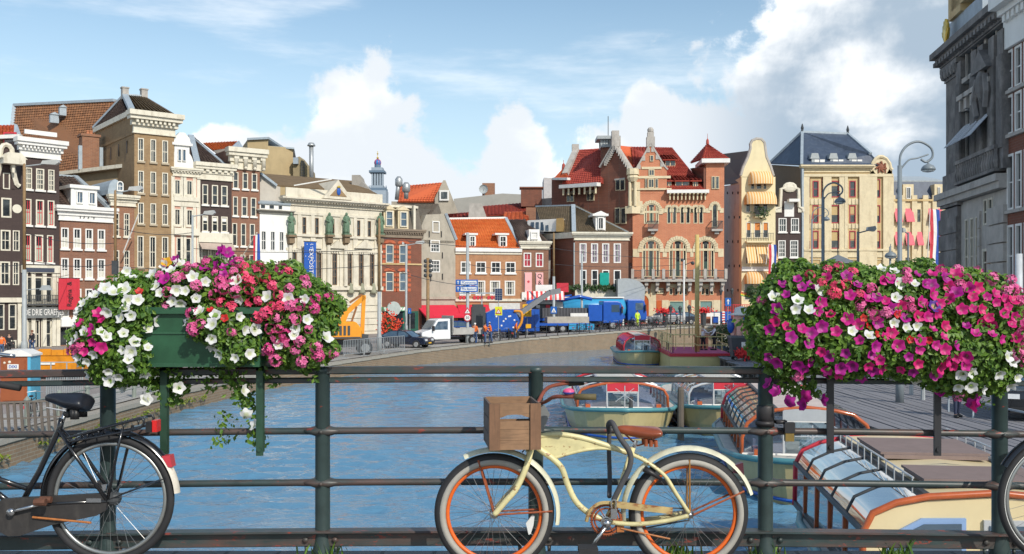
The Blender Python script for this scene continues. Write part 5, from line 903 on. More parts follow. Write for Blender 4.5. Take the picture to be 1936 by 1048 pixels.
for i in range(16):x=1375+(i%3)*10+((i//3)%2)*3; y=365+(i//3)*46; p=P(x,y,118.2+(1402-x)*.27); mb.box(p.x-.07,p.x+.07,p.y-.08,p.y,p.z-.16,p.z+.16)
mb.build('wall_anchor',BLACK,f.root,world=True,kind='stuff')
# --- black stepped gable house ----------------------------------
f=Fac('canal_house','black little house with cream bordered shaped gable and white plaque','house',1465,119,1514,119)
for y0,y1,xs in ((405,520,[(358,424),(460,526)]),(588,728,[(356,416),(453,520)]),(805,935,[(350,412),(450,516)])):f.rows(C3,y0,y1,xs,bars=(3,2)if y0<500 else (3,4),frame=WHITE,sill=WHITE,fw=.11)
f.wall(f.z(C3.x(330),C3.y(357)),BR_DARK,6); f.put_windows(); f.gable(C3,[(325,358),(325,330),(376,318),(380,165),(418,158),(450,130),(488,158),(518,165),(524,318),(558,330),(558,358)],BR_DARK,.4)
mb=MB(); pp=f.poly(C3,[(322,350),(330,325),(370,315),(377,165),(415,156),(432,132),(452,124),(474,134),(488,156),(521,165),(526,312),(555,325),(560,352)]); mb.tube([(u,-.06,z)for u,z in pp],.23,6)
for a,b in (((322,358),(382,318)),((517,358),(562,318))):u0,z0=f.uv(C3.x(a[0]),C3.y(a[1])); u1,z1=f.uv(C3.x(b[0]),C3.y(b[1])); mb.box(u0,u1,-.12,.05,z0,z1)
u,z=f.uv(C3.x(450),C3.y(150)); mb.ball((u,-.1,z),.9,.2,.65,10,6); mb.build('gable_coping',CREAM,f.root); mb=MB(); u,z=f.uv(C3.x(465),C3.y(262)); mb.box(u-.6,u+.7,-1.1,0,z-.2,z+.15); mb.build('hoist_beam',WHITE,f.root); mb=MB(); u,z=f.uv(C3.x(445),C3.y(330)); mb.box(u-.6,u+.6,-.06,0,z-.95,z+.95); mb.build('plaque',WHITE,f.root)
# --- sandstone bank ----------------------------------------------
f=Fac('bank_building','sandstone building with blue slate hipped roof, red sashes and round emblem gable','building',1519,121,1687,121)
RF=paint('dark_red_sash',(.36,.03,.05),.5); BL=paint('tan_blind',(.52,.38,.18),.8,.06)
for y0,yw,y1 in ((178,212,350),(420,505,582),(650,742,812)):
 tops=y0>300
 for a,b,fr in ((172,228,1),(328,410,1),(503,562,1)):
  f.rows(C4,y0 if tops else (200 if a!=328 else 200),y1,[(a,b)],bars=(1,2)if a!=328 else (1,1),frame=RF,fw=.12,blind=(BL,.55 if tops else (.3 if a==328 else .0001)))
 for a in ((135,151),(251,267),(475,489),(586,603)):f.rows(C4,y0 if not tops else yw,y1,[a],bars=(1,1),frame=RF,fw=.06)
for y0,yw,y1 in ((185,295,352),(420,525,580),(650,725,810)):f.rows(C4,y0,y1,[(730,783)],bars=(1,1),frame=RF,fw=.1,blind=(BL,.6))
for a in ((140,250),(350,440),(475,605),(720,805)):f.rows(C4,905,1040,[a],bars=(1,1),frame=SAND2,fw=.1,blind=(BL,.97))
f.wall(f.z(C4.x(100),C4.y(75)),SAND,12); f.put_windows(); f.cornice(C4,100,62,125,SAND2,.7,0,u1=f.u(C4.x(690))); f.band(C4,100,140,165,.3,SAND2,'string_course'); f.band(C4,100,815,832,.35,SAND2,'string_course'); f.band(C4,100,832,890,.12,SAND2,'frieze')
mb=MB()
for a,w_ in ((112,12),(300,16),(322,6),(447,16),(470,6),(640,22),(672,14),(705,18),(850,20),(815,5)):u=f.u(C4.x(a)); mb.box(u-w_*.0175*1.9,u+w_*.0175*1.9,-.3+.013*(a%9),0,0 if w_>8 else f.z(C4.x(100),C4.y(812)),f.z(C4.x(100),C4.y(165)))
parts(mb,'pilaster',SAND2,f.root)
for y0,y1 in ((362,415),(590,630)):
 mb=MB(); z0,z1=f.z(C4.x(100),C4.y(y1)),f.z(C4.x(100),C4.y(y0))
 for a,b in ((135,280),(325,430),(475,610)):
  u0,u1=f.u(C4.x(a)),f.u(C4.x(b)); mb.box(u0,u1,-.08,0,z0,z1); n_=4
  for i in range(n_):u=u0+(u1-u0)*(i+.5)/n_; mb.ball((u,-.1,(z0+z1)/2),.1,.1,.42,6,5)
 parts(mb,'carved_panel',SAND2,f.root)
f.gable(C4,[(690,160),(690,110),(705,95),(715,40),(740,5),(770,-15),(800,-15),(835,5),(865,45),(872,90),(888,105),(888,160)],SAND,1.2)
mb=MB(); mb.tube([(u,.0,z)for u,z in f.poly(C4,[(690,110),(705,92),(716,40),(740,4),(770,-16),(800,-16),(835,4),(864,45),(873,88),(888,104)])],.25,6); mb.build('gable_coping',SAND2,f.root); u,z=f.uv(C4.x(785),C4.y(80)); mb=MB(); mb.lathe([(1.05,-.12),(1.05,0)],18,(u,0,z),'y'); mb.build('emblem_disc',SAND2,f.root); mb=MB(); RBR=paint('rust_brown_emblem',(.25,.08,.04),.6)
for i in range(7):a=i*2*pi/7; mb.tube([(u+cos(a)*.3,-.2,z+sin(a)*.3),(u+cos(a+.7)*.7,-.22,z+sin(a+.7)*.75)],.13,6)
mb.ball((u,-.2,z),.4,.15,.5,8,6); mb.tube([(u+.55,-.2,z+.5),(u+.55,-.2,z-.8)],.08,6); mb.build('emblem',RBR,f.root)
zt=f.z(C4.x(100),C4.y(70)); eL=f.w(-.3,-.3,zt+.15); eR=f.w(f.W*.86,-.3,zt+.15); aL=P(K7.x(488),K7.y(82),127); aR=P(K7.x(725),K7.y(92),127)
roof_slab(f.root,[eL,eR,P(K7.x(845),K7.y(195),121.5),aR,aL],SLATE); bl=P(K7.x(316),K7.y(246),131); roof_slab(f.root,[bl,eL,aL],SLATE); roof_slab(f.root,[eR,f.w(f.W,12,zt),aR],SLATE); mb=MB()
for a,b in ((aL,aR),(aL,eL),(aR,P(K7.x(845),K7.y(195),121.4)),(aL,bl)):mb.beam(a,b,.35,.3)
mb.build('roof_flashing',LEADC,f.root,world=True); mb=MB(); [mb.lathe([(.2,-.3),(.16,.4),(.22,.5),(.05,1.1)],8,q)for q in (aL,aR)]; parts(mb,'finial',DARKM,f.root,world=True)
for x in (553,650,748):
 Yd=121.2; p0,p1=P(K7.x(x-16),K7.y(252),Yd),P(K7.x(x+16),K7.y(222),Yd); mb=MB(); mb.box(p0.x,p1.x,Yd,Yd+2,p0.z,p1.z); mb.prism([(p0.x-.2,p1.z),(p1.x+.2,p1.z),((p0.x+p1.x)/2+.4,p1.z+.7),((p0.x+p1.x)/2-.4,p1.z+.7)],Yd-.1,Yd+2); mb.build('dormer',GREYP,f.root,world=True); mb=MB()
 for i in range(2):mb.box(p0.x+.35+i*.7,p0.x+.95+i*.7,Yd-.05,Yd+.02,p0.z+.3,p1.z-.1)
 mb.build('pane',WHITE,f.root,world=True)
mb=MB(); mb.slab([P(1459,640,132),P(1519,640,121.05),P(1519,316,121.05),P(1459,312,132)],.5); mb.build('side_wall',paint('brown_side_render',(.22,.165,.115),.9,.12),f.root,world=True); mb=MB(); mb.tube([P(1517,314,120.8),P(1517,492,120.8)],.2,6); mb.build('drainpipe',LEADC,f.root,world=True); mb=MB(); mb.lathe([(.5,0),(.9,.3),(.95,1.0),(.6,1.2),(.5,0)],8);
# --- pale building with blue mansard ------------------------------
f=Fac('shop_building','pale sandstone building with blue mansard and pink awnings over its windows','building',1687,127,1800,127)
PKA=paint('pink_awning',(.70,.16,.20),.8,.1)
for y0,y1 in ((452,578),(660,790)):f.rows(C4,y0,y1,[(905,960),(1000,1068),(1102,1152),(1210,1256),(1290,1330)],bars=(1,1),frame=SAND2,fw=.1)
f.rows(C4,885,985,[(905,950),(990,1056),(1094,1145),(1205,1250),(1285,1330)],bars=(1,1),frame=SAND2,fw=.1)
zt=f.z(C4.x(890),C4.y(365)); f.wall(zt,SAND2,8); f.put_windows()
for y in (450,660):
 for a,b in ((903,965),(998,1072),(1100,1155),(1208,1260),(1288,1335)):
  if (y,a)==(450,1100):continue
  awning(f.root,f.u(C4.x(a)),f.u(C4.x(b)),f.z(C4.x(905),C4.y(y)),1.7,.8,PKA,.15)
z=f.z(C4.x(905),C4.y(880)); awning(f.root,f.u(C4.x(1285)),f.u(C4.x(1335)),z,1.7,.8,PKA,.15)
awning(f.root,f.u(C4.x(1225)),f.u(C4.x(1330)),f.z(C4.x(1225),C4.y(925)),1.2,1.6,PKA)
mb=MB()
for a in (888,978,1085,1185,1270):u=f.u(C4.x(a)); mb.box(u-.35,u+.35,-.25,0,0,zt+.5)
parts(mb,'pilaster',SAND2,f.root); f.band(C4,890,368,385,.3,SAND,'string_course'); zr=f.z(C4.x(890),C4.y(198),1.5); roof_slab(f.root,[f.w(0,.3,zt),f.w(f.W,.3,zt),f.w(f.W,1.6,zr),f.w(0,1.6,zr)],SLATE,'mansard'); roof_slab(f.root,[f.w(0,1.5,zr),f.w(f.W,1.5,zr),f.w(f.W,9,zr+1.5),f.w(0,9,zr+1.5)],paint('glass_roof_grey',(.42,.46,.48),.4))
for a,b in ((985,1080),(1268,1345)):
 u0,u1=f.u(C4.x(a)),f.u(C4.x(b)); z1=f.z(C4.x(a),C4.y(232)); mb=MB(); mb.box(u0,u1,-.1,1.8,zt-.2,z1); mb.build('dormer',SAND2,f.root); o=window(f.root,u0+.4,u1-.4,zt,z1-.4,bars=(2,1),frame=WHITE,rec=-.02,surf=.1); o.location.y=-.1
# --- rear roofs and tower ---------------------------------------
bb=thing('gabled_house','pale gabled house with bright red roof and small square window','house',P(800,600,140)); mb=MB(); mb.slab([P(822,375,138),P(838,341,138),P(842,341,138),P(866,402,138),P(866,600,138),P(822,600,138)],.6); mb.build('wall',STUCCO,bb,world=True); tiles(bb,P(752,381,139),P(821,381,138.5),P(836,345,142),P(757,352,144),T_RED,(.5,.45)); mb=MB(); mb.slab([P(740,381,139.3),P(825,381,139.3),P(825,600,139.3),P(740,600,139.3)],6); mb.build('rear_wall',STUCCO,bb,world=True); mb=MB(); q=P(840,373,137.8); mb.box(q.x-.7,q.x+.7,q.y-.1,q.y,q.z-.5,q.z+1.0); mb.build('window',WHITE,bb,world=True); mb=MB(); mb.box(q.x-.45,q.x+.45,q.y-.15,q.y-.05,q.z-.25,q.z+.75); mb.build('pane',PANE,bb,world=True)
for px,py0,py1,r,lb in ((752,378,342,.42,'leaning steel vent duct beside the red rear roof'),(768,376,353,.45,'short steel vent cowl before the red rear roof')):
 a=P(px-2 if r<.44 else px,py0,134); b=P(px+2 if r<.44 else px,py1,134); t=thing('roof_vent',lb,'vent',a); mb=MB(); mb.tube([a,b],r*.7,10); mb.lathe([(r*.7,-.1),(r*1.25,.15),(r*1.25,1.0),(r*.6,1.4)],10,b-V((0,0,.8))); mb.build('pipe',STEEL,t,True,world=True)
bb=thing('concrete_building','long grey concrete building with brick chimney and satellite dish','building',P(920,600,150)); mb=MB(); mb.slab([P(858,376,150),P(950,366,150),P(990,368,150),P(990,600,150),P(858,600,150)],10); mb.build('wall',paint('grey_concrete',(.36,.35,.32),.9,.1,.8),bb,world=True); mb=MB(); q=P(925,366,152); mb.box(q.x-1.1,q.x+.9,q.y-.5,q.y+.6,q.z-.6,q.z+1.6); mb.build('chimney',BR_RED,bb,world=True); q=P(914,358,151); mb=MB(); mb.lathe([(.05,.1),(.5,0),(.72,-.18)],12,q,'y',cap=False); mb.tube([q,q+V((.2,.3,-1))],.05,5); mb.build('satellite_dish',GREYP,bb,world=True)
bb=thing('tiled_house','low house with crimson tiled ridges behind the orange roof','house',P(930,600,128)); tiles(bb,P(846,411,126),P(905,411,126),P(898,400,129),P(846,404,129),T_CRIM,(.5,.4)); tiles(bb,P(908,408,130),P(1000,402,130),P(995,383,134),P(910,390,134),T_CRIM,(.5,.4)); tiles(bb,P(950,420,124),P(1000,415,124),P(998,400,127),P(954,401,127),T_RED,(.5,.4)); mb=MB(); mb.slab([P(846,410,134.5),P(1000,403,134.5),P(1000,600,134.5),P(846,600,134.5)],4); mb.build('wall',BR_RED,bb,world=True); q=P(902,408,124); mb=MB(); mb.prism([(q.x-1.2,q.z-1.2),(q.x+1.6,q.z-1.2),(q.x+.6,q.z+1.6),(q.x-1.0,q.z+1.6)],q.y,q.y+1.2); mb.build('chimney',GSTONE,bb,world=True)
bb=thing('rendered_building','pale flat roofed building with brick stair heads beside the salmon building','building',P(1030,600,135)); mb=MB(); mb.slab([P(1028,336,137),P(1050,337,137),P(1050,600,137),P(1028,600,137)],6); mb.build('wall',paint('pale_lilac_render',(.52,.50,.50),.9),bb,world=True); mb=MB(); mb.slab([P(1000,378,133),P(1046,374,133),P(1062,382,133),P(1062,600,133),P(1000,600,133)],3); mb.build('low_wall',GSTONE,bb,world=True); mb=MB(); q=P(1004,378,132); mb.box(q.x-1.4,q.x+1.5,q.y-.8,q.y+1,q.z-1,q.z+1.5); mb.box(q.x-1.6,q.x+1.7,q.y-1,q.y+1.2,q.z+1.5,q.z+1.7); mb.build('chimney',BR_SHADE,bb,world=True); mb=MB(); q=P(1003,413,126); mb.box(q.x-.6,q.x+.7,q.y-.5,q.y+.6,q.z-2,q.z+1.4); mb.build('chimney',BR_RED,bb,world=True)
tw=thing('church_tower','distant grey church tower with blue and red crown above the palace roof','tower',P(714,500,400)); k=400/1800
def ring(w,py0,py1,name,mat,n=4,taper=1.0):mb=MB(); c=P(714,py0,400); h=(py0-py1)*k; mb.lathe([(w*k/2*1.414,0),(w*k/2*1.414*taper,h)]if n==4 else [(w*k/2,0),(w*k/2*taper,h)],n,(0,0,0)); a=pi/4 if n==4 else 0; mb.v=[tuple(V((p[0]*cos(a)-p[1]*sin(a),p[0]*sin(a)+p[1]*cos(a),p[2]))+c)for p in mb.v]; return mb.build(name,mat,tw,world=True)
TS=paint('tower_stone_blue_grey',(.30,.36,.42),.8,.15,.3); TL=paint('tower_lead',(.12,.18,.25),.6)
ring(36,640,362,'shaft',TS); ring(34,362,357,'gallery',TL); ring(24,357,352,'plinth',TS); ring(15,352,328,'core',TL); ring(29,328,324,'cornice',TL); ring(21,324,318,'upper_cornice',TS); ring(12,318,312,'drum',TL,10)
for dx in (-10,-5,0,5,10):mb=MB(); q=P(714+dx,352,400-10*k); mb.box(q.x-.35,q.x+.35,q.y-.3,q.y+.3,q.z,q.z+24*k); mb.build('column',TS,tw,world=True)
for dx in (-16,16):mb=MB(); q=P(714+dx,362,398); mb.lathe([(.35,0),(.3,1.6),(.02,2.6)],6,q); mb.build('pinnacle',TL,tw,world=True)
mb=MB(); mb.ball(P(714,308,400),6.2*k,6.2*k,6.5*k,12,8); mb.build('crown_blue',paint('crown_blue_paint',(.03,.20,.5),.4),tw,True,world=True); mb=MB()
for i in range(6):a=i*pi/3; c=P(714,308,400); mb.tube([c+V((cos(a)*6.3*k*cos(t),sin(a)*6.3*k*cos(t),6.6*k*sin(t)))for t in (-.9,-.4,.1,.6,1.1,1.5)],.13,5)
mb.build('crown_ribs',RED,tw,world=True); mb=MB(); mb.tube([P(714,301,400),P(714,286,400)],.12,5); mb.ball(P(714,299,400),.5,n=8,k=5); mb.ball(P(714,291,400),.35,n=8,k=5); mb.build('gilt_cross',GOLDT,tw,world=True)
# --- right side: sooty stone building, brick house ---------------
f=Fac('stone_building','tall sooty black stone building with giant fluted pilasters above the terrace','building',1817,53,1905,46,zb=TZ)
H=f.z(1811,112); ZL=f.z(1811,385); f.rows(B4,470,600,[(262,285)],bars=(1,1),frame=SOOT)if False else None
f.rows(B5,395,590,[(402,430),(438,472)],bars=(1,2),frame=STONE,fw=.14,rec=.07); f.rows(B5,770,980,[(395,465)],bars=(1,2),frame=STONE,fw=.14,rec=.07); f.rows(B5,545,980,[(262,285),(302,325),(342,362)],bars=(1,3),frame=STONE,fw=.1,rec=.07)
f.wall(ZL,GSTONE,10,u1=f.W); f.put_windows(); mb=MB(); mb.box(.0,f.W,.15,9.8,ZL,H); mb.build('upper_wall',SOOT,f.root)
W_=f.W
# left end pavilion (faces the canal mouth)
endw=MB(); endw.box(-3.2,.0,-.2,9,-1,ZL-.2); endw.build('corner_pier',SOOT,f.root); endw=MB(); endw.box(-2.6,.0,.15,9,ZL-.2,H); endw.build('corner_wall',SOOT,f.root)
e2=MB(); zp0,zp1=f.z(1800,330),f.z(1800,152)
for i in range(9):x=-2.3+i*.25; e2.lathe([(.16,zp0),(.15,zp1)],8,(x,.05,0))
e2.box(-2.6,.05,-.05,.3,zp0,zp1); e2.box(-2.75,.15,-.2,.4,zp0-1.0,zp0); e2.box(-2.9,.3,-.3,.5,zp0-1.9,zp0-1.0); e2.build('fluted_pilaster',SOOT,f.root)
e2=MB(); z=f.z(1800,152)
for i in range(3):e2.box(-2.6-.1*i,.05+.1*i,-.15-.1*i,.3,z+i*.3,z+i*.3+.26)
for i in range(5):e2.ball((-2.4+i*.55,-.25,z+.45),.26,.2,.35,8,5)
e2.build('carved_capital',SOOT,f.root)
for zz0,zz1,pr in ((f.z(1800,123),H,.2),):e2=MB(); e2.box(-2.7,W_,-pr,.3,zz0,zz1); e2.build('frieze',SOOT,f.root)
e2=MB();
for i,(p,h0,h1)in enumerate(((.3,0,.35),(.5,.35,.6),(.75,.6,.95))):e2.box(-2.7-p,W_+.0,-p,.3,H+h0,H+h1)
x=-3.0
while x<W_:e2.box(x-.16,x+.16,-.62,0,H+.12,H+.36); x+=.55
e2.build('main_cornice',SOOT,f.root); e2=MB(); zt=f.z(1800,38); e2.box(-3.3,W_*.45,.1,6,H+.95,zt); e2.build('attic_block',paint('lead_sheet_dirty',(.34,.40,.46),.6,.2,2),f.root); e2=MB(); e2.box(-1.6,.5,-.3,2,H+.95,zt-1.2); e2.box(-2.0,.2,-.1,3,zt,zt+1.3); e2.box(-1.4,W_*.3,-.1,3,zt+.4,zt+1.7); e2.build('stone_pedestal',SAND,f.root)
e2=MB()
for i in range(7):a=-1.2+i*.4; e2.tube([(-1.4,-.38,zt-1.4),(-1.4+sin(a)*.35,-.4,zt-1.1+cos(a)*.5),(-1.4+sin(a)*.6,-.4,zt-1.0+cos(a)*1.0)],[.1,.12,.07],6)
e2.lathe([(.28,-.1),(.28,.1)],12,(-1.35,-.4,zt-1.7),'y'); e2.build('gilt_palmette',GOLDT,f.root)
z=f.z(1811,372); e2=MB(); e2.box(-3.3,W_,-.55,.2,z,z+.35); e2.box(-3.2,W_,-.4,.2,z-.35,z); e2.build('ledge',GSTONE,f.root)
e2=MB(); nC=9
for i in range(nC):zz=.2+i*(ZL-.9)/nC; e2.box(-3.28,.02,-.28,-.19,zz,zz+(ZL-.9)/nC-.06); e2.box(-3.28,-3.19,-.28,5,zz,zz+(ZL-.9)/nC-.06)
parts(e2,'rusticated_course',SOOT,f.root); e2=MB()
for i in range(9):zz=.2+i*(ZL-.9)/9; e2.box(W_-2.6,W_-1.7,-.12,.0,zz,zz+(ZL-.9)/9-.07); e2.box(W_-1.5,W_,-.2,.0,zz,zz+(ZL-.9)/9-.07); e2.box(W_*.42,W_*.47,-.1,0,zz,zz+(ZL-.9)/9-.07)
parts(e2,'rusticated_course',GSTONE,f.root)
# upper bays: pilasters, windows with consoles, balustrade, striped sun blinds
e2=MB(); z0,z1=f.z(1811,352),H-.4
for u in (.35,W_*.40,W_*.55,W_*.78,W_*.96):e2.box(u-.4,u+.4,-.25,.2,z0,z1); [e2.lathe([(.09,z0+1),(.08,z1-1.2)],6,(u-.28+i*.14,-.26,0))for i in range(5)]
parts(e2,'giant_pilaster',SOOT,f.root)
for u in (1.3,2.3,3.3,W_*.665):
 big=u>4; w2=.42 if not big else .7; za=f.z(1811,335)
 for a,b in ((za+.2,za+3.4),(za+5.2,za+6.6)):
  e2=MB(); e2.box(u-w2,u+w2,.1,.16,a,b); e2.build('window',PANE,f.root); e2=MB(); e2.box(u-w2-.14,u-w2,-.0,.2,a-.1,b+.1); e2.box(u+w2,u+w2+.14,-.0,.2,a-.1,b+.1); e2.box(u-w2-.2,u+w2+.2,-.12,.2,b,b+.22); e2.box(u-w2-.2,u+w2+.2,-.2,.2,a-.25,a); e2.build('window_surround',GSTONE,f.root)
 e2=MB(); e2.box(u-w2-.25,u+w2+.25,-.45,.15,za+4.0,za+4.25); e2.box(u-w2-.1,u-w2+.12,-.35,.15,za+3.4,za+4.0); e2.box(u+w2-.12,u+w2+.1,-.35,.15,za+3.4,za+4.0); e2.build('window_console',GSTONE,f.root)
 SB=striped('white_striped_blind',(.75,.76,.78),(.25,.28,.33),.16,0); e2=MB(); zt2=za+2.6; e2.add([(u-w2,-.1,zt2),(u+w2,-.1,zt2),(u+w2,-1.15,zt2-1.2),(u-w2,-1.15,zt2-1.2)],[(0,1,2,3)]); e2.add([(u-w2,-.14,zt2),(u+w2,-.14,zt2),(u+w2,-1.19,zt2-1.2),(u-w2,-1.19,zt2-1.2)],[(3,2,1,0)]); e2.build('sun_blind',SB,f.root)
z=f.z(1811,355); e2=MB(); e2.box(.3,W_*.95,-.5,.1,z+1.1,z+1.3); e2.box(.3,W_*.95,-.5,.1,z,z+.15); x=.5
while x<W_*.95:e2.lathe([(.1,z+.15),(.16,z+.5),(.08,z+.9),(.12,z+1.1)],6,(x,-.35,0)); x+=.36
e2.build('balustrade',SOOT,f.root); e2=MB(); u=W_*.665; z=f.z(1811,240); e2.prism([(u-1.2,z+1.9),(u+1.2,z+1.9),(u,z+3.0)],-.6,.1); e2.ball((u,-.4,z+1.2),.5,.35,.8,8,6); e2.tube([(u-.6,-.4,z+1.6),(u-1.0,-.45,z+.6),(u-.7,-.4,z-.3)],.2,6); e2.tube([(u+.6,-.4,z+1.6),(u+.9,-.45,z+.7),(u+.6,-.4,z)],.2,6); e2.build('carved_figures',SOOT,f.root)
g=Fac('canal_house','dark red brick house with tall white framed sash windows beside the sooty stone building','house',1905,46,2010,40.5,zb=TZ)
for y0,y1 in ((345,640),(640,930)):g.rows(B4,y0,y1-30,[(500,543),(556,602),(615,665)],bars=(1,2),frame=WHITE,sill=GSTONE,fw=.3)
for y0,y1 in ((55,480),(590,1060),(1110,1500)):g.rows(B5,y0,y1,[(582,632),(645,695),(712,768)],bars=(1,2),frame=WHITE,sill=GSTONE,fw=.3)
g.wall(g.z(1906,95),BR_DRED,8); g.put_windows(); z=g.z(1906,95); g.bandz(z,z+1.6,.2,WHITE,'frieze'); g.bandz(z+1.6,z+1.9,.5,WHITE,'cornice',dent=.5); g.bandz(z+1.9,z+2.6,.9,WHITE,'cornice')
# ------------------------------------------------------------ bridge railing, flower boxes, bicycles
RD=5.36; RS=FPX/RD
def rx(px):return(px-CX)/RS
def rz(py):return CZ-(py-HY)/RS
def hump(x):return-.0030*(x-.1)**2  # the bridge is slightly arched
RAILM=chipped('dark_green_rail_paint',(.034,.052,.052),(.23,.05,.035),.45,.60,.635,19,(.105,.062,.052)); POSTM=chipped('dark_green_post_paint',(.034,.056,.055),(.36,.06,.035),.42,.665,.685,10)
rail=thing('bridge_railing','dark green iron bridge railing with round posts and chipped rails','railing',(0,RD,0))
posts=[rx(p)for p in (-640,-218,204,610,1013,1447,1890,2330)]
for x in posts:
 h=hump(x); mb=MB(); zt=rz(697)+h
 mb.lathe([(.058,-.02),(.056,.06),(.046,.11),(.0425,.15),(.0415,zt-.02),(.048,zt-.015),(.048,zt+.006),(.03,zt+.012),(.004,zt+.014)],16)
 mb.build('post',POSTM,rail,True,loc=(x,0,0))
mb=MB()
def railseg(a,b,z,w,hgt,name='rail',n=6,yy=0.):
 mb=MB(); pts=[]
 for i in range(n+1):x=a+(b-a)*i/n; pts.append((x,yy,z+hump(x)))
 o=[(p[0],p[1]+dy,p[2]+dz)for p in pts for dy,dz in ((-w/2,-hgt/2+.006),(-w/2,hgt/2-.008),(-w/2+.012,hgt/2),(w/2-.012,hgt/2),(w/2,hgt/2-.008),(w/2,-hgt/2+.006),(w/2-.01,-hgt/2),(-w/2+.01,-hgt/2))]
 mb.add(o,[(i*8+j,i*8+(j+1)%8,(i+1)*8+(j+1)%8,(i+1)*8+j)for i in range(n)for j in range(8)]+[tuple(range(7,-1,-1)),tuple(n*8+j for j in range(8))])
 return mb.build(name,RAILM,rail)
for i in range(len(posts)-1):
 a,b=posts[i],posts[i+1]
 railseg(a,b,rz(699),.07,.042,'top_rail'); railseg(a+.04,b-.04,rz(717.5),.03,.032)
 for z in (rz(813.5),rz(911)):
  mb=MB(); pts=[]; r=[]
  for t in (.0,.03,.06,.12,.3,.5,.7,.88,.94,.97,1.):x=a+(b-a)*t; pts.append((x,0,z+hump(x)))
  mb.tube(pts,[.026,.026,.021,.0195,.0195,.0195,.0195,.0195,.021,.026,.026],10); mb.build('rail',RAILM,rail,True)
  if i:
   mb=MB()
   pts=[(a-.105,0,0),(a-.075,0,0),(a-.04,0,0),(a+.04,0,0),(a+.075,0,0),(a+.105,0,0)]; mb.tube([(p[0],p[1],z+hump(a))for p in pts],[.020,.030,.047,.047,.030,.020],12,flat=.62); mb.lathe([(.012,-.062),(.010,-.05)],8,(a,0,z+hump(a)),'y'); mb.build('rail_collar',RAILM,rail,True)
 zb0,zb1=rz(1031),rz(1003.5); mb=MB(); n_=6
 for k in range(n_):
  x0,x1=a+(b-a)*k/n_,a+(b-a)*(k+1)/n_; pass
 railseg(a,b,(zb0+zb1)/2,.05,zb1-zb0,'bottom_beam'); railseg(a,b,zb1+.007,.11,.014,'beam_flange',yy=-.02)
 for x in (a-.09,a+.075):
  mb=MB(); mb.lathe([(.016,-.038),(.016,-.026)],8,(x,0,(zb0+zb1)/2+hump(x)),'y'); mb.lathe([(.009,zb0-.03+hump(x)),(.011,zb0+hump(x))],6,(x,-.01,0)); parts(mb,'bolt',RAILM,rail,True)
x=rx(1447); mb=MB(); mb.lathe([(.050,rz(806)),(.050,rz(769)),(.046,rz(766))],14,(x,0,0)); mb.tube([(x-.06,-.03,rz(799)),(x-.02,-.055,rz(799)),(x+.03,-.055,rz(799))],.013,8); mb.box(x+.05,x+.11,-.045,.0,rz(800),rz(797)+.01); mb.build('sleeve',paint('dark_iron',(.03,.028,.03),.5),rail,True)
lock=thing('padlock','small brass padlock with black lock body hanging on the second railing bar','padlock',(rx(1486),RD-.05,rz(806))); mb=MB(); mb.box(-.028,.028,-.03,.01,-.028,.03); mb.build('shackle_body',BLACK,lock); mb=MB(); mb.box(-.024,.024,-.026,.006,-.075,-.03); mb.build('lock_body',paint('brass',(.32,.22,.07),.4,.2,20,.7),lock)
# grass tufts at the foot of the posts
for px,lb in ((610,'small green weeds at the foot of the plain post before the cream bicycle'),(1280,'small green weeds under the cream bicycle rear wheel'),(1447,'small green weeds at the foot of the post with the iron sleeve'),(1700,'small green weeds below the dark flower box')):
 mb=MB()
 for _ in range(45):
  p=V((rx(px)+random.gauss(0,.05),RD+.02+random.gauss(0,.05),.01)); a=random.uniform(0,6.28); h=random.uniform(.04,.13); d=V((cos(a),sin(a),0))*h*.5; s=d.orthogonal().normalized()*.008; mb.add([p-s,p+s,p+d*.5+V((0,0,h*.7))+s*.7,p+d+V((0,0,h))],[(0,1,2),(0,2,3)])
 tag(mb.build('weeds',LEAF),lb,'weeds')
# ---- flowers
def petmat(name,c,eye,c2=None):
 m,nt,b=new_mat(name); tc=nt.nodes.new('ShaderNodeTexCoord'); ln=nt.nodes.new('ShaderNodeVectorMath'); ln.operation='LENGTH'; nt.links.new(tc.outputs['Object'],ln.inputs[0]); oi=nt.nodes.new('ShaderNodeObjectInfo')
 base=mx(nt,oi.outputs['Random'],c,c2 or sc(c,.7)); col=mx(nt,rmp(nt,ln.outputs['Value'],.007,.021),eye,base); nt.links.new(col,b.inputs['Base Color']); b.inputs['Roughness'].default_value=.5
 t=nt.nodes.new('ShaderNodeBsdfTranslucent'); nt.links.new(base,t.inputs[0]); ms=nt.nodes.new('ShaderNodeMixShader'); ms.inputs[0].default_value=.22; nt.links.new(b.outputs[0],ms.inputs[1]); nt.links.new(t.outputs[0],ms.inputs[2]); nt.links.new(ms.outputs[0],nt.nodes['Material Output'].inputs[0]); return m
PW=petmat('white_petal',(.86,.86,.84),(.45,.5,.18),(.72,.73,.75)); PM=petmat('magenta_petal',(.52,.008,.30),(.08,.0,.05),(.42,.012,.27)); PH=petmat('hot_pink_petal',(.70,.012,.17),(.2,.0,.06),(.60,.012,.28)); PG=petmat('geranium_pink',(.74,.08,.30),(.55,.03,.2),(.80,.20,.42)); PR=petmat('red_petal',(.62,.012,.02),(.12,.0,.0),(.70,.05,.04)); PC=petmat('coral_petal',(.82,.07,.16),(.5,.02,.05),(.85,.10,.25)); PV=petmat('violet_petal',(.12,.04,.35),(.6,.5,.05)); PY=petmat('yellow_petal',(.75,.42,.02),(.5,.2,.0))
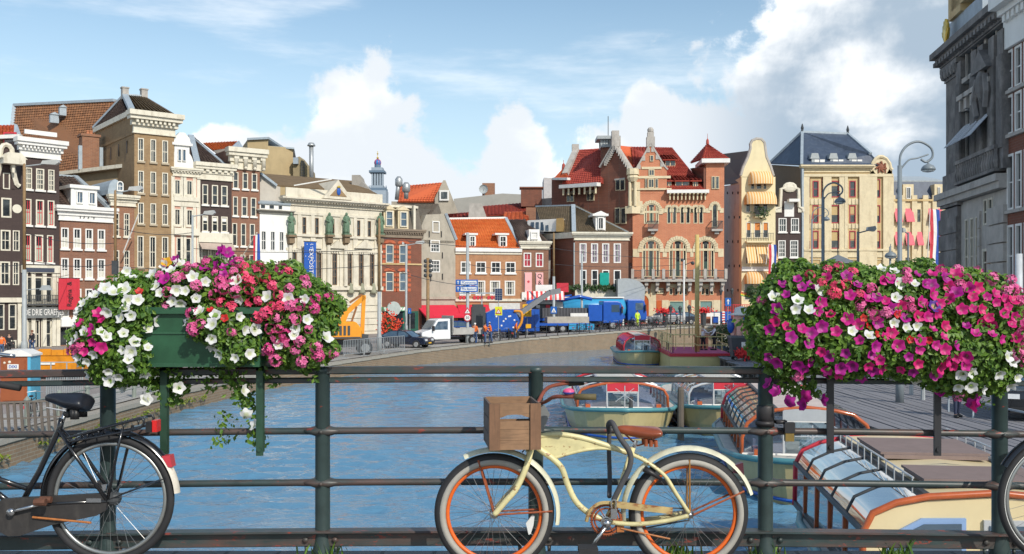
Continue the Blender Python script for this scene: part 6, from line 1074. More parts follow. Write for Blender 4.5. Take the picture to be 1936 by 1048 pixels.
def petunia(mat,k=0):
 mb=MB(); rng=random.Random(k); n=20; ring1=[]; ring2=[]
 for i in range(n):
  a=2*pi*i/n; lobe=1+.14*cos(5*a)+rng.uniform(-.05,.05); ring1.append((.022*cos(a),.022*sin(a),.004)); ring2.append((.037*lobe*cos(a),.037*lobe*sin(a),.010+.006*sin(5*a+1)+rng.uniform(-.004,.004)))
 vs=[(0,0,-.014)]+ring1+ring2; fs=[(0,1+i,1+(i+1)%n)for i in range(n)]+[(1+i,1+n+i,1+n+(i+1)%n,1+(i+1)%n)for i in range(n)]; mb.add(vs,fs)
 me=mb.mesh('flower',mat,True); return me
def geranium(mat,k=0):
 mb=MB(); rng=random.Random(k)
 for i in range(16):
  z=rng.uniform(-.25,1); a=i*2.4; r=sqrt(max(0,1-z*z)); d=V((r*cos(a),r*sin(a),z)); c=d*.034*rng.uniform(.8,1.15); u=d.orthogonal().normalized(); w_=d.cross(u)
  for j in range(5):
   b=2*pi*j/5+rng.random(); p=u*cos(b)+w_*sin(b); q=u*cos(b+.62)+w_*sin(b+.62); s_=u*cos(b-.62)+w_*sin(b-.62); mb.add([c,c+s_*.012+d*.003,c+p*.019+d*.004,c+q*.012+d*.003],[(0,1,2,3)])
 return mb.mesh('flower',mat)
FM={c:[petunia(m,i)for i in range(3)]for c,m in (('w',PW),('m',PM),('h',PH),('v',PV),('y',PY))}; FM['g']=[geranium(PG,i)for i in range(3)]; FM['c']=[geranium(PC,i)for i in range(3)]; FM['r']=[petunia(PR,5)]
def rnd_in(rng,lobes):
 w=[l[2]*l[3]for l in lobes]; l=rng.choices(lobes,w)[0]; return l
def flowers(name,label,cat,origin,lobes,nleaf,zones,seed,extra=(),trails=()):
 """lobes: (px, py, rx_px, rz_px, depth_m, y_off) ellipsoids of foliage on the railing scale; zones: (px0,px1,py0,py1, n, kinds)"""
 rng=random.Random(seed); t=thing(name,label,cat,origin); o=V(origin); mb=MB(); lobes=list(lobes)+[(l[0]+l[2]*1.0*cos(a)*rng.uniform(.85,1.0),l[1]-l[3]*sin(a)*rng.uniform(.85,1.02),rng.uniform(11,24),rng.uniform(9,20),l[4]*.45,l[5])for l in lobes for a in (rng.uniform(.1,3.04),rng.uniform(.3,2.8),rng.uniform(-.5,3.6))if l[2]<130]; E=[(V((rx(l[0]),RD+l[5],rz(l[1])))-o,l[2]/RS,l[4],l[3]/RS)for l in lobes]
 def surf(dirv,e):c,a,b,d=e; return c+V((dirv.x*a,dirv.y*b,dirv.z*d))
 def inside(p,skip,k=.86):
  for i,(c,a,b,d)in enumerate(E):
   if i==skip:continue
   q=p-c
   if (q.x/a)**2+(q.y/b)**2+(q.z/d)**2<k*k:return True
  return False
 wts=[e[1]*e[3]for e in E]; cnt=0
 while cnt<nleaf:
  i=rng.choices(range(len(E)),wts)[0]; d=V((rng.gauss(0,1),rng.gauss(0,1),rng.gauss(0,1))).normalized()
  if d.y>.55:continue
  r=rng.choice((1.0,1.0,.95,.85,.7))*rng.uniform(.88,1.10+.12*(noise.noise(d*3+V((i,0,0)))))
  p=surf(d*r,E[i])
  if inside(p,i):continue
  nrm=V((d.x,d.y-.35,d.z+.35))+V((rng.gauss(0,.5),rng.gauss(0,.5),rng.gauss(0,.5))); sz=rng.uniform(.022,.046)
  leaf(mb,p,nrm,sz,rng.uniform(.45,.75)); cnt+=1
 for (px0,py0,px1,py1,n_)in trails:  # hanging trails of leaves
  for k in range(n_):
   f=rng.random(); p=V((rx(px0+(px1-px0)*f+rng.gauss(0,5+6*(1-f))),RD+rng.uniform(-.10,.12),rz(py0+(py1-py0)*f)))-o; leaf(mb,p,(rng.gauss(0,1),-1,rng.gauss(0,.6)),rng.uniform(.022,.042),.6)
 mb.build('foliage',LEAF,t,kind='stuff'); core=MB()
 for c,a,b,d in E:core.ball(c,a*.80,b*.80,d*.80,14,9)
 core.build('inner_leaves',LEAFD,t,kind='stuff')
 put=[]
 for (x0,x1,y0,y1,n_,kinds)in zones:
  k=0; tries=0
  while k<n_ and tries<n_*60:
   tries+=1; x,z=rx(rng.uniform(x0,x1))-o.x,rz(rng.uniform(y0,y1))-o.z; best=None
   for i,(c,a,b,d)in enumerate(E):
    q=1-((x-c.x)/(a*1.03))**2-((z-c.z)/(d*1.03))**2
    if q<0:continue
    y=c.y-b*1.06*sqrt(q)
    if best is None or y<best[0]:best=(y,V(((x-c.x)/a,-sqrt(q),(z-c.z)/d)))
   if best is None:
    if (x0,x1)not in extra:continue
    best=(-.12,V((rng.gauss(0,.3),-1,.1)))
   y,d=best
   if any((x-a)**2+(z-b)**2<.0017 for a,b in put)and tries<n_*50:continue
   put.append((x,z)); kind=rng.choice(kinds); me=rng.choice(FM[kind]); d=(d+V((rng.gauss(0,.35),-.25,rng.gauss(0,.3)+.15))).normalized()
   fo=link('flower',me,t,(x,y-.01,z)); s_=rng.uniform(.62,.95)if kind not in 'r'else .55; fo.scale=(s_,)*3; fo.rotation_euler=(d.to_track_quat('Z','Y').to_matrix()@Matrix.Rotation(rng.uniform(0,6.28),3,'Z')).to_euler(); k+=1
 return t
GBOX=chipped('green_box_paint',(.022,.085,.042),(.12,.06,.03),.45,.72,.76,7)
def flower_box(label,px0,px1,pyt,pyb,br,y0,y1,mat,brm):
 z0,z1=rz(pyb),rz(pyt); xa,xb=rx(px0),rx(px1); t=thing('flower_box',label,'planter',((xa+xb)/2,RD,z0)); w_=(xb-xa)/2; h=z1-z0; mb=MB()
 mb.add([(-w_,y0,0),(w_,y0,0),(w_,y1,0),(-w_,y1,0),(-w_-.03,y0-.03,h),(w_+.03,y0-.03,h),(w_+.03,y1+.03,h),(-w_-.03,y1+.03,h)],[(0,3,2,1),(0,1,5,4),(1,2,6,5),(2,3,7,6),(3,0,4,7),(4,5,6,7)]); mb.box(-w_-.002,w_+.002,y0-.005,y1+.005,.0,.022); mb.box(-w_-.03,w_+.03,y0-.026,y1+.03,h*.62,h*.66); mb.build('box',mat,t); mb=MB(); mb.box(-w_-.06,w_+.06,y0-.055,y1+.06,h,h+.035); mb.build('rim',mat,t)
 for px,pb in br:
  x=rx(px)-(xa+xb)/2; zb_=rz(pb)-z0; mb=MB(); mb.box(x-.019,x+.019,-.075,-.06,zb_,.0); mb.box(x+.010,x+.021,-.06,-.04,zb_+.02,0); mb.box(x-.019,x+.019,-.075,.2,-.03,-.001); mb.lathe([(.012,-.085),(.012,-.07)],8,(x,0,zb_+.035),'y'); mb.build('bracket',brm,t)
 return t
flower_box('green painted flower box on the railing above the black bicycle',304,508,592,689,((318,862),(497,858)),-.20,.22,GBOX,chipped('green_bracket_paint',(.02,.06,.035),(.2,.05,.03),.5,.72,.76,9))
flower_box('dark flower box hidden under magenta petunias',1530,1795,610,700,((1562,853),(1762,858)),-.14,.24,paint('black_box_paint',(.025,.028,.026),.5),paint('black_bracket_paint',(.02,.02,.024),.45))
L1=[(262,592,72,72,.26,-.05),(235,640,72,70,.22,-.10),(215,625,55,62,.2,-.05),(370,550,110,46,.26,0),(470,545,105,50,.26,0),(560,590,78,72,.26,-.02),(585,640,46,62,.2,-.06),(545,640,42,55,.2,-.05),(440,615,60,38,.16,-.19),(470,650,42,38,.12,-.20),(275,665,45,55,.16,-.14),(300,575,60,50,.24,-.04),(530,560,80,55,.24,0),(230,700,44,30,.14,-.08)]
flowers('flowering_plants','trailing white petunias and pink geraniums filling the green flower box','flowers',(rx(400),RD,rz(640)),L1,13000,[
 (178,350,500,560,12,'w'),(165,330,560,720,25,'w'),(340,480,520,570,12,'wwg'),(470,630,555,670,13,'wwg'),(395,520,580,680,9,'w'),(195,250,590,660,7,'hh'),(160,200,640,680,4,'g'),(300,470,495,530,16,'gggm'),(430,560,505,600,18,'ccg'),(510,640,525,680,22,'g'),(330,420,570,625,2,'g'),(395,430,595,625,2,'g'),(430,460,580,600,2,'r'),(290,315,520,600,1,'r'),(310,330,495,510,1,'y'),(260,520,500,680,14,'w')],3,extra=(),
 trails=((275,700,330,765,260),(235,690,300,740,120),(330,690,345,745,120),(420,690,470,770,220),(455,700,490,850,200),(430,780,420,845,60),(380,690,400,740,60),(560,660,600,720,40),(500,690,520,730,60)))
L2=[(1500,600,80,80,.26,-.03),(1475,640,62,70,.22,-.08),(1570,570,95,62,.28,0),(1680,575,110,66,.28,0),(1790,580,105,66,.28,0),(1860,610,68,80,.26,-.02),(1590,650,110,62,.22,-.12),(1700,655,110,60,.22,-.13),(1800,660,100,64,.22,-.12),(1880,660,46,66,.2,-.05),(1640,545,120,40,.24,0),(1760,540,110,34,.24,.02),(1500,540,50,36,.2,0),(1840,560,60,46,.2,.02),(1790,700,70,44,.15,-.10),(1860,700,40,40,.15,-.08),(1640,610,230,90,.22,-.08)]
flowers('flowering_plants','magenta and white petunias with pink geraniums covering the dark flower box','flowers',(rx(1680),RD,rz(640)),L2,17000,[
 (1420,1500,520,700,15,'mmhwg'),(1430,1530,540,680,9,'wwm'),(1500,1600,505,560,13,'hhcm'),(1590,1700,520,600,18,'hhgwm'),(1600,1700,590,700,20,'hhmmw'),(1480,1620,560,640,9,'hhw'),(1700,1800,520,620,20,'hhmm'),(1700,1800,620,700,12,'hm'),(1790,1870,540,640,18,'hhh'),(1860,1930,540,690,14,'g'),(1840,1920,510,560,6,'g'),(1750,1900,660,760,10,'w'),(1590,1730,570,640,6,'r'),(1690,1790,510,545,5,'gg'),(1640,1700,505,530,3,'gw'),(1720,1730,570,590,1,'v'),(1470,1620,650,710,10,'mmhg')],11,extra=(),
 trails=((1465,690,1480,745,120),(1480,700,1520,760,160),(1510,690,1545,750,110),(1560,690,1600,715,70),(1740,690,1760,740,110),(1790,690,1830,760,260),(1800,700,1850,770,160),(1860,690,1880,750,130),(1690,690,1740,720,50)))
for px,py,k,tn in ((1440,722,'m',1),(1455,735,'m',1),(1478,755,'m',1),(1505,760,'m',1),(1508,745,'h',1),(1540,752,'m',1),(1547,700,'m',1),(1493,712,'w',1),(1748,715,'m',1),(1758,733,'m',1),(1816,760,'m',1),(1823,750,'m',1),(1790,742,'g',1),(1672,705,'w',1),(1715,715,'w',1),(1815,765,'h',1)):
 o=[x for x in bpy.data.objects if x.name.startswith('flowering_plants')][1]; fo=link('flower',FM[k][0],o,V((rx(px),RD-.14,rz(py)))-o.location); fo.rotation_euler=(1.3+random.uniform(-.3,.3),random.uniform(-.4,.4),random.uniform(0,6)); fo.scale=(.95,)*3
for px,py,k in ((290,752,'w'),(285,750,'w'),(250,730,'w'),(455,545,'m'),(433,478,'m'),(428,476,'m'),(440,480,'m'),(470,735,'w'),(475,780,'w'),(490,800,'w'),(345,495,'m'),(330,500,'m'),(350,730,'w'),(195,555,'m'),(188,575,'m'),(190,565,'w'),(210,550,'m')):
 o=[x for x in bpy.data.objects if x.name.startswith('flowering_plants')][0]; fo=link('flower',FM[k][0],o,V((rx(px),RD-.10,rz(py)))-o.location); fo.rotation_euler=(1.3+random.uniform(-.3,.3),random.uniform(-.4,.4),random.uniform(0,6)); fo.scale=(.9,)*3
# ---- bicycles -------------------------------------------------
TYRE=RUBBER; CREAMB=chipped('cream_bicycle_enamel',(.62,.56,.30),(.27,.11,.035),.35,.585,.64,30); CFEN=chipped('pale_cream_fender',(.62,.61,.46),(.4,.25,.1),.35,.72,.8,20); RUST=paint('rusty_steel',(.30,.075,.025),.7,.45,30); CHROME=paint('chrome',(.55,.56,.57),.22,.1,8,.95); ORIM=paint('orange_rim',(.72,.13,.015),.45,.15,9); WHW=paint('greige_tyre_wall',(.36,.34,.30),.8,.15,10); SPOKE=paint('spoke_steel',(.30,.30,.30),.35,.2,10,.8); BIKEB=paint('black_bicycle_enamel',(.012,.013,.016),.22,.2,5,coat=.5); GREYC=paint('grey_lock_sleeve',(.07,.07,.075),.8,.2,30)
def arc(c,r,a0,a1,n,y=0):return[(c[0]+cos(R(a0+(a1-a0)*i/n))*r,y,c[1]+sin(R(a0+(a1-a0)*i/n))*r)for i in range(n+1)]
def wheel(t,c,r,tyre,wall,rim,tr=.026,ns=36,name='wheel',hub=CHROME,rw=.012):
 mb=MB(); mb.tube(arc((0,0),r-tr,0,360,64)[:-1],tr,10,closed=True); w=mb.build(name,tyre,t,True,loc=(c[0],c[1],c[2]))
 if wall:mb=MB(); [mb.tube(arc((0,0),r-tr*1.45,0,360,64,y_)[:-1],tr*.60,8,closed=True,flat=1)for y_ in (-.018,.018)]; mb.build('tyre_wall',wall,w,True)
 mb=MB(); mb.tube(arc((0,0),r-2*tr-rw*.7,0,360,64)[:-1],rw,8,closed=True,flat=.9); mb.build('rim',rim,w,True); mb=MB(); ri=r-2*tr-rw
 for i in range(ns):
  a=2*pi*i/ns; h=a+(.9 if i%4<2 else -.9); y_=.028 if i%2 else -.028; mb.tube([(cos(h)*.022,y_,sin(h)*.022),(cos(a)*ri,y_*.1,sin(a)*ri)],.0011,4)
 mb.build('spokes',SPOKE,w,kind='stuff'); mb=MB(); mb.lathe([(.012,-.05),(.012,-.035),(.024,-.034),(.024,-.026),(.014,-.024),(.014,.024),(.024,.026),(.024,.034),(.012,.035),(.012,.05)],14,(0,0,0),'y'); mb.build('hub',hub,w,True); return w
def fender(t,c,r,a0,a1,w,mat,name='mudguard',n=26):
 mb=MB(); o=[]; pr=[(-w,-.012),(-w*.7,.004),(0,.011),(w*.7,.004),(w,-.012)]
 for i in range(n+1):
  a=R(a0+(a1-a0)*i/n)
  for y,d in pr:o.append((c[0]+cos(a)*(r+d),c[1]+y,c[2]+sin(a)*(r+d)))
 k=len(pr); f=[(i*k+j,i*k+j+1,(i+1)*k+j+1,(i+1)*k+j)for i in range(n)for j in range(k-1)]; mb.add(o,f); return mb.build(name,mat,t,True)
BS=FPX/5.1
def smooth(pts,n=5):
 pts=[V(p)for p in pts]; o=[]
 for i in range(len(pts)-1):
  p0,p1,p2,p3=pts[max(0,i-1)],pts[i],pts[i+1],pts[min(len(pts)-1,i+2)]
  for j in range(n):t=j/n; o.append(.5*((2*p1)+(p2-p0)*t+(2*p0-5*p1+4*p2-p3)*t*t+(3*p1-p0-3*p2+p3)*t**3))
 return o+[pts[-1]]
bk=thing('bicycle','cream beach cruiser bicycle with orange rims and brown saddle leaning on the railing','bicycle',((1118-CX)/BS,5.1,0)); ox=bk.location.x
def b6(x,y,dy=0.):k=(5.1+dy)/5.1 if abs(dy)>.09 else 1; return V(((800+x/3.011-CX)/BS*k-ox,dy,CZ-(700+y/3.011-HY)/BS*k))
fh,rh=b6(405,812),b6(1510,822); r_=.3215; wz=.003
for h in (fh,rh):h.z=r_+.001
wheel(bk,fh,r_,TYRE,WHW,ORIM,.031); wheel(bk,rh,r_,TYRE,WHW,ORIM,.031)
fender(bk,fh,.343,118,-10,.032,CFEN); fender(bk,rh,.352,186,17,.032,CFEN)
mb=MB(); mb.tube(smooth([b6(650,340),b6(628,410),b6(600,470)],3),.021,10); mb.build('head_tube',CREAMB,bk,True)
for dy in (-.05,.05):mb=MB(); mb.tube(smooth([b6(612,455,dy*.5),b6(585,545,dy),b6(530,665,dy),b6(470,735,dy),fh+V((0,dy,0))]),[.016]*21,10); mb.build('fork_blade',CREAMB,bk,True)
mb=MB(); mb.tube(smooth([b6(648,378),b6(760,365),b6(900,385),b6(1050,430),b6(1160,470)]),.0145,10); mb.tube(smooth([b6(640,430),b6(690,470),b6(738,505),b6(790,560),b6(822,650),b6(868,745),b6(935,808),b6(1035,858)]),.0165,10); mb.tube(smooth([b6(735,503),b6(850,470),b6(960,449),b6(1060,447),b6(1170,470)]),.0098,8); mb.tube([b6(1195,440),b6(1100,730),b6(1042,855)],.015,10)
for dy in (-.045,.045):mb.tube(smooth([b6(1165,470,dy*.2),b6(1260,512,dy*.7),b6(1365,590,dy),b6(1430,690,dy),rh+V((-.005,dy,.01))]),.0105,8); mb.tube(smooth([b6(1045,858,dy*.6),b6(1200,866,dy),b6(1370,848,dy),rh+V((-.01,dy,-.005))]),.0125,8)
mb.build('frame',CREAMB,bk,True); mb=MB(); pl=[b6(x,y)for x,y in ((655,385),(760,372),(900,392),(1030,432),(1060,445),(950,452),(850,474),(740,505),(690,468),(645,432))]; mb.add([p+V((0,-.006,0))for p in pl]+[p+V((0,.006,0))for p in pl],[tuple(range(10)),tuple(range(19,9,-1))]); mb.build('frame_plate',CREAMB,bk)
mb=MB(); mb.lathe([(.03,-.035),(.03,.035)],14,b6(1040,857),'y'); mb.build('bottom_bracket',CHROME,bk)
c=b6(1040,848,-.02); mb=MB(); mb.tube([c+V(p)for p in arc((0,0),.078,0,360,40)[:-1]],.006,6,closed=True); mb.tube([c+V(p)for p in arc((0,0),.062,0,360,30)[:-1]],.005,6,closed=True)
for i in range(6):a=i*pi/3; mb.beam(c,c+V((cos(a)*.078,0,sin(a)*.078)),.012,.005)
for i in range(40):a=i*pi/20; p=c+V((cos(a)*.085,0,sin(a)*.085)); mb.box(p.x-.003,p.x+.003,p.y-.002,p.y+.002,p.z-.003,p.z+.003)
mb.build('chainring',RUST,bk,True); mb=MB(); mb.tube(smooth([b6(925,850,-.05),b6(945,790,-.05),b6(1000,748,-.05),b6(1080,745,-.05)],4),.01,6); mb.beam(b6(1080,752,-.05),b6(1410,790,-.05),.012,.034); mb.build('chain_guard',chipped('rusty_cream_guard',(.45,.33,.14),(.25,.09,.03),.6,.5,.6,20),bk); mb=MB()
for (a,b_)in ((c+V((0,0,.08)),rh+V((0,-.03,.03))),(c-V((0,0,.08)),rh+V((0,-.03,-.03)))):mb.tube([a,b_],.004,5)
mb.build('chain',DARKM,bk); mb=MB(); mb.tube([b6(1045,862,-.06),b6(940,1003,-.07)],[.011,.008],8); mb.lathe([(.02,-.075),(.02,-.045)],12,b6(1040,857),'y'); mb.build('crank',CHROME,bk,True); mb=MB(); q=b6(938,1020,-.12); mb.box(q.x-.05,q.x+.05,q.y-.05,q.y+.05,q.z-.014,q.z+.014); mb.build('pedal',RUBBER,bk)
mb=MB(); mb.tube([b6(1120,893,-.03),b6(1395,945,-.06)],.005,6); mb.box(b6(1100,0).x,b6(1140,0).x,-.03,.02,b6(0,915).z,b6(0,875).z); mb.build('kickstand',paint('orange_rust_stand',(.42,.15,.04),.55,.4,20),bk)
for a,b_,nm in ((b6(315,508),fh,1),(b6(735,796),fh+V((.02,0,.0)),1),(b6(1510,505),rh,2),(b6(1820,682),rh+V((.02,0,0)),1)):
 mb=MB()
 for dy in (-.04,.04):mb.tube([a+V((0,dy*.8,0)),b_+V((0,dy,0))],.0055,6)
 mb.build('mudguard_stay',RUST if nm==1 else paint('brass_rust_stay',(.30,.14,.03),.5,.4,20),bk)
# handlebar, grips, bell, stem
mb=MB(); mb.tube(smooth([b6(655,195,.0),b6(700,178,-.12),b6(740,155,-.2),b6(800,150,-.24),b6(870,152,-.26)]),.0105,8); mb.tube(smooth([b6(652,190,.0),b6(690,120,.1),b6(730,92,.2),b6(800,78,.26),b6(830,76,.28)]),.0105,8); mb.tube([b6(652,200),b6(648,345)],.012,8); mb.build('handlebar',paint('red_brown_bar',(.22,.06,.035),.45,.3,14),bk,True)
mb=MB(); mb.tube([b6(862,152,-.26),b6(985,153,-.28)],.0165,10); mb.build('grip',paint('olive_grip',(.12,.095,.04),.7,.2,20),bk,True); mb=MB(); mb.tube([b6(828,76,.28),b6(912,70,.30)],.0165,10); mb.build('grip',paint('dark_grip',(.04,.035,.025),.7),bk,True)
mb=MB(); q=b6(828,122,-.24); mb.ball(q,.031,.031,.018,12,8); mb.build('bell',paint('pink_bell',(.75,.10,.25),.35),bk,True); mb=MB(); mb.lathe([(.008,-.028),(.012,-.01),(.030,0.0),(.031,.006)],12,q-V((0,0,.008))); mb.build('bell_base',paint('blue_bell_base',(.03,.06,.30),.4),bk,True)
mb=MB(); mb.prism([(b6(665,0).x,b6(0,210).z),(b6(690,0).x,b6(0,195).z),(b6(720,0).x,b6(0,245).z),(b6(684,0).x,b6(0,345).z),(b6(660,0).x,b6(0,345).z)],-.03,-.02); mb.build('carrier_plate',paint('dull_steel_plate',(.22,.23,.23),.5,.2,10,.4),bk)
mb=MB(); mb.tube(smooth([b6(565,470,.02),b6(575,445,-.03),b6(545,430,-.04)],4),.004,6); mb.build('brake_cable',BLACK,bk)
mb=MB(); mb.prism([(b6(600,0).x,b6(0,935).z),(b6(585,0).x,b6(0,870).z),(b6(620,0).x,b6(0,825).z),(b6(634,0).x,b6(0,828).z),(b6(628,0).x,b6(0,880).z),(b6(612,0).x,b6(0,930).z)],-.01,.005); mb.build('spoke_reflector',paint('reflector_white',(.7,.7,.68),.3),bk)
# saddle
mb=MB(); prof=[(1097,336,.012,.016),(1115,334,.022,.030),(1150,338,.030,.040),(1200,345,.045,.046),(1250,352,.075,.052),(1300,352,.095,.050),(1340,350,.098,.040),(1356,350,.085,.022)]; o=[]; n_=12
for x,y,w_,h in prof:
 ctr=b6(x,y); top=.62*h
 for j in range(n_):a=2*pi*j/n_; zz=sin(a); o.append(ctr+V((0,cos(a)*w_,(zz*top if zz>0 else zz*h*.9*(1.0 if abs(cos(a))>.4 else .6)))))
f_=[(i*n_+j,i*n_+(j+1)%n_,(i+1)*n_+(j+1)%n_,(i+1)*n_+j)for i in range(len(prof)-1)for j in range(n_)]+[tuple(range(n_-1,-1,-1)),tuple((len(prof)-1)*n_+j for j in range(n_))]; mb.add(o,f_); sd_=mb.build('saddle',paint('brown_leather',(.27,.065,.025),.35,.25,7,coat=.25),bk,True); sub=sd_.modifiers.new('smooth','SUBSURF'); sub.levels=2; sub.render_levels=2
mb=MB(); [mb.tube([b6(1260+28*i,385+4*i,dy),b6(1262+28*i,425+2*i,dy)],.010,8)for i in range(3)for dy in (-.05,.05)]; mb.tube([b6(1150,365),b6(1220,430),b6(1330,400)],.005,6); mb.build('saddle_springs',RUST,bk,kind='stuff'); mb=MB(); mb.tube([b6(1195,450),b6(1212,400)],.012,8); mb.build('seat_post',CHROME,bk)
# locks belong to the bicycle but lift off: things of their own
lk=thing('bicycle_lock','grey sleeved chain lock looped from the cream bicycle round the railing','lock',bk.location); mb=MB(); mb.tube(smooth([b6(1060,352,.2),b6(1055,310,.12),b6(1075,298,-.02),b6(1110,370,-.06),b6(1168,460,-.07),b6(1165,540,-.07),b6(1120,640,-.06),b6(1078,730,-.05)]),.0145,8); mb.tube(smooth([b6(1060,355,.2),b6(1058,470,.2),b6(1062,600,.16),b6(1060,720,.0)]),.0125,8); mb.build('chain_sleeve',GREYC,lk,True); mb=MB(); q=b6(1078,785,-.07); mb.box(q.x-.016,q.x+.016,q.y-.012,q.y+.012,q.z-.04,q.z+.012); mb.build('lock_body',CHROME,lk); mb=MB(); mb.tube(smooth([b6(1066,770,-.07),b6(1064,735,-.07),b6(1078,722,-.07),b6(1090,735,-.07),b6(1088,770,-.07)],4),.005,6); mb.build('shackle',CHROME,lk)
lk=thing('bicycle_lock','black frame lock on the seat stay of the cream bicycle','lock',bk.location); mb=MB(); mb.tube([b6(1250,550,-.055),b6(1300,580,-.055),b6(1350,612,-.055)],[.018,.013,.009],8); mb.build('lock_body',BLACK,lk,True)
mb=MB(); q=b6(1790,560,0); mb.prism([(q.x-.03,q.z-.02),(q.x+.03,q.z-.03),(q.x+.025,q.z+.035),(q.x-.02,q.z+.02)],-.02,.02); mb.build('rear_reflector',paint('dark_red_reflector',(.08,.02,.03),.3),bk)
# wooden crate of planks on the handlebar carrier
cr=thing('wooden_crate','weathered wooden crate with cut out handle mounted on the cream bicycle handlebar','crate',(ox,5.1,0)); WD=[paint('crate_wood_%s'%n_,c_,.75,.3,9,stain=(.05,.035,.025),stretch=st,amt=.5)for n_,c_,st in (('tan',(.26,.15,.082),(.6,4,9)),('brown',(.19,.10,.055),(9,4,.6)),('grey',(.13,.105,.095),(.6,.6,8)))]
X0,X1=b6(358,0).x,b6(642,0).x; cr.location.x=ox+(X0+X1)/2; cr.rotation_euler=(0,0,R(6.5)); X0,X1=-(X1-X0)/2,(X1-X0)/2; zt,zb_=b6(0,168).z,b6(0,422).z; YF,YB=-.20,.17; zt2=zt
hgt=zt-zb_; ph=hgt/4
def plank(x0,x1,y0,y1,z0,z1,m,nm='plank'):mb=MB(); mb.box(x0,x1,y0,y1,z0,z1); return mb.build(nm,WD[m],cr)
for i,(a,b_)in enumerate(((0,.20),(.205,.435),(.44,.62))):plank(X0+.012,X1-.012,YF+.012,YF+.022,zb_+hgt*a,zb_+hgt*b_,0)
xa,xb=X0+.05,X1-.055; mb=MB(); z0=zb_+hgt*.70; pts=[(xa,zt),(xb,zt),(xb,z0-.003),(xb-.02,z0+.002),(xb-.045,z0+.012),(xb-.075,z0+.014),(xa+.075,z0+.014),(xa+.045,z0+.012),(xa+.02,z0+.002),(xa,z0-.003)]; mb.prism(pts,YF+.012,YF+.022); mb.build('plank',WD[0],cr)
plank(X0,X0+.055,YF,YF+.0119,zb_,zt,1,'corner_board'); plank(X1-.055,X1,YF,YF+.0119,zb_,zt,1,'corner_board'); plank(X0,X0+.012,YF+.0125,YF+.05,zb_,zt,1,'corner_board'); plank(X1-.012,X1,YF+.0125,YF+.05,zb_,zt,1,'corner_board')
for x0,x1,m in ((X0+.0005,X0+.0115,2),(X1-.0115,X1-.0005,2)):
 for i in range(3):plank(x0,x1,YF+.05,YB,zb_+hgt*i/3+.002,zb_+hgt*(i+1)/3-.003,m)
for i,(a,b_)in enumerate(((0,.24),(.245,.48),(.78,1.0))):plank(X0+.012,X1-.012,YB-.012,YB-.002,zb_+hgt*a,zb_+hgt*b_,0)
for i in range(3):plank(X0+.012,X1-.012,YF+.03+i*.11,YF+.13+i*.11,zb_,zb_+.010,1)
# black city bicycle at the left
BS2=FPX/5.2; bl=thing('bicycle','black city bicycle with covered saddle and rear rack','bicycle',((120-CX)/BS2,5.2,0)); ox=bl.location.x
def b7(x,y,dy=0.):k=(5.2+dy)/5.2 if abs(dy)>.15 else 1; return V(((x/2.847-CX)/BS2*k-ox,dy,CZ-(680+y/2.847-HY)/BS2*k))
rh=b7(595,748); RW=.350; zoff=rh.z-RW; wheel(bl,rh,RW,TYRE,None,paint('steel_rim',(.34,.35,.34),.35,.15,6,.7),.021,36,hub=DARKM); mb=MB(); [mb.tube([rh+V(p)for p in arc((0,0),RW-.026,0,360,64,y_)[:-1]],.0035,5,closed=True)for y_ in (-.0165,.0165)]; mb.build('reflective_stripe',paint('pale_stripe',(.6,.58,.5),.5),bl)
fender(bl,rh,.372,200,38,.03,BIKEB); fender(bl,rh,.372,38,5,.03,chipped('white_mudguard_tail',(.62,.58,.5),(.3,.1,.05),.4,.62,.7,20))
mb=MB(); mb.tube([b7(335,315),b7(320,372),b7(212,600),b7(100,805)],.0165,10); mb.build('seat_tube',BIKEB,bl,True)
fw_=V((rh.x-1.12,0,rh.z)); hd0,hd1=fw_+V((.10,0,.34)),fw_+V((.03,0,.62)); mb=MB(); mb.tube([b7(145,695),b7(0,645),hd0+V((0,0,.12))],.0145,8); mb.tube([b7(95,802),b7(0,730),hd0],.0165,8); mb.tube([hd0-V((0,0,.02)),hd1],.018,8)
for dy in (-.045,.045):
 mb.tube([b7(325,380,dy*.3),b7(420,500,dy),rh+V((0,dy,0))],.0105,8); mb.tube([b7(100,803,dy*.5),b7(255,768,dy),rh+V((0,dy,-.005))],.010,8); mb.tube([hd0-V((0,-dy*.5,.02)),fw_+V((.05,dy,.1)),fw_+V((0,dy,0))],.012,8)
mb.build('frame',BIKEB,bl,True); wheel(bl,fw_,RW,TYRE,None,_m['steel_rim'],.021,36,hub=DARKM); fender(bl,fw_,.372,150,-20,.03,BIKEB); mb=MB(); mb.tube(smooth([hd1+V((0,0,.0)),hd1+V((.02,0,.12)),hd1+V((.05,-.12,.2)),hd1+V((.2,-.25,.17)),b7(-60,125,-.28),b7(20,135,-.28)]),.011,8); mb.tube(smooth([hd1+V((.02,0,.12)),hd1+V((.05,.12,.2)),hd1+V((.2,.25,.17)),hd1+V((.42,.28,.14))]),.011,8); mb.build('handlebar',CHROME,bl,True); mb=MB(); mb.tube([b7(-70,124,-.28),b7(0,134,-.28),b7(108,152,-.28)],.0185,10); mb.build('grip',RUBBER,bl,True)
mb=MB(); mb.tube([b7(320,372),b7(352,285)],.013,8); mb.build('seat_post',CHROME,bl,True)
mb=MB(); prof=[(243,208,.012,.014),(265,206,.025,.025),(310,212,.045,.036),(360,222,.072,.046),(420,228,.098,.054),(465,232,.098,.052),(484,238,.08,.036)]; o=[]; n_=14; rng=random.Random(4)
for x,y,w_,h in prof:
 ctr=b7(x,y)
 for j in range(n_):a=2*pi*j/n_; k=1+rng.uniform(-.09,.09); o.append(ctr+V((rng.uniform(-.004,.004),cos(a)*w_*k,sin(a)*h*k*.95)))
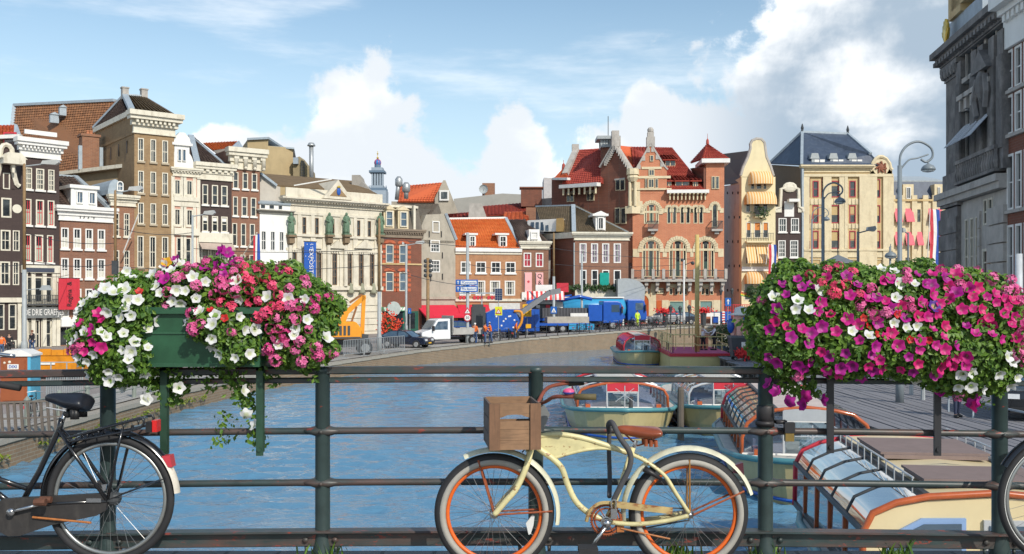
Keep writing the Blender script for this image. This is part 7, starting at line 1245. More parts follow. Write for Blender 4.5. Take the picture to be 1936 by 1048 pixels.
mb.add(o,[(i*n_+j,i*n_+(j+1)%n_,(i+1)*n_+(j+1)%n_,(i+1)*n_+j)for i in range(len(prof)-1)for j in range(n_)]+[tuple(range(n_-1,-1,-1)),tuple((len(prof)-1)*n_+j for j in range(n_))]); sd_=mb.build('saddle',paint('black_nylon_cover',(.016,.019,.028),.38,.3,12),bl,True); sub=sd_.modifiers.new('smooth','SUBSURF'); sub.levels=2; sub.render_levels=2
mb=MB(); mb.tube(smooth([b7(275,253,-.05),b7(330,258,-.075),b7(400,265,-.10)],4),.004,5); mb.build('cover_piping',paint('grey_piping',(.45,.46,.48),.6),bl); mb=MB(); [mb.tube([b7(415+16*i,262,dy),b7(418+14*i,315,dy)],.017,8)for i in range(2)for dy in (-.05,.05)]; mb.ball(b7(365,290),.025); mb.build('saddle_springs',BLACK,bl,True,kind='stuff')
mb=MB()
for dy in (-.07,.07):mb.tube(smooth([b7(385,415,dy),b7(580,362,dy),b7(770,313,dy),b7(800,322,dy),b7(795,342,dy),b7(760,365,dy),b7(560,405,dy),b7(400,432,dy)],4),.007,7)
for x,y in ((440,402),(500,386),(560,370),(625,352),(690,335),(770,314)):mb.tube([b7(x,y,-.07),b7(x,y,.07)],.005,6); mb.tube([b7(x,y,-.07),b7(x+2,y+28,-.07)],.004,5)
for dy in (-.07,.07):mb.tube([b7(688,362,dy),b7(660,480,dy),rh+V((.01,dy*.8,.01))],.008,7)
mb.build('rear_rack',BIKEB,bl,True,kind='stuff'); mb=MB(); q=b7(835,356,0); mb.box(q.x-.008,q.x+.02,-.03,.03,q.z-.031,q.z+.032); mb.build('tail_light',paint('red_lens',(.62,.02,.02),.25),bl); mb=MB(); q=b7(812,362,0); mb.box(q.x-.018,q.x+.018,-.03,.03,q.z-.026,q.z+.03); mb.build('light_case',BLACK,bl); mb=MB(); q=b7(915,545,0); mb.prism([(q.x-.035,q.z+.03),(q.x+.01,q.z+.035),(q.x+.022,q.z-.03),(q.x,q.z-.03)],-.03,.03); mb.build('reflector',paint('pink_red_lens',(.55,.05,.07),.3),bl)
mb=MB(); pl=[(x,y)for x,y in ((0,760),(40,742),(110,736),(280,728),(560,712),(600,740),(590,800),(540,830),(300,880),(130,938),(70,940),(20,915),(-20,880),(-30,820))]; mb.prism([(b7(x,y).x,b7(x,y).z)for x,y in pl],-.05,-.02); mb.build('chain_case',paint('worn_black_case',(.03,.027,.026),.6,.4,8,stain=(.10,.09,.08),amt=.5),bl)
mb=MB(); mb.tube([b7(95,803,-.075),b7(245,765,-.08)],[.011,.008],8); mb.lathe([(.02,-.085),(.02,-.04)],12,b7(97,805),'y'); mb.build('crank',CHROME,bl,True); mb=MB(); q=b7(280,740,-.13); mb.tube([q-V((.03,0,0)),q+V((.03,0,0))],.02,8); mb.tube([q-V((.03,-.06,0)),q+V((.03,.06,0))],.018,8); mb.build('pedal',paint('rusty_brown_pedal',(.12,.05,.03),.8,.4,30),bl); mb=MB(); mb.tube([b7(205,835,-.06),b7(525,860,-.08)],.006,6); mb.build('kickstand',paint('orange_rust_stand',(.42,.15,.04)),bl); mb=MB(); q=b7(585,675,-.05); mb.prism([(q.x-.015,q.z+.012),(q.x+.015,q.z+.016),(q.x+.008,q.z-.02),(q.x-.004,q.z-.02)],-.06,-.05); mb.build('hub_tag',CHROME,bl); mb=MB(); q=b7(540,745,-.055); mb.box(q.x-.05,q.x+.03,-.06,-.05,q.z-.012,q.z+.010); mb.build('chain_adjuster',CHROME,bl); mb=MB(); mb.ball(rh+V((.02,0,0)),.04,.045,.04); mb.build('gear_hub',DARKM,bl)
mb=MB();
for dy in (-.04,.04):mb.tube([b7(905,632,dy),rh+V((0,dy,0))],.0035,5)
mb.build('mudguard_stay',BIKEB,bl)
# the wheel of a third bicycle at the right edge
br=thing('bicycle','black bicycle of which only the front wheel shows beside the last railing post','bicycle',((1997-CX)/BS2,5.14,0)); fc=V((0,0,CZ-(946-HY)/(FPX/5.14))); wheel(br,fc,.352,TYRE,None,_m['steel_rim'],.021,36,hub=CHROME); mb=MB(); [mb.tube([fc+V(p)for p in arc((0,0),.352-.030,0,360,64,y_)[:-1]],.004,5,closed=True)for y_ in (-.016,.016)]; mb.build('reflective_stripe',paint('white_stripe',(.75,.75,.72),.5),br)
rc=fc+V((1.1,0,0)); wheel(br,rc,.352,TYRE,None,_m['steel_rim'],.021,36); mb=MB(); hd0=fc+V((.12,0,.36)); hd1=fc+V((.2,0,.62)); bb_=fc+V((.62,0,-.05)); stp=fc+V((.80,0,.5))
for dy in (-.05,.05):mb.tube([hd0,fc+V((.07,dy,.2)),fc+V((0,dy,0))],.012,8); mb.tube([bb_,rc+V((0,dy,0))],.01,8); mb.tube([stp,rc+V((0,dy,0))],.01,8)
mb.tube([hd0,hd1],.017,8); mb.tube([hd0,bb_],.016,8); mb.tube([hd1-V((0,0,.04)),stp],.014,8); mb.tube([bb_,stp+V((.03,0,.12))],.015,8); mb.build('frame',BIKEB,br,True); mb=MB(); mb.ball(stp+V((.05,0,.15)),.13,.08,.035,12,6); mb.build('saddle',BLACK,br,True); mb=MB(); mb.tube(smooth([hd1,hd1+V((.02,0,.12)),hd1+V((.08,-.2,.18)),hd1+V((.25,-.27,.14))]),.011,8); mb.tube(smooth([hd1+V((.02,0,.12)),hd1+V((.08,.2,.18)),hd1+V((.25,.27,.14))]),.011,8); mb.build('handlebar',CHROME,br,True); fender(br,fc,.374,150,60,.028,BIKEB)
# ------------------------------------------------------------ boats
CG=clear('boat_glass',(.80,.88,.93),.16); CGR=clear('mirror_boat_glass',(.62,.70,.76),.5); CGV=clear('violet_boat_glass',(.80,.82,.92),.2); HULL=paint('ochre_hull',(.50,.41,.20),.35,.1,1.5,stain=(.2,.15,.07),coat=.3); HULLG=paint('cream_hull',(.62,.58,.45),.35,.1,1.5,stain=(.25,.2,.12),coat=.3); TEALP=paint('teal_gunwale',(.09,.28,.31),.4,.12); DECKP=paint('pale_deck',(.58,.56,.50),.7,.15,3,stain=(.3,.25,.2)); ORW=paint('orange_varnish',(.46,.10,.025),.3,.2,6,coat=.4); ALU=paint('aluminium_frame',(.60,.62,.64),.35,.08,4,.4); BROOF=paint('brown_sun_roof',(.23,.17,.155),.75,.12,4); WHF=paint('white_seat',(.7,.72,.75),.5)
BOATCR=paint('cream_cabin',(.72,.60,.36),.4,.06,2,coat=.2); BWIN=paint('blue_window_rim',(.25,.38,.62),.4,.1)
def boat(label,x,y,ang,L,W,c0,c1,hull=HULL,frame=ORW,rib=ALU,front='glass',roofm=DECKP,hatch=False,trim=RED,ch=1.28,wh=.55):
 t=thing('canal_boat',label,'tour boat',(x,y,WZ),-ang,'glass roofed canal boats'); w=W/2; st=[(0,.05),(.25,.36),(.8,.66),(1.6,.86),(3,1),(L*.6,1),(L-2.5,.96),(L-.8,.8),(L,.55)]
 def wid(q):
  for (a,p),(b,r)in zip(st[:-1],st[1:]):
   if a<=q<=b:return w*(p+(r-p)*(q-a)/(b-a))
  return w*.5
 def zg(q):return 1.0+.22*max(0,1-q/4)**2
 o=[]; f=[]; dk=[]
 for q,k in st:z=zg(q); o+=[(-w*k,q,z),(-w*k*.93,q+.10,.45),(-w*k*.82,q+.22,-.1),(-w*k*.6,q+.3,-.6),(w*k*.6,q+.3,-.6),(w*k*.82,q+.22,-.1),(w*k*.93,q+.10,.45),(w*k,q,z)]; dk.append((q,w*k,z))
 for i in range(len(st)-1):
  for j in range(7):f.append((i*8+j,i*8+j+1,(i+1)*8+j+1,(i+1)*8+j))
 f.append(tuple(range(7,-1,-1))); f.append(tuple((len(st)-1)*8+j for j in range(8))); h=MB().add(o,f).build('hull',hull,t,False)
 mb=MB(); pts=[(-k-.02,q,z-.03)for q,k,z in reversed(dk)]+[(0,-.08,zg(0)-.03)]+[(k+.02,q,z-.03)for q,k,z in dk]; mb.tube(pts,.08,8); mb.build('gunwale',TEALP,t,True)
 mb=MB(); mb.add([(-k,q,z+.015)for q,k,z in dk]+[(k,q,z+.015)for q,k,z in dk],[(i,i+1,len(dk)+i+1,len(dk)+i)for i in range(len(dk)-1)]); mb.build('deck',DECKP,t)
 mb=MB(); pts=[(-k*.99,q+.12,.12)for q,k,z in reversed(dk)]+[(k*.99,q+.12,.12)for q,k,z in dk]; mb.tube([(p[0]*.9,p[1]+.08,p[2])for p in pts],.05,6); mb.build('water_line',BLUE,t)
 wc=min(w-.22,wid(c0)-.12); d=1.0; pr=[(wc,.0),(wc-.02,wh),(wc-.16,wh+(ch-wh)*.5),(wc-.5,ch-.12),(wc-.95,ch-.02),(0,ch+.06)]
 full=[(-a,b)for a,b in pr]+[(a,b)for a,b in reversed(pr[:-1])]
 nb=max(3,round((c1-c0)/1.15)); bl=(c1-c0)/nb; ribme=None
 for i in range(nb+1):
  if i==0:continue
  if ribme is None:mb=MB(); mb.tube([(a,0,d+b)for a,b in full],.028,6); ribme=mb.mesh('rib',rib,True)
  link('rib',ribme,t,(0,c0+i*bl,0))
 def strip(i0,i1,sg):mb=MB(); seg=pr[i0:i1+1]; n_=len(seg); mb.add([(sg*a,.03,d+b)for a,b in seg]+[(sg*a,bl-.03,d+b)for a,b in seg],[(j,j+1,n_+j+1,n_+j)for j in range(n_-1)]); return mb.mesh('pane',CGR if front=='cabin'else CG,True)
 for sg in (-1,1):
  for a,b in ((0,1),(1,4)):
   me=strip(a,b,sg)
   for i in range(nb):link('pane',me,t,(0,c0+i*bl,0))
  mb=MB(); mb.beam((sg*(wc-.0),c0,d+wh+.02),(sg*(wc-.0),c1,d+wh+.02),.06,.07); mb.beam((sg*(wc-.93),c0,d+ch),(sg*(wc-.93),c1,d+ch),.09,.08); mb.beam((sg*wc,c0,d+.05),(sg*wc,c1,d+.05),.06,.12); mb.build('canopy_rail',rib,t)
  for i in range(nb):mb=MB(); mb.beam((sg*(wc+.01),c0+i*bl,d),(sg*(wc+.0),c0+i*bl,d+wh),.05,.08,up=(0,1,0)); mb.build('window_post',frame,t)
 mb=MB(); mb.slab([(-wc+.95,c0,d+ch+.02),(0,c0,d+ch+.08),(0,c1,d+ch+.08),(-wc+.95,c1,d+ch+.02)],.05); mb.slab([(0,c0,d+ch+.08),(wc-.95,c0,d+ch+.02),(wc-.95,c1,d+ch+.02),(0,c1,d+ch+.08)],.05); mb.build('roof',roofm,t)
 if hatch:
  for a,b in hatch:mb=MB(); mb.box(-wc+1.0,wc-1.0,c0+a,c0+b,d+ch+.14,d+ch+.18); mb.box(-wc+1.05,wc-1.05,c0+a-.05,c0+b+.02,d+ch+.07,d+ch+.139); mb.build('sun_roof',BROOF,t)
  for sg in (-1,1):
   mb=MB(); mb.tube([(sg*(wc-.8),c0+.2,d+ch+.22),(sg*(wc-.8),c1,d+ch+.22)],.016,6)
   for i in range(int((c1-c0)/.5)):yy=c0+.25+i*.5; mb.tube([(sg*(wc-.8),yy,d+ch-.02),(sg*(wc-.8),yy,d+ch+.22)],.012,5)
   mb.build('hand_rail',ALU,t)
 # windscreen end
 mb=MB(); mb.tube([(a,c0-.01,d+b)for a,b in full],.055,8); mb.build('canopy_arch',frame,t,True)
 if front=='glass':
  for sg in (-1,1):
   pl=[(sg*.62,.12),(sg*(wc-.08),.12),(sg*(wc-.1),.55),(sg*(wc-.22),.9),(sg*(wc-.52),ch-.17),(sg*.62,ch-.06)]; mb=MB(); mb.prism([(a,d+b)for a,b in pl],c0-.02,c0+.01); mb.build('windscreen',CGV,t); mb=MB(); mb.beam((sg*.6,c0-.03,d+.1),(sg*.6,c0-.03,d+ch),.06,.05,up=(0,1,0)); mb.build('windscreen_post',ALU,t)
  mb=MB(); mb.box(-.56,.56,c0-.02,c0+.01,d+.15,d+ch-.32); mb.build('centre_window',CG,t); mb=MB(); mb.box(-.6,.6,c0-.06,c0+.02,d+ch-.3,d+ch+.02); mb.build('name_board',trim,t); mb=MB(); mb.box(-.62,.62,c0-.05,c0+.02,d+ch-.34,d+ch-.30); mb.box(-wc,wc,c0-.06,c0+.03,d+.02,d+.14); mb.build('sill_board',WHITE,t); mb=MB(); mb.beam((-wc-.0,c0-.12,d+.06),(wc,c0-.12,d+.06),.1,.05); mb.build('red_coaming',trim,t)
  for sg in (-1,1):q=V((sg*(wc-.4),c0-.3,d+.02)); mb=MB(); mb.box(q.x-.09,q.x+.09,q.y-.1,q.y+.1,q.z,q.z+.26); mb.build('navigation_lamp',ORW,t)
 else:
  mb=MB(); mb.prism([(a*.985,d+b*.97-.02)for a,b in full],c0+.0,c0+.12); mb.build('cabin_front',BOATCR,t)
  for a,b in ((-wc+.35,-.45),(-.2,1.25)):mb=MB(); hz=d+ch-.42; lz=d+.18; mb.prism([(a,lz),(b,lz),(b,hz+.1),(a+.5 if a<-.5 else a,hz+.08),(a+.15 if a<-.5 else a,hz-.12),(a,hz-.4)],c0-.05,c0+.02); o_=mb.build('window',BWIN if a<-.5 else ALU,t); mb=MB(); mb.prism([(a+.07,lz+.07),(b-.07,lz+.07),(b-.07,hz+.02),(a+.53 if a<-.5 else a+.07,hz),(a+.22 if a<-.5 else a+.07,hz-.17),(a+.07,hz-.42)],c0-.07,c0-.04); mb.build('pane',PANEB,o_)
  mb=MB(); mb.box(1.4,1.9,c0-.05,c0+.02,d+.2,d+ch-.4); mb.build('window',ALU,t)
 mb=MB(); mb.box(-wc+.1,wc-.1,c0+.2,c1-.1,d-.55,d-.5); mb.build('cabin_floor',paint('dark_floor',(.10,.07,.06),.7),t)
 seat=MB(); seat.box(-.45,.45,0,.08,-.5,.42); seat.box(-.45,.45,-.4,.0,-.5,-.12); sme=seat.mesh('seat',WHF);
 for i in range(nb):
  for sx in (-wc*.52,wc*.52):link('seat',sme,t,(sx,c0+.7+i*bl,d))
 # bow fittings
 mb=MB(); mb.lathe([(.09,0),(.07,.5),(.1,.52),(.1,.6)],8,(.25,c0-.75 if c0>1.2 else .6,1.0)); mb.build('bollard',DARKM,t); mb=MB(); q=V((0,max(.5,c0-1.0),1.0)); mb.tube([q,q+V((0,0,1.05))],.02,6); mb.tube([q+V((-.35,0,.45)),q+V((.35,0,.95))],.012,5); mb.tube([q+V((.35,0,.45)),q+V((-.35,0,.95))],.012,5); mb.tube([q+V((-.45,0,.75)),q+V((.45,0,.75))],.012,5); mb.build('bow_staff',ALU,t); mb=MB()
 for sg in (-1,1):mb.tube([(sg*wid(1.2)*.85-.12,1.2,1.13),(sg*wid(1.2)*.85+.12,1.2,1.13)],.02,6); mb.tube([(sg*wid(1.2)*.85,1.2,1.0),(sg*wid(1.2)*.85,1.2,1.13)],.025,6)
 mb.build('cleats',STEEL,t,kind='stuff'); mb=MB(); mb.box(-wc+.1,wc-.1,c1-.02,c1,d,d+ch-.05); mb.build('rear_bulkhead',CG,t); mb=MB(); mb.tube([(a,c1+.01,d+b)for a,b in full],.05,8); mb.build('canopy_arch',RED if frame is ORW else frame,t,True); return t
boat('far canal boat with red framed glass cabin moored before the yellow barge',10.25,74.0,.04,12,4.05,1.3,9.5,HULL,RED,RED,ch=1.30)
boat('orange framed canal boat with ochre bow facing the bridge in mid canal',4.25,35.5,.03,12,4.5,1.5,7.2,HULL,ORW,ALU,ch=1.04)
boat('canal boat with silver framed cabin between the orange framed boat and the terrace',8.55,36.3,.05,12,4.0,1.6,7.0,HULL,ALU,ALU,ch=1.04)
boat('canal boat with red and orange canopy of many small panes by the plank terrace',7.75,24.2,.15,11,4.25,1.7,9.5,HULL,ORW,DARKM,roofm=paint('pinkish_roof',(.60,.50,.45),.6),ch=1.34,trim=ALU)
boat('nearest canal boat with cream cabin front and brown sun roofs on its glass roof',6.35,7.6,.125,13.4,4.3,6.5,12.4,HULLG,ORW,DARKM,front='cabin',hatch=((.35,1.6),(2.9,4.7)),roofm=BOATCR,ch=1.45,wh=.88)
for px,Y,lb in ((1287,36,'brown mooring pile between the two middle canal boats'),(1262,73,'dark mooring pile between the far boat and the yellow barge')):
 p=P(px,700,Y); mb=MB(); mb.tube([(0,0,-1),(0,0,1.9),(0,0,2.0)],[.13,.12,.08],8); o=tag(mb.build('mooring_pile',paint('pile_wood',(.12,.10,.08))),lb,'mooring pile'); o.location=(p.x,Y,WZ)
# yellow ticket barge
YB=paint('pale_yellow_paint',(.66,.54,.24),.5,.08); t=thing('landing_barge','pale yellow landing barge with red edge, pink deck and yellow railings','barge',(11.3,68,WZ)); mb=MB(); mb.prismz([(0,0),(4.4,0),(4.9,9),(.4,9)],-.5,1.15); mb.build('hull',YB,t); mb=MB(); mb.prismz([(-.06,-.06),(4.46,-.06),(4.96,9),(.34,9)],1.15,1.36); mb.build('edge',RED,t); mb=MB(); mb.prismz([(.1,.1),(4.3,.1),(4.8,8.9),(.5,8.9)],1.361,1.39); mb.build('deck',paint('pink_carpet',(.52,.10,.22),.9,.1),t)
def fence(root,pts,h,mat,n,rails=(1.0,.5),r=.035,nm='railing',ends=True):
 mb=MB()
 for a,b in zip(pts[:-1],pts[1:]):
  a,b=V(a),V(b)
  for k in rails:mb.beam(a+V((0,0,h*k)),b+V((0,0,h*k)),r*1.6,r*1.6)
  kk=max(1,round((b-a).length*n))
  for i in range(kk+1):p=a.lerp(b,i/kk); mb.beam(p,p+V((0,0,h)),r*1.5,r*1.5)
 return mb.build(nm,mat,root)
fence(t,[(.25,.3,1.36),(.45,8.5,1.36)],1.35,YB,1.1); fence(t,[(.25,.3,1.36),(1.9,.3,1.36)],1.35,YB,.8); fence(t,[(1.9,.3,1.36),(4.2,.3,1.36)],1.2,YB,.5,(1.0,.5)); fence(t,[(4.2,.3,1.36),(4.7,8.5,1.36)],1.3,YB,.4); fence(t,[(.6,5,1.36),(3.2,5,1.36)],1.9,YB,1.4,(1.0,.6)); mb=MB(); mb.box(3.1,4.0,6.2,7.2,1.39,2.3); mb.box(3.0,4.1,6.1,7.3,2.3,2.42); mb.build('counter',paint('salmon_counter',(.52,.20,.12),.7),t)
t2=thing('wooden_pole','tall pale yellow wooden pole standing on the landing barge','pole',(P(1318,660,70).x,70,WZ+1.38)); mb=MB(); mb.tube([(0,0,0),(0,0,PZ(444,70)-WZ-1.38)],[.19,.15],10); mb.build('shaft',paint('tan_pole',(.58,.43,.16),.6,.15),t2,True)
t2=thing('gangway','grey slatted timber ramp between the yellow barge and the terrace','ramp',(15.9,66,WZ));
for i in range(14):mb=MB(); x=i*.17; mb.box(x,x+.11,0,.08,.1,1.5-i*.04); mb.build('slat',WOODG,t2)
mb=MB(); mb.prismz([(-.1,-.05),(2.5,-.05),(2.5,4),(-.1,4)],1.42,1.52); mb.build('ramp_deck',WOODG,t2)
# ------------------------------------------------------------ people
SKIN=paint('skin',(.55,.33,.24),.6,.08,6)
def person(label,loc,rz,h,top,legs,hair=(.06,.035,.02),arms=((.12,-.05,.0),(.12,-.05,.0)),stride=.1,lean=0.,vest=None,helmet=None,bare=False,bag=None,group=None):
 t=thing('person',label,'person',loc,rz,group); k=h/1.78
 J={'pel':(0,0,.93),'w':(0,lean*.3,1.12),'ch':(0,lean*.7,1.36),'nk':(0,lean,1.51),'hd':(0,lean-.02,1.62),'ht':(0,lean-.01,1.74)}
 for s,sg in (('l',-1),('r',1)):
  st=stride*sg; J.update({'hip'+s:(.09*sg,0,.90),'kn'+s:(.10*sg,st*.5-.03,.50),'an'+s:(.11*sg,st,.09),'to'+s:(.13*sg,st-.17,.035)})
  a=arms[0 if sg<0 else 1]; J.update({'sh'+s:(.18*sg,lean*.8,1.43),'el'+s:((.24+a[0]*.3)*sg,lean*.6+a[1]*.5,1.16+a[2]*.4),'wr'+s:((.22+a[0]*.3)*sg,lean*.5+a[1]-.08,.93+a[2]),'ha'+s:((.21+a[0]*.3)*sg,lean*.5+a[1]*1.25-.12,.84+a[2]*1.15)})
 E=[('pel','w'),('w','ch'),('ch','nk'),('nk','hd'),('hd','ht')]
 for s in 'lr':E+=[('pel','hip'+s),('hip'+s,'kn'+s),('kn'+s,'an'+s),('an'+s,'to'+s),('ch','sh'+s),('sh'+s,'el'+s),('el'+s,'wr'+s),('wr'+s,'ha'+s)]
 RAD={'pel':.13,'w':.115,'ch':.135,'nk':.055,'hd':.085,'ht':.07,'hip':.085,'kn':.06,'an':.042,'to':.038,'sh':.065,'el':.045,'wr':.032,'ha':.04}
 def grow(names,mul,nm,mat):
  ids=[n_ for n_ in names]; me=bpy.data.meshes.new(nm); me.from_pydata([tuple(x*k for x in J[n_])for n_ in ids],[(ids.index(a),ids.index(b))for a,b in E if a in ids and b in ids],[]); me.materials.append(mat)
  o=link(nm,me,t); o.modifiers.new('skin','SKIN').use_smooth_shade=True; sv=me.skin_vertices[0].data
  for i,n_ in enumerate(ids):r=RAD.get(n_,RAD.get(n_[:-1],.06))*k*mul; sv[i].radius=(r,r*.9 if n_ not in ('pel','w','ch')else r*.75); sv[i].use_root=i==0
  m2=o.modifiers.new('sub','SUBSURF'); m2.levels=1; m2.render_levels=2; return o
 grow(list(J),1.0,'body',SKIN); grow(['ch','w','pel','shl','ell','wrl','shr','elr','wrr','nk']if not bare else ['ch','w','pel','shl','ell','shr','elr','nk'],1.22,'jacket',top); grow(['pel','hipl','knl','anl','hipr','knr','anr'],1.25,'trousers',legs)
 if vest:grow(['ch','w','pel','shl','shr'],1.38,'vest',vest)
 mb=MB(); c=V(J['hd'])*k+V((0,.015,.045*k)); mb.ball(c,.098*k,.105*k,.092*k,10,7); mb.build('helmet'if helmet else 'hair',helmet or paint('hair_%d'%int(hair[0]*1000),hair,.7),t,True)
 mb=MB(); q=V(J['hd'])*k; mb.ball(q+V((0,-.088*k,0)),.014*k,.02*k,.022*k,6,5); mb.build('nose',SKIN,t)
 mb=MB(); [mb.ball(q+V((sx*.032*k,-.078*k,.022*k)),.012*k,.008*k,.009*k,6,4)for sx in (-1,1)]; mb.build('eyes',BLACK,t,kind='stuff'); mb=MB()
 for s in 'lr':a=V(J['an'+s])*k; b=V(J['to'+s])*k; mb.tube([(a.x,a.y+.04,.05),(a.x,a.y-.03,.06),(b.x,b.y-.02,.04)],[.055*k,.06*k,.045*k],8)
 mb.build('shoes',BLACK,t,True,kind='stuff')
 if bag:mb=MB(); mb.box(-.15*k,.15*k,.12,.26,1.05*k,1.45*k); mb.build('backpack',bag,t)
 return t
ORV=paint('orange_hi_vis',(.80,.16,.02),.6,.12,8); YLV=paint('lime_hi_vis',(.55,.75,.03),.6,.1,8); DEN=paint('denim',(.06,.10,.20),.8,.2,10); WSH=paint('white_shirt',(.74,.74,.78),.7,.05); BLK=paint('black_cloth',(.02,.02,.025),.8,.2)
def gp(px,py,Y,dz=0):x=PX(px,Y); return(x,Y,street_z(x,Y)+dz)
person('road worker in orange vest and white helmet by the blue barrier sign',gp(898,651,84),2.6,1.85,ORV,DEN,vest=ORV,helmet=WHITE,stride=.14); person('road worker in orange jacket and jeans facing the quay, left of a pair',gp(917,651,84),1.2,1.85,ORV,DEN,arms=((.1,-.3,.25),(.1,-.2,.1)),vest=ORV); person('road worker in orange jacket with raised elbow, right of a pair',gp(928,651,84.5),-1.3,1.85,ORV,DEN,arms=((.4,-.25,.35),(.5,-.2,.4)),vest=ORV,lean=-.1); person('road worker in orange vest bending beside the orange milling hose',gp(973,640,90),1.6,1.75,ORV,DEN,lean=-.2,vest=ORV); person('road worker in lime green suit by the orange arched door',gp(1205,622,107),.4,1.9,YLV,YLV,vest=YLV)
def dk(px,Y):return(PX(px,Y),Y,WZ+1.39)
person('man in white shirt and black trousers on the landing barge',dk(1329,72),1.9,1.92,WSH,BLK,arms=((.1,-.3,.25),(.1,-.3,.25)),hair=(.3,.2,.12)); person('waiter in black waistcoat over a white shirt on the landing barge',dk(1351,72),-1.7,1.92,WSH,BLK,arms=((.1,-.3,.3),(.1,-.2,.1)),vest=BLK,hair=(.25,.08,.04))
person('pedestrian in dark jacket by the Drie Graefjes shop',gp(61,665,74),-.5,1.85,BLK,DEN,hair=(.2,.08,.04)); person('dark haired pedestrian in black at the cream shopfront',gp(17,665,72),.9,1.75,BLK,BLK); person('pedestrian in an orange top at the left edge',gp(3,665,70),.2,1.7,ORV,DEN); person('person in dark trousers on the terrace, half hidden by hanging flowers',(PX(1809,32.5),32.5,TZ),.1,1.75,paint('blue_jacket',(.08,.13,.28),.8),paint('navy_trousers',(.03,.04,.08),.8))
# ------------------------------------------------------------ vehicles
WHL=MB(); WHL.lathe([(.0,-.11),(.22,-.11),(.23,-.09),(.31,-.1),(.33,-.07),(.33,.07),(.31,.1),(.2,.09),(.0,.09)],16,(0,0,0),'y',cap=False); WHLM=WHL.mesh('wheel',RUBBER); HUBM=MB().lathe([(.0,-.118),(.19,-.118),(.2,-.11)],12,(0,0,0),'y',cap=False).mesh('hub_cap',paint('alloy',(.5,.5,.5),.35,.1,6,.7)); LIGHTW=paint('headlight',(.7,.72,.74),.2); LIGHTR=paint('tail_lens',(.5,.02,.02),.3)
def wheels(t,xs,w,r=.33,dual=False):
 for x in xs:
  for sg in (-1,1):
   o=link('wheel',WHLM,t,(x,sg*w,r)); o.scale=(r/.33,)*3; link('hub_cap',HUBM,o)
   if sg>0:o.rotation_euler=(0,0,pi)
def car(label,loc,rz,mat,suv=False,group=None):
 t=thing('parked_car',label,'car',loc,rz,group); hh=.14 if suv else 0; z=lambda v:v+hh*(v>.5)
 lo=[(-2.1,.32),(-2.12,.62),(-2.02,.86),(-1.45,.93),(-.85,.97),(1.75,1.0),(2.08,.92),(2.14,.6),(2.08,.34)]; mb=MB(); mb.prism([(a,z(b))for a,b in lo],-.86,.86); b_=mb.build('body',mat,t); bv=b_.modifiers.new('bevel','BEVEL'); bv.width=.07; bv.segments=2
 up=[(-.95,.94),(-.25,1.38),(.2,1.45),(1.1,1.43),(1.62,1.2),(2.0,.97)]if not suv else [(-.95,.96),(-.35,1.42),(.2,1.5),(1.5,1.48),(1.9,1.2),(2.05,1.0)]; mb=MB()
 ins=.1; n_=len(up); bot=[(a,-.82,z(b))for a,b in up]; o=[]
 for a,b in up:k=(b-.94)/.5*.14; o.append((a,-.83+k,z(b)))
 o2=[(p[0],-p[1],p[2])for p in o]; mb.add(o+o2,[tuple(range(n_-1,-1,-1)),tuple(range(n_,2*n_))]+[(i,i+1,n_+i+1,n_+i)for i in range(n_-1)]); mb.build('glasshouse',PANEB,t)
 mb=MB(); mb.add([(p[0],p[1]-.0,p[2]+.006)for p in o[1:-1]]+[(p[0],p[1],p[2]+.006)for p in o2[1:-1]],[(i+1,i+2,n_-2+i+2,n_-2+i+1)if False else (i,i+1,n_-2+i+1,n_-2+i)for i in range(1,n_-3)])
 for sg in (-1,1):
  for i in range(n_-1):a,b=V(o[i]),V(o[i+1]); a.y*=-sg; b.y*=-sg; mb.beam(a,b,.05,.06)
  p=V((.45,-sg*-.83,z(.95))); mb.beam((.4,sg*.83,z(.95)),(.4,sg*.71,z(1.44)),.06,.05,up=(1,0,0))
 mb.build('roof_frame',mat,t); wheels(t,(-1.32,1.32),.8,.34)
 for sg in (-1,1):mb=MB(); mb.box(-2.14,-1.98,sg*.6-.18,sg*.6+.18,z(.62),z(.78)); mb.build('headlight',LIGHTW,t); mb=MB(); mb.box(2.05,2.16,sg*.66-.14,sg*.66+.14,z(.68),z(.88)); mb.build('tail_light',LIGHTR,t); mb=MB(); mb.box(-.85,-.65,sg*.95-.08,sg*.95+.08,z(.95),z(1.1)); mb.build('wing_mirror',mat,t); mb=MB(); mb.beam((-.7,sg*.872,z(.5)),(1.6,sg*.872,z(.5)),.012,.05); mb.build('door_trim',BLACK,t)
 mb=MB(); mb.box(-2.17,-2.05,-.7,.7,.3,.5); mb.build('bumper',BLACK,t); mb=MB(); mb.box(-2.185,-2.17,-.26,.26,.4,.51); mb.build('number_plate',YEL,t); return t
NAVY=paint('navy_car_paint',(.012,.018,.04),.2,.1,coat=.6); SILV=paint('silver_car_paint',(.42,.43,.45),.25,.06,coat=.5,metal=.4); car('dark navy estate car behind the steel barriers',gp(768,662,79),pi-.35,NAVY); car('blue car half hidden behind the white pickup truck',gp(874,628,98),pi,paint('blue_car_paint',(.02,.07,.25),.2,.1,coat=.5)); car('silver hatchback parked by the orange arched door',gp(1255,617,109.5),.3,SILV,True); car('dark car parked beside the silver hatchback',gp(1281,614,110.5),.3,NAVY); car('black car parked beside the pale grey pole',(PX(1938,33),33,TZ),1.2,paint('black_car_paint',(.015,.017,.02),.2,coat=.6),True); car('pale grey car behind the dark flower box',(PX(1908,42),42,TZ),1.4,paint('pale_car_paint',(.5,.5,.5),.3,coat=.4),True)
WT=paint('white_truck_paint',(.78,.79,.80),.3,.04,coat=.3)
t=thing('pickup_truck','white flatbed truck with dropside bed facing the steel barriers','truck',gp(840,658,83.5),.55); sgn=-1
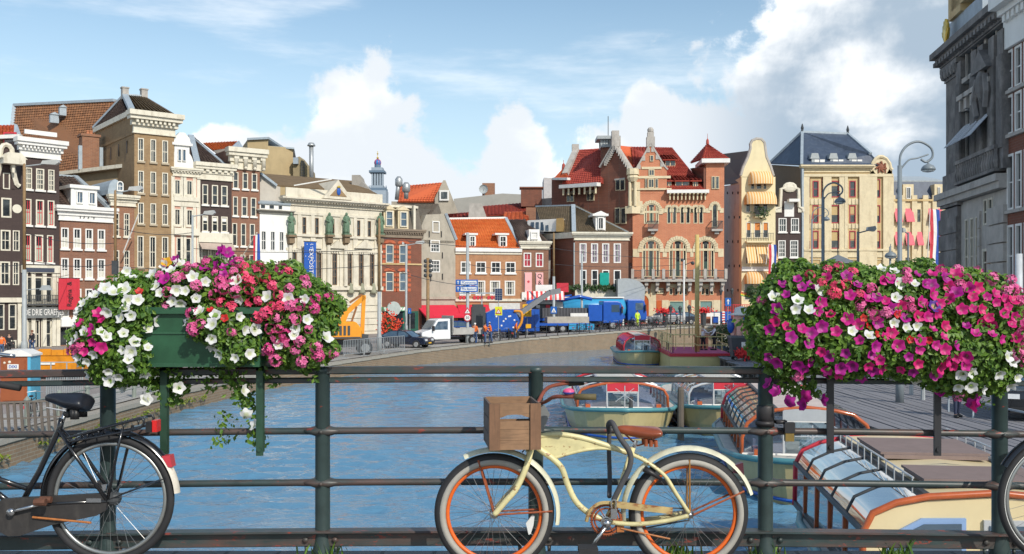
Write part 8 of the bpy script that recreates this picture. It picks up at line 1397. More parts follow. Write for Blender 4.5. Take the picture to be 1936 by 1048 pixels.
mb=MB(); cabp=[(-2.6,.45),(-2.62,.85),(-2.5,1.12),(-1.75,1.3),(-1.2,2.1),(-.95,2.22),(.1,2.25),(.15,.45)]; mb.prism(cabp,-.95,.95); b_=mb.build('cab',WT,t); bv=b_.modifiers.new('bevel','BEVEL'); bv.width=.08; bv.segments=2; mb=MB(); mb.slab([(-1.76,-.82,1.36),(-1.76,.82,1.36),(-1.26,.76,2.08),(-1.26,-.76,2.08)],.02); mb.v=[(p[0]-.035,p[1],p[2]+.02)for p in mb.v]; mb.build('windscreen',PANEB,t)
for sg in (-1,1):mb=MB(); mb.prism([(-1.55,1.3),(-1.1,2.0),(-.15,2.05),(-.15,1.3)],sg*.955-.006,sg*.955+.006); mb.build('side_window',PANEB,t); mb=MB(); mb.box(-2.63,-2.4,sg*.7-.2,sg*.7+.2,.85,1.1); mb.build('headlight',LIGHTW,t); mb=MB(); mb.box(-1.7,-1.55,sg*1.12-.1,sg*1.12+.1,1.2,1.65); mb.build('wing_mirror',BLACK,t)
mb=MB(); mb.box(-2.68,-2.5,-.9,.9,.35,.72); mb.box(-2.645,-2.6,-.5,.5,.78,1.0); mb.build('bumper',BLACK,t); mb=MB(); mb.box(.3,3.4,-1.05,1.05,.85,1.0); mb.box(.3,3.4,-1.05,-1.0,1.0,1.4); mb.box(.3,3.4,1.0,1.05,1.0,1.4); mb.box(.28,.36,-1.05,1.05,1.0,2.5); mb.box(3.35,3.4,-1.05,1.05,1.0,1.4); mb.build('flat_bed',paint('grey_bed',(.40,.38,.35),.6),t); mb=MB(); mb.box(-2.3,3.3,-.4,.4,.4,.6); mb.build('chassis',BLACK,t); wheels(t,(-1.75,2.3),.85,.36)
# red load and tools
TB=paint('truck_blue',(.015,.09,.42),.3,.12,3,coat=.3); TBL=paint('sky_truck_blue',(.04,.30,.55),.35,.08)
def lorry(label,loc,rz,rear):
 t=thing('lorry',label,'truck',loc,rz)  # cab faces +x
 mb=MB(); mb.prism([(0,.7),(2.1,.7),(2.25,1.2),(2.2,1.9),(1.95,2.95),(1.6,3.1),(0,3.1)],-1.2,1.2); b_=mb.build('cab',TB,t); bv=b_.modifiers.new('bevel','BEVEL'); bv.width=.1; bv.segments=2; mb=MB(); mb.slab([(2.24,-1.0,1.95),(2.24,1.0,1.95),(2.03,.95,2.8),(2.03,-.95,2.8)],.02); mb.v=[(p[0]+.02,p[1],p[2])for p in mb.v]; mb.build('windscreen',PANEB,t)
 for sg in (-1,1):mb=MB(); mb.box(.9,1.8,sg*1.205-.006,sg*1.205+.006,1.9,2.7); mb.build('side_window',PANEB,t); mb=MB(); mb.box(2.15,2.32,sg*.85-.2,sg*.85+.2,.9,1.15); mb.build('headlight',LIGHTW,t); mb=MB(); mb.box(1.95,2.1,sg*1.4-.1,sg*1.4+.1,1.8,2.5); mb.build('wing_mirror',BLACK,t)
 mb=MB(); mb.box(2.12,2.3,-1.15,1.15,.45,.85); mb.build('bumper',WHITE,t); mb=MB(); mb.box(-8.5,2,-.45,.45,.6,.95); mb.build('chassis',DARKM,t); wheels(t,(1.1,-3.6,-4.9,-6.5),1.0,.5); rear(t); return t
def crane_rear(t):
 mb=MB(); mb.box(-1.6,-.1,-1.2,1.2,.95,2.7); mb.build('engine_house',TB,t); mb=MB(); mb.box(-7.6,-1.8,-1.2,1.2,1.0,1.25); mb.build('deck',TB,t)
 for i in range(16):mb=MB(); x=-7.0+i*.33; mb.box(x,x+.28,-1.15,1.15,1.3,2.35); mb.build('cable_drum_slat',paint('dark_grey_drum',(.07,.07,.08),.6),t)
 mb=MB(); mb.tube([(-8,0,1.3),(-8,0,2.9),(-6.4,0,3.5),(-4.2,0,3.2)],[.3,.28,.25,.2],8); mb.tube([(-4.2,0,3.2),(-2.4,0,3.6),(-1.0,0,3.3)],.18,8); mb.tube([(-8,.3,2.3),(-6.6,.3,3.3)],.09,6); mb.tube([(-6,.2,3.3),(-3.2,.2,3.75)],.08,6); mb.build('folded_crane',TB,t,True); mb=MB(); mb.box(-3.6,-1.7,-1.25,-1.2,1.25,1.8); mb.build('white_box',WHITE,t)
def tank_rear(t):
 mb=MB(); o=[]
 mb.lathe([(.3,-7.6),(1.15,-7.4),(1.22,-4),(1.22,-.4),(.9,-.1)],18,(0,0,2.1),'x'); mb.build('tank',TBL,t,True); mb=MB(); mb.box(-7.3,-.3,-.8,.8,3.25,3.4); mb.build('walkway',WHITE,t); mb=MB(); mb.box(-7.3,-.3,-1.25,1.25,.95,1.3); mb.build('skirt',TB,t)
lorry('blue crane lorry with grey slatted load beside the quay railing',gp(1136,622,104),.12,crane_rear); lorry('blue and white tanker lorry parked behind the crane lorry',gp(1182,618,109),.12,tank_rear)
t=thing('kerb_shelter','grey arched hood standing behind the tanker lorry cab','shelter',gp(1180,618,110.8),0); mb=MB(); n_=10; o=[(2.3*cos(pi*i/n_*.62),4.2+1.3*sin(pi*i/n_*.62))for i in range(n_+1)]; mb.prism(o+[(o[-1][0],2.6),(2.2,2.6)],-1,1); mb.build('hood',GREYP,t); mb=MB(); [mb.box(x-.08,x+.08,-.9,-.75,0,2.65)for x in (-.5,1.9)]; mb.build('legs',DARKM,t)
# flat low loader trailer and milling machine with conveyor
t=thing('low_loader','low blue trailer with timber load between milling machine and crane lorry','trailer',gp(1050,632,100),.12); mb=MB(); mb.box(-5.5,3.6,-1.2,1.2,.75,1.0); mb.build('bed',TB,t); mb=MB(); mb.box(-1,3.4,-1.0,1.0,1.0,1.65); mb.build('crate_load',paint('concrete_blocks',(.42,.38,.32),.9,.2),t); wheels(t,(-4.5,-3.5,-2.5,-.5,.6,1.7),1.0,.42); mb=MB(); [mb.box(1.2+i*.95,2.0+i*.95,-1.26,-1.2,.3,.95)for i in range(3)]; mb.build('side_boxes',TBL,t,kind='stuff')
t=thing('milling_machine','blue road milling machine with long grey conveyor arm','machine',gp(950,640,92),.1); mb=MB(); mb.prism([(-1.6,.6),(1.5,.6),(1.7,1.4),(1.2,2.5),(-.6,2.9),(-1.7,2.4)],-1.0,1.0); b_=mb.build('body',TB,t); bv=b_.modifiers.new('bevel','BEVEL'); bv.width=.1; mb=MB(); mb.box(-3.0,-1.7,-.9,.9,.7,3.0); mb.box(-2.9,-1.9,-.8,.8,3.0,3.25); mb.build('engine_cover',DARKM,t); mb=MB(); mb.beam((.6,0,1.6),(4.6,0,4.4),1.1,.45); mb.beam((4.6,0,4.4),(5.6,0,4.55),1.15,.5); mb.build('conveyor',paint('conveyor_grey',(.20,.20,.21),.6,.15),t); mb=MB(); mb.tube(smooth([(1.0,-1.05,2.6),(1.7,-1.1,2.5),(1.7,-1.1,1.5),(1.1,-1.1,.6),(1.0,-1.1,.3)],4),.13,8); mb.build('orange_hose',paint('orange_hose',(.72,.28,.02),.5),t,True); mb=MB(); mb.beam((-4.2,0,4.3),(-.2,0,4.35),1.3,.12); mb.beam((-2.0,0,3.2),(-2.0,0,4.3),.1,.1); mb.build('sun_canopy',LEADC,t); mb=MB(); [mb.box(x-.5,x+.5,sg*.8-.2,sg*.8+.2,0,.65)for x in (-2.2,1.0)for sg in (-1,1)]; mb.build('tracks',RUBBER,t,kind='stuff'); mb=MB(); random.seed(5); [mb.ball((random.uniform(-1.4,1.2),-1.01,random.uniform(.9,2.2)),.09,.02,.09,6,4)for _ in range(10)]; mb.build('white_marks',WHITE,t,kind='stuff')
t=thing('work_container','blue site container beside the yellow lane sign','container',gp(990,634,97),.1); mb=MB(); mb.box(-1.9,1.5,-1,1,.4,2.6); mb.build('box',TB,t); mb=MB(); [mb.box(-1.8+.4*i,-1.55+.4*i,-1.05,-1,.5,2.5)for i in range(8)]; mb.build('ribs',TB,t,kind='stuff')
# excavator
EX=paint('excavator_orange',(.78,.30,.015),.4,.12,3); t=thing('excavator','orange wheeled excavator with raised folded arm beside the flowers','excavator',gp(655,672,71),.25); mb=MB(); mb.prism([(-1.7,1.2),(1.0,1.2),(1.1,1.9),(.6,2.5),(-1.5,2.5),(-1.9,1.9)],-1.1,1.1); b_=mb.build('body',EX,t); bv=b_.modifiers.new('bevel','BEVEL'); bv.width=.1; mb=MB(); mb.box(-1.7,-.5,.1,1.0,1.6,3.1); mb.build('cab_frame',EX,t); mb=MB(); mb.box(-1.6,-.44,.2,1.04,2.0,2.95); mb.build('cab_window',PANE,t); mb=MB(); mb.box(-1.6,1.7,-.5,.5,.6,1.15); mb.box(-1.9,-1.4,-1.2,1.2,.4,.9); mb.build('undercarriage',DARKM,t)
wheels(t,(-1.1,1.3),1.0,.55); mb=MB(); mb.beam((-.4,-.4,2.3),(.0,-.4,3.3),.35,.42); mb.beam((-.05,-.4,3.15),(1.3,-.4,4.35),.3,.36); mb.build('boom',EX,t); mb=MB(); mb.beam((1.25,-.4,4.45),(1.12,-.4,1.5),.28,.3,up=(0,1,0)); mb.build('arm',EX,t); mb=MB(); mb.beam((.2,-.4,3.9),(1.1,-.4,4.5),.16,.16); mb.beam((.3,-.62,2.4),(.7,-.62,3.6),.14,.14); mb.build('hydraulic_rams',paint('brown_ram',(.25,.1,.03),.4),t,kind='stuff'); mb=MB(); mb.prism([(.9,.7),(1.5,.7),(1.55,1.5),(1.1,1.6)],-.8,0); mb.build('bucket',DARKM,t); mb=MB(); [mb.box(-1.2+.3*i,-1.02+.3*i,-1.13,-1.09,1.5,2.2)for i in range(5)]; mb.box(-1.75,.95,-1.125,-1.09,1.25,1.38); mb.build('grille',DARKM,t,kind='stuff'); mb=MB(); mb.box(-1.93,-1.85,.4,.8,1.4,1.7); mb.build('rear_lamp',LIGHTR,t)
# kiosk with striped awning, red flower planter
t=thing('kiosk','small white shop kiosk with red striped awning and souvenir displays','kiosk',gp(1030,628,104),0); mb=MB(); mb.box(-2,2.0,.3,3,0,3.3); mb.build('walls',WHITE,t); mb=MB(); mb.box(-2.2,2.2,-.2,3.2,3.3,3.6); mb.build('roof',WHITE,t); mb=MB(); mb.box(-1.6,1.2,.24,.3,.3,2.9); mb.build('opening',BLACK,t); rs=striped('red_white_awning',(.70,.06,.06),(.8,.78,.74),.5,0); awning(t,-2.1,2.1,4.3,.7,1.0,rs); mb=MB(); mb.box(-1.0,1.0,.2,.3,4.3,5.0); mb.build('sign_board',WHITE,t); mb=MB(); mb.box(1.3,2.6,.1,.3,4.2,5.2); mb.build('red_sign',RED,t)
random.seed(9); cl_=[RED,WHITE,BLACK,paint('shop_green',(.08,.4,.06),.6),DARKM]
for i in range(5):
 for j in range(3):mb=MB(); mb.box(-1.5+i*.54,-1.06+i*.54,.1,.2,.5+j*.8,1.2+j*.8); mb.build('display_item',random.choice(cl_),t)
mb=MB(); [leaf(mb,(random.gauss(0,.42),random.gauss(0,.3),1.3+random.gauss(0,.6)),(random.gauss(0,1),-1,random.random()),.22,.8)for _ in range(700)]; t=thing('flower_tower','tall cone of red flowers before the green shop front','planter',gp(736,655,86)); mb.build('blooms',paint('red_blooms',(.60,.05,.015),.6,.4,30),t,kind='stuff'); m2=MB(); m2.ball((0,0,1.3),.5,.4,1.1,10,7); m2.build('leaves',LEAFD,t); m2=MB(); m2.lathe([(.35,0),(.45,.5)],10); m2.build('pot',DARKM,t)
# ------------------------------------------------------------ barriers, fences, bins, cabins
def barrier(label,a,b,h,group,n=14,mat=STEEL):
 a,b=V(a),V(b); t=thing('crowd_barrier',label,'barrier',a,atan2((b-a).y,(b-a).x),group); L_=(b-a).length; mb=MB(); mb.tube([(0,0,.1),(0,0,h),(L_,0,h),(L_,0,.1)],.03,6); mb.tube([(0,0,.25),(L_,0,.25)],.025,6); mb.build('frame',mat,t)
 for i in range(1,n):me_=BARM if n else None; o=link('bar',BARM,t,(L_*i/n,0,.25)); o.scale=(1,1,(h-.25))
 mb=MB(); mb.box(-.04,.04,-.35,.35,0,.06); mb.box(L_-.04,L_+.04,-.35,.35,0,.06); mb.build('feet',mat,t,kind='stuff'); return t
BARM=MB().box(-.016,.016,-.016,.016,0,1).mesh('bar',STEEL)
pp=[(663,672,70.5),(700,668,72.5),(735,664,74.5),(773,660,77)]
for i in range(3):barrier(('steel crowd barrier beside the excavator wheel','steel crowd barrier, middle one of three along the quay road','steel crowd barrier beside the navy estate car')[i],V(gp(*pp[i]))+V((.03,-3,0)),V(gp(*pp[i+1]))+V((-.03,-3,0)),1.25,'steel crowd barriers by the excavator',12)
for i,lb in enumerate(('steel crowd barrier right of the brown toilet cabin','second steel crowd barrier right of the brown toilet cabin')):a=V(gp(88+34*i,745,40+i*.6)); b=V(gp(121+34*i,745,40.6+i*.6)); barrier(lb,a,b,1.3,'steel crowd barriers by the toilet cabin',10)
t=thing('toilet_cabin','brown portable toilet cabin with white roof and blue side','cabin',(PX(38,40),40,street_z(-18,40)),.12); mb=MB(); mb.box(-.58,.5,-.55,.55,.05,2.0); mb.build('body',paint('brown_plastic',(.30,.085,.03),.5,.12),t); mb=MB(); mb.box(.5,.62,-.56,.56,.05,2.0); mb.build('side_panel',paint('sky_blue_plastic',(.10,.42,.62),.5),t); mb=MB(); mb.prism([(-.66,1.98),(-.66,2.06),(-.3,2.24),(.3,2.24),(.68,2.06),(.68,1.98)],-.62,.62); mb.build('roof',WHITE,t); mb=MB(); mb.box(-.45,.4,-.58,-.55,.15,1.85); mb.build('door',paint('brown_plastic',(.30,.085,.03)),t); sg=MB().box(-.28,.16,-.59,-.581,1.45,1.66).build('sign',WHITE,t); text('DIXI',.17,BLUE,'lettering',sg,(-.06,-.6,1.555)); mb=MB(); mb.ball((-.2,-.58,1.75),.06,.02,.06,8,5); mb.ball((-.4,-.58,1.72),.05,.02,.05,8,5); mb.build('vents',CREAM,t,kind='stuff')
t=thing('blue_cabin','blue site cabin behind the brown toilet cabin','cabin',(PX(-5,44),44,street_z(-22,44)),.1); mb=MB(); mb.box(-1.2,.6,-.7,.7,.05,1.75); mb.build('body',paint('cabin_blue',(.03,.18,.42),.5),t); mb=MB(); mb.box(-1.25,.65,-.75,.75,1.75,1.85); mb.build('roof',WHITE,t)
t=thing('container','orange waste container with stained boards behind the street railing','container',(PX(112,52),52,street_z(-25,52)),.05); mb=MB(); mb.add([(-1.25,-.8,.25),(1.2,-.8,.25),(1.2,.8,.25),(-1.25,.8,.25),(-1.35,-.95,1.45),(1.3,-.95,1.45),(1.3,.95,1.45),(-1.35,.95,1.45)],[(0,3,2,1),(0,1,5,4),(1,2,6,5),(2,3,7,6),(3,0,4,7),(4,5,6,7)]); mb.build('skip_body',paint('skip_orange',(.72,.27,.01),.55,.15,2,stain=(.35,.12,.02),amt=.5),t)
for i in range(4):mb=MB(); x=-1.3+i*.65; mb.box(x,x+.62,-.98,-.9,1.3,1.6+.05*(i%2)); mb.build('board',paint('skip_orange',(.72,.27,.01)),t)
mb=MB(); mb.box(-.6,.15,-.93,-.89,.8,.95); mb.build('label_strip',WHITE,t)
t=thing('waste_bin','grey wheeled waste container with a pale label by the right flowers','bin',(PX(1401,62),62,TZ),0); mb=MB(); mb.add([(-.6,-.45,.25),(.6,-.45,.25),(.6,.45,.25),(-.6,.45,.25),(-.75,-.55,1.45),(.75,-.55,1.45),(.75,.55,1.45),(-.75,.55,1.45)],[(0,3,2,1),(0,1,5,4),(1,2,6,5),(2,3,7,6),(3,0,4,7),(4,5,6,7)]); mb.build('body',paint('bin_grey',(.055,.06,.07),.5),t); mb=MB(); mb.box(-.8,.8,-.6,.6,1.45,1.58); mb.build('lid',paint('bin_lid',(.09,.10,.115),.5),t); mb=MB(); mb.box(-.1,.55,-.56,-.5,.75,1.2); mb.build('label',WHITE,t); wheels(t,(-.45,.45),.35,.12)
# quay railing: black posts with two rails
QF=thing('quay_railing','low black post railing along the quay beside the road works','railing',qat(6.55)); PM_=MB(); PM_.lathe([(.07,0),(.045,.2),(.04,.95),(.07,1.0),(.05,1.1),(0.0,1.13)],7); PME=PM_.mesh('post',BLACK); q0=qat(6.55)
tt=6.55; prev=None; mb=MB(); j=0
while tt<9.2:
 q=qat(tt)+V((-.45,.45,0)).normalized()*.4; link('post',PME,QF,q-q0)
 if prev is not None:[mb.beam(prev-q0+V((0,0,z)),q-q0+V((0,0,z)),.04,.04)for z in (.5,.92)]
 prev=q; seg=(V(Q[min(int(tt)+1,len(Q)-1)])-V(Q[int(tt)])).length; tt+=1.55/seg
mb.build('rails',BLACK,QF)
# street railings near the bridge
FB=paint('brown_grey_rail',(.14,.115,.095),.6,.2,8); t=thing('street_railing','brown railing with leaning bars at the near quay corner','railing',(-16.6,31,-2.95)); a,b=V((-2.2,-.6,0)),V((1.0,6.4,0)); a=V((-1.0,-5,0)); b=V((.35,.8,0))
n_=14
a,b=V(P(-60,822,30.5))-t.location,V(P(118,806,31.6))-t.location; a.z=b.z=.02
for i in range(n_+1):p=a.lerp(b,i/n_); mb=MB(); mb.beam(p,p+V((-.07,0,.98)),.085,.05,up=(0,1,0)); mb.build('bar',FB,t)
mb=MB(); mb.beam(a+V((-.1,0,.98)),b+V((-.05,0,.98)),.07,.06); mb.beam(a+V((-.05,0,.45)),b+V((-.03,0,.45)),.05,.05); mb.build('rails',FB,t)
GG=paint('grey_green_post',(.22,.25,.22),.7,.15,5); t=thing('street_railing','grey green post and rail fence running up the quay behind the green flower box','railing',(-16.6,34,-2.95)); mb=MB(); PG2=MB().lathe([(.1,0),(.09,.85),(.12,.9),(.03,1.02)],8).mesh('post',GG); prev=None
for i in range(13):y=32.5+i*2.3; x=-16.55+max(0,(y-45))*.075; p=V((x,y,-2.93))-t.location; link('post',PG2,t,p); prev is not None and[mb.tube([prev+V((0,0,z)),p+V((0,0,z))],.025,5)for z in (.42,.82)]; prev=p
mb.build('rails',GG,t)
t=thing('street_railing','thin grey handrail before the orange waste container','railing',(PX(115,48),48,street_z(-24,48))); fence(t,[(-1.3,0,0),(1.1,0,0)],1.15,GREYP,1.2,(1.0,.55),.03)
t=thing('street_railing','low blue grey tube railing at the edge of the plank terrace','railing',(PX(1845,32),32,TZ)); fence(t,[(0,2,0),(.2,-3,0),(.6,-8,0)],.55,paint('blue_grey_rail',(.30,.36,.42),.5),.5,(1.0,),.035)
for i in range(3):mb=MB(); mb.lathe([(.09,0),(.08,.7),(.02,.82)],8); o=tag(mb.build('bollard',GREYP),('grey bollard on the terrace below the dark flower box, nearest the handrail','grey bollard on the terrace below the dark flower box, middle of three','grey bollard on the terrace below the dark flower box, farthest of three')[i],'bollard','bollards at the terrace edge'); o.location=(PX(1745-22*i,38+i*2),38+i*2,TZ)
# ------------------------------------------------------------ poles, lamps, signs, wires
RUSTP=paint('rust_brown_pole',(.27,.17,.08),.7,.25,5)
def pole(label,px,Y,pyt,split=None,r=.10,base=None,cat='pole',name='tram_pole',top=None,m0=GREYP,m1=RUSTP):
 x=PX(px,Y); z0=street_z(x,Y)if base is None else base; h=PZ(pyt,Y)-z0; t=thing(name,label,cat,(x,Y,z0)); hs=h if split is None else PZ(split,Y)-z0
 mb=MB(); mb.lathe([(r*1.8,0),(r*1.75,1.2),(r*1.25,1.4),(r*1.15,hs)],10); mb.build('base',m0,t,True)
 if split:mb=MB(); mb.lathe([(r*.95,hs-.1),(r*.8,h),(r*.3,h+.1)],10); mb.build('shaft',m1,t,True)
 return t,h,hs
def arm(t,z,dx,w=1.6,dy=0,mat=GREYP):mb=MB(); mb.tube([(0,0,z),(dx*.95,dy,z+.25)],.045,6); mb.build('arm',mat,t); mb=MB(); mb.prism([(dx*.55,z+.16),(dx*.6,z+.38),(dx*1.05,z+.45),(dx*1.12,z+.26),(dx*1.0,z+.1)],-.16+dy,.16+dy); mb.build('lamp_head',paint('lamp_head_grey',(.45,.46,.45),.4),t)
t,h,hs=pole('tall two tone tram pole with lamp arm before the dark red sashed house',46,66,312,510,.125); arm(t,h-.1,2.2); mb=MB(); mb.tube([(0,0,h*.36),(1.3,0,h*.37)],.03,5); mb.prism([(1.1,h*.36),(1.9,h*.36),(1.7,h*.385),(1.3,h*.385)],-.15,.15); mb.build('small_lamp',GREYP,t)
t,h,hs=pole('two tone tram pole with lamp arm before the narrow silver dormer house',218,62,362,520,.1); arm(t,h-.1,1.6); mb=MB(); mb.box(-.18,.18,-.16,.1,h*.52,h*.6); mb.build('camera',DARKM,t)
t,h,hs=pole('thin blue grey lamp post with flat lamp before the pink house',364,70,407,None,.07); arm(t,h-.1,1.5)
t,h,hs=pole('two tone tram pole before the right corner of the cream palace',717,74,415,552,.12)
t,h,hs=pole('slim grey lamp post beside the pizza sign house',768,92,462,None,.09); arm(t,h-.1,1.6); arm(t,h-.2,-.35)
t,h,hs=pole('rusty brown wooden post with insulator knobs before the grey gable wall',809,90,488,None,.13,m0=RUSTP); mb=MB(); [mb.ball((.22*sg,0,h-.3-.45*i),.2,n=7,k=5)for i in range(4)for sg in (-1,1)]; mb.build('insulators',DARKM,t,kind='stuff')
t,h,hs=pole('grey mast carrying the blue direction board and the 50 sign',884,84,440,None,.11)
dbl=[(862,529,903,551)]
def board(t,pole_xy,px0,py0,px1,py1,mat,nm,d=-.2):x0,x1=PX(px0,pole_xy[1]+d)-pole_xy[0],PX(px1,pole_xy[1]+d)-pole_xy[0]; z0,z1=PZ(py1,pole_xy[1]+d)-pole_xy[2],PZ(py0,pole_xy[1]+d)-pole_xy[2]; mb=MB(); mb.box(x0,x1,d-.04,d,z0,z1); o=mb.build(nm,mat,t); return o,x0,x1,z0,z1
SB=paint('sign_blue',(.01,.11,.42),.4,.04); pl=tuple(t.location); sg=thing('direction_sign','blue direction board with two white panels on the grey mast','sign',pl)
for i,(a,b)in enumerate(((529,540),(541,552.5))):
 o,x0,x1,z0,z1=board(sg,pl,861.5,a,903.5,b,SB,'panel'); w_=x1-x0; h_=z1-z0; mb=MB(); mb.box(x0+.45,x1-.12,-.255,-.24,z0+.1,z1-.1); mb.build('white_field',WHITE,o); text('↑'if False else 'P',.3,SB,'symbol',o,(x0+.62,-.26,(z0+z1)/2)); text('Centrumring'if i==0 else 'De Bijenkorf',.3,SB,'lettering',o,(x0+1.22,-.26,(z0+z1)/2),sx=.7); mb=MB(); mb.box(x0+.19,x0+.25,-.255,-.24,z0+.12,z1-.18); mb.prism([(x0+.1,z1-.2),(x0+.34,z1-.2),(x0+.22,z1-.08)],-.255,-.24); mb.build('arrow',WHITE,o)
def round_sign(t,z,r,s_):mb=MB(); mb.lathe([(r,-.26),(r,-.22)],20,(0,0,z),'y'); o=mb.build('rim',RED,t); mb=MB(); mb.lathe([(r*.76,-.275),(r*.76,-.255)],20,(0,0,z),'y'); mb.build('face',WHITE,o); text(s_,r*.95,BLACK,'number',o,(0,-.28,z))
def tri_sign(t,z,s_,d=-.26,back=None):mb=MB(); mb.prism([(-s_,z),(s_,z),(0,z+s_*1.73)],d,d+.04); o=mb.build('rim',RED,t); k=.62; mb=MB(); c=z+s_*.577; mb.prism([(-s_*k,c-s_*.577*k),(s_*k,c-s_*.577*k),(0,c+s_*1.155*k)],d-.015,d-.002); mb.build('face',WHITE,o); mb=MB(); mb.tube([(-s_*.12,d-.03,c-s_*.2),(0,d-.03,c+s_*.1),(s_*.12,d-.03,c-s_*.05)],s_*.07,5); mb.build('pictogram',BLACK,o); return o
zc=PZ(601,83.7)-pl[2]; sg=thing('speed_sign','round 50 speed limit sign below a red triangle sign','sign',pl); round_sign(sg,zc,.33,'50'); sg=thing('warning_sign','red bordered triangle sign above the 50 sign','sign',pl); tri_sign(sg,PZ(594,83.7)-pl[2],.36)
t,h,hs=pole('two tone tram pole before the pink Q & Q house',1047,100,442,523,.12); pl=tuple(t.location); sg=thing('crossing_sign','blue pedestrian crossing sign on the tram pole by the kiosk','sign',pl); o,x0,x1,z0,z1=board(sg,pl,1041,580,1053,593,SB,'panel'); mb=MB(); xm=(x0+x1)/2; mb.prism([(xm-.24,z0+.12),(xm+.24,z0+.12),(xm,z1-.1)],-.26,-.24); mb.build('triangle',WHITE,o); mb=MB(); mb.tube([(xm-.08,-.27,z0+.16),(xm,-.27,z0+.36),(xm+.07,-.27,z0+.16)],.025,5); mb.build('pictogram',BLACK,o)
t,h,hs=pole('slim grey mast before the brown corner house',1100,104,480,None,.1); t,h,hs=pole('slim white camera mast before the salmon building',1293,108,492,None,.09,m0=paint('white_mast',(.62,.62,.6),.5)); mb=MB(); mb.tube([(0,0,h-.6),(.9,0,h-.2)],.05,6); mb.ball((1.0,0,h-.35),.22,n=8,k=6); mb.ball((-.2,0,h),.2,n=8,k=5); mb.build('camera_arm',DARKM,t)
def signpost(name,label,px,Y,pyt,cat='sign',r=.035,mat=GREYP):x=PX(px,Y); z=street_z(x,Y); t=thing(name,label,cat,(x,Y,z)); h=PZ(pyt,Y)-z; mb=MB(); mb.tube([(0,0,0),(0,0,h)],r,6); mb.build('post',mat,t); return t,h,(x,Y,z)
t,h,pl=signpost('solar_panel_post','dark solar panel on a thin post above a yellow warning board',942.5,88,545,'solar panel'); o,x0,x1,z0,z1=board(t,pl,936,546,949.5,568,paint('solar_cell',(.015,.03,.09),.2),'panel',-.1); mb=MB(); [mb.box(x0+(x1-x0)*i/3-.01,x0+(x1-x0)*i/3+.01,-.15,-.13,z0,z1)for i in range(4)]; [mb.box(x0,x1,-.15,-.13,z0+(z1-z0)*i/5-.01,z0+(z1-z0)*i/5+.01)for i in range(6)]; mb.build('cell_lines',STEEL,o)
sg=thing('warning_sign','yellow board with red triangle below the solar panel','sign',pl); LY=paint('lime_yellow',(.70,.68,.02),.5); o,x0,x1,z0,z1=board(sg,pl,936,580,949.5,596.5,LY,'panel',-.1); tri_sign(sg,z0+.16,.27,-.19)
t,h,pl=signpost('lane_sign','orange yellow lane closure sign with black arrows before the kiosk',996.5,95,574); o,x0,x1,z0,z1=board(t,pl,988,575.5,1005,599,paint('amber_board',(.78,.40,.01),.5),'panel',-.1); mb=MB()
for x in (x0+.28,x1-.25):mb.beam((x,-.16,z0+.2),(x,-.16,z1-.25),.03,.05); mb.prism([(x-.09,z1-.3),(x+.09,z1-.3),(x,z1-.12)],-.17,-.15)
mb.build('arrows',BLACK,o,kind='stuff'); o,x0,x1,z0,z1=board(t,pl,994,613,1004,621,paint('amber_board',(.78,.40,.01)),'lower_panel',-.1)
t,h,pl=signpost('warning_sign','red bordered triangle sign by the blue lorry cab',1172.5,106,575); tri_sign(t,PZ(584,105.8)-pl[2],.42,-.1)
t,h,pl=signpost('barrier_sign','small white sign with blue bar at the edge of the road works',897,84.5,640); o,x0,x1,z0,z1=board(t,pl,891,637,903,655,WHITE,'panel',-.1); mb=MB(); mb.box(x0+.28,x1-.08,-.16,-.14,z0+.25,z1-.05); mb.build('blue_bar',SB,o)
t,h,pl=signpost('pedestrian_sign','blue sign with white arrow at the right of the salmon building',1376,112,563); o,x0,x1,z0,z1=board(t,pl,1371,563.5,1382,579,SB,'panel',-.1); xm=(x0+x1)/2; mb=MB(); mb.box(xm-.05,xm+.05,-.16,-.14,z0+.2,z1-.35); mb.prism([(xm-.18,z1-.4),(xm+.18,z1-.4),(xm,z1-.12)],-.16,-.14); mb.build('arrow',WHITE,o)
t,h,pl=signpost('information_sign','small blue sign on a post beside the pizza shop',775,91,583); o,x0,x1,z0,z1=board(t,pl,771.5,583,777.5,593,SB,'panel',-.1); text('i',.35,WHITE,'symbol',o,((x0+x1)/2,-.16,(z0+z1)/2))
mb=MB(); mb.box(-.25,.25,-.06,0,0,.8); o=tag(mb.build('water_sign',WHITE),'small red and white waterway sign on the quay wall','sign'); q=qat(8.05); o.location=q+V((.1,-.25,-1.05)); m2=MB(); m2.lathe([(.17,-.08),(.17,-.065)],12,(0,0,.45),'y'); m2.build('symbol',BLACK,o); m2=MB(); m2.box(-.25,.25,-.07,-.061,.7,.8); m2.box(-.25,.25,-.07,-.061,0,.1); m2.build('red_border',RED,o)
# black lantern posts by the salmon building
for px,Y,pyt,lb in ((1268,99,590,'thin black lantern post by the silver hatchback, left of three'),(1286,99,592,'thin black lantern post by the silver hatchback, middle of three'),(1303,99,590,'thin black lantern post by the silver hatchback, right of three'),(1363,110,558,'black lantern post left of the blue arrow sign'),(1384,110,557,'black lantern post right of the blue arrow sign')):
 x=PX(px,Y); t=thing('lantern_post',lb,'street lamp',(x,Y,WZ+1.2 if Y==99 else street_z(x,Y)),group='black lantern posts'); h=PZ(pyt,Y)-t.location.z; mb=MB(); mb.tube([(0,0,0),(0,0,h)],.06,6); mb.build('post',BLACK,t); mb=MB(); mb.lathe([(.1,h),(.2,h+.45),(.24,h+.5),(.05,h+.75)],6); mb.build('lantern',DARKM,t)
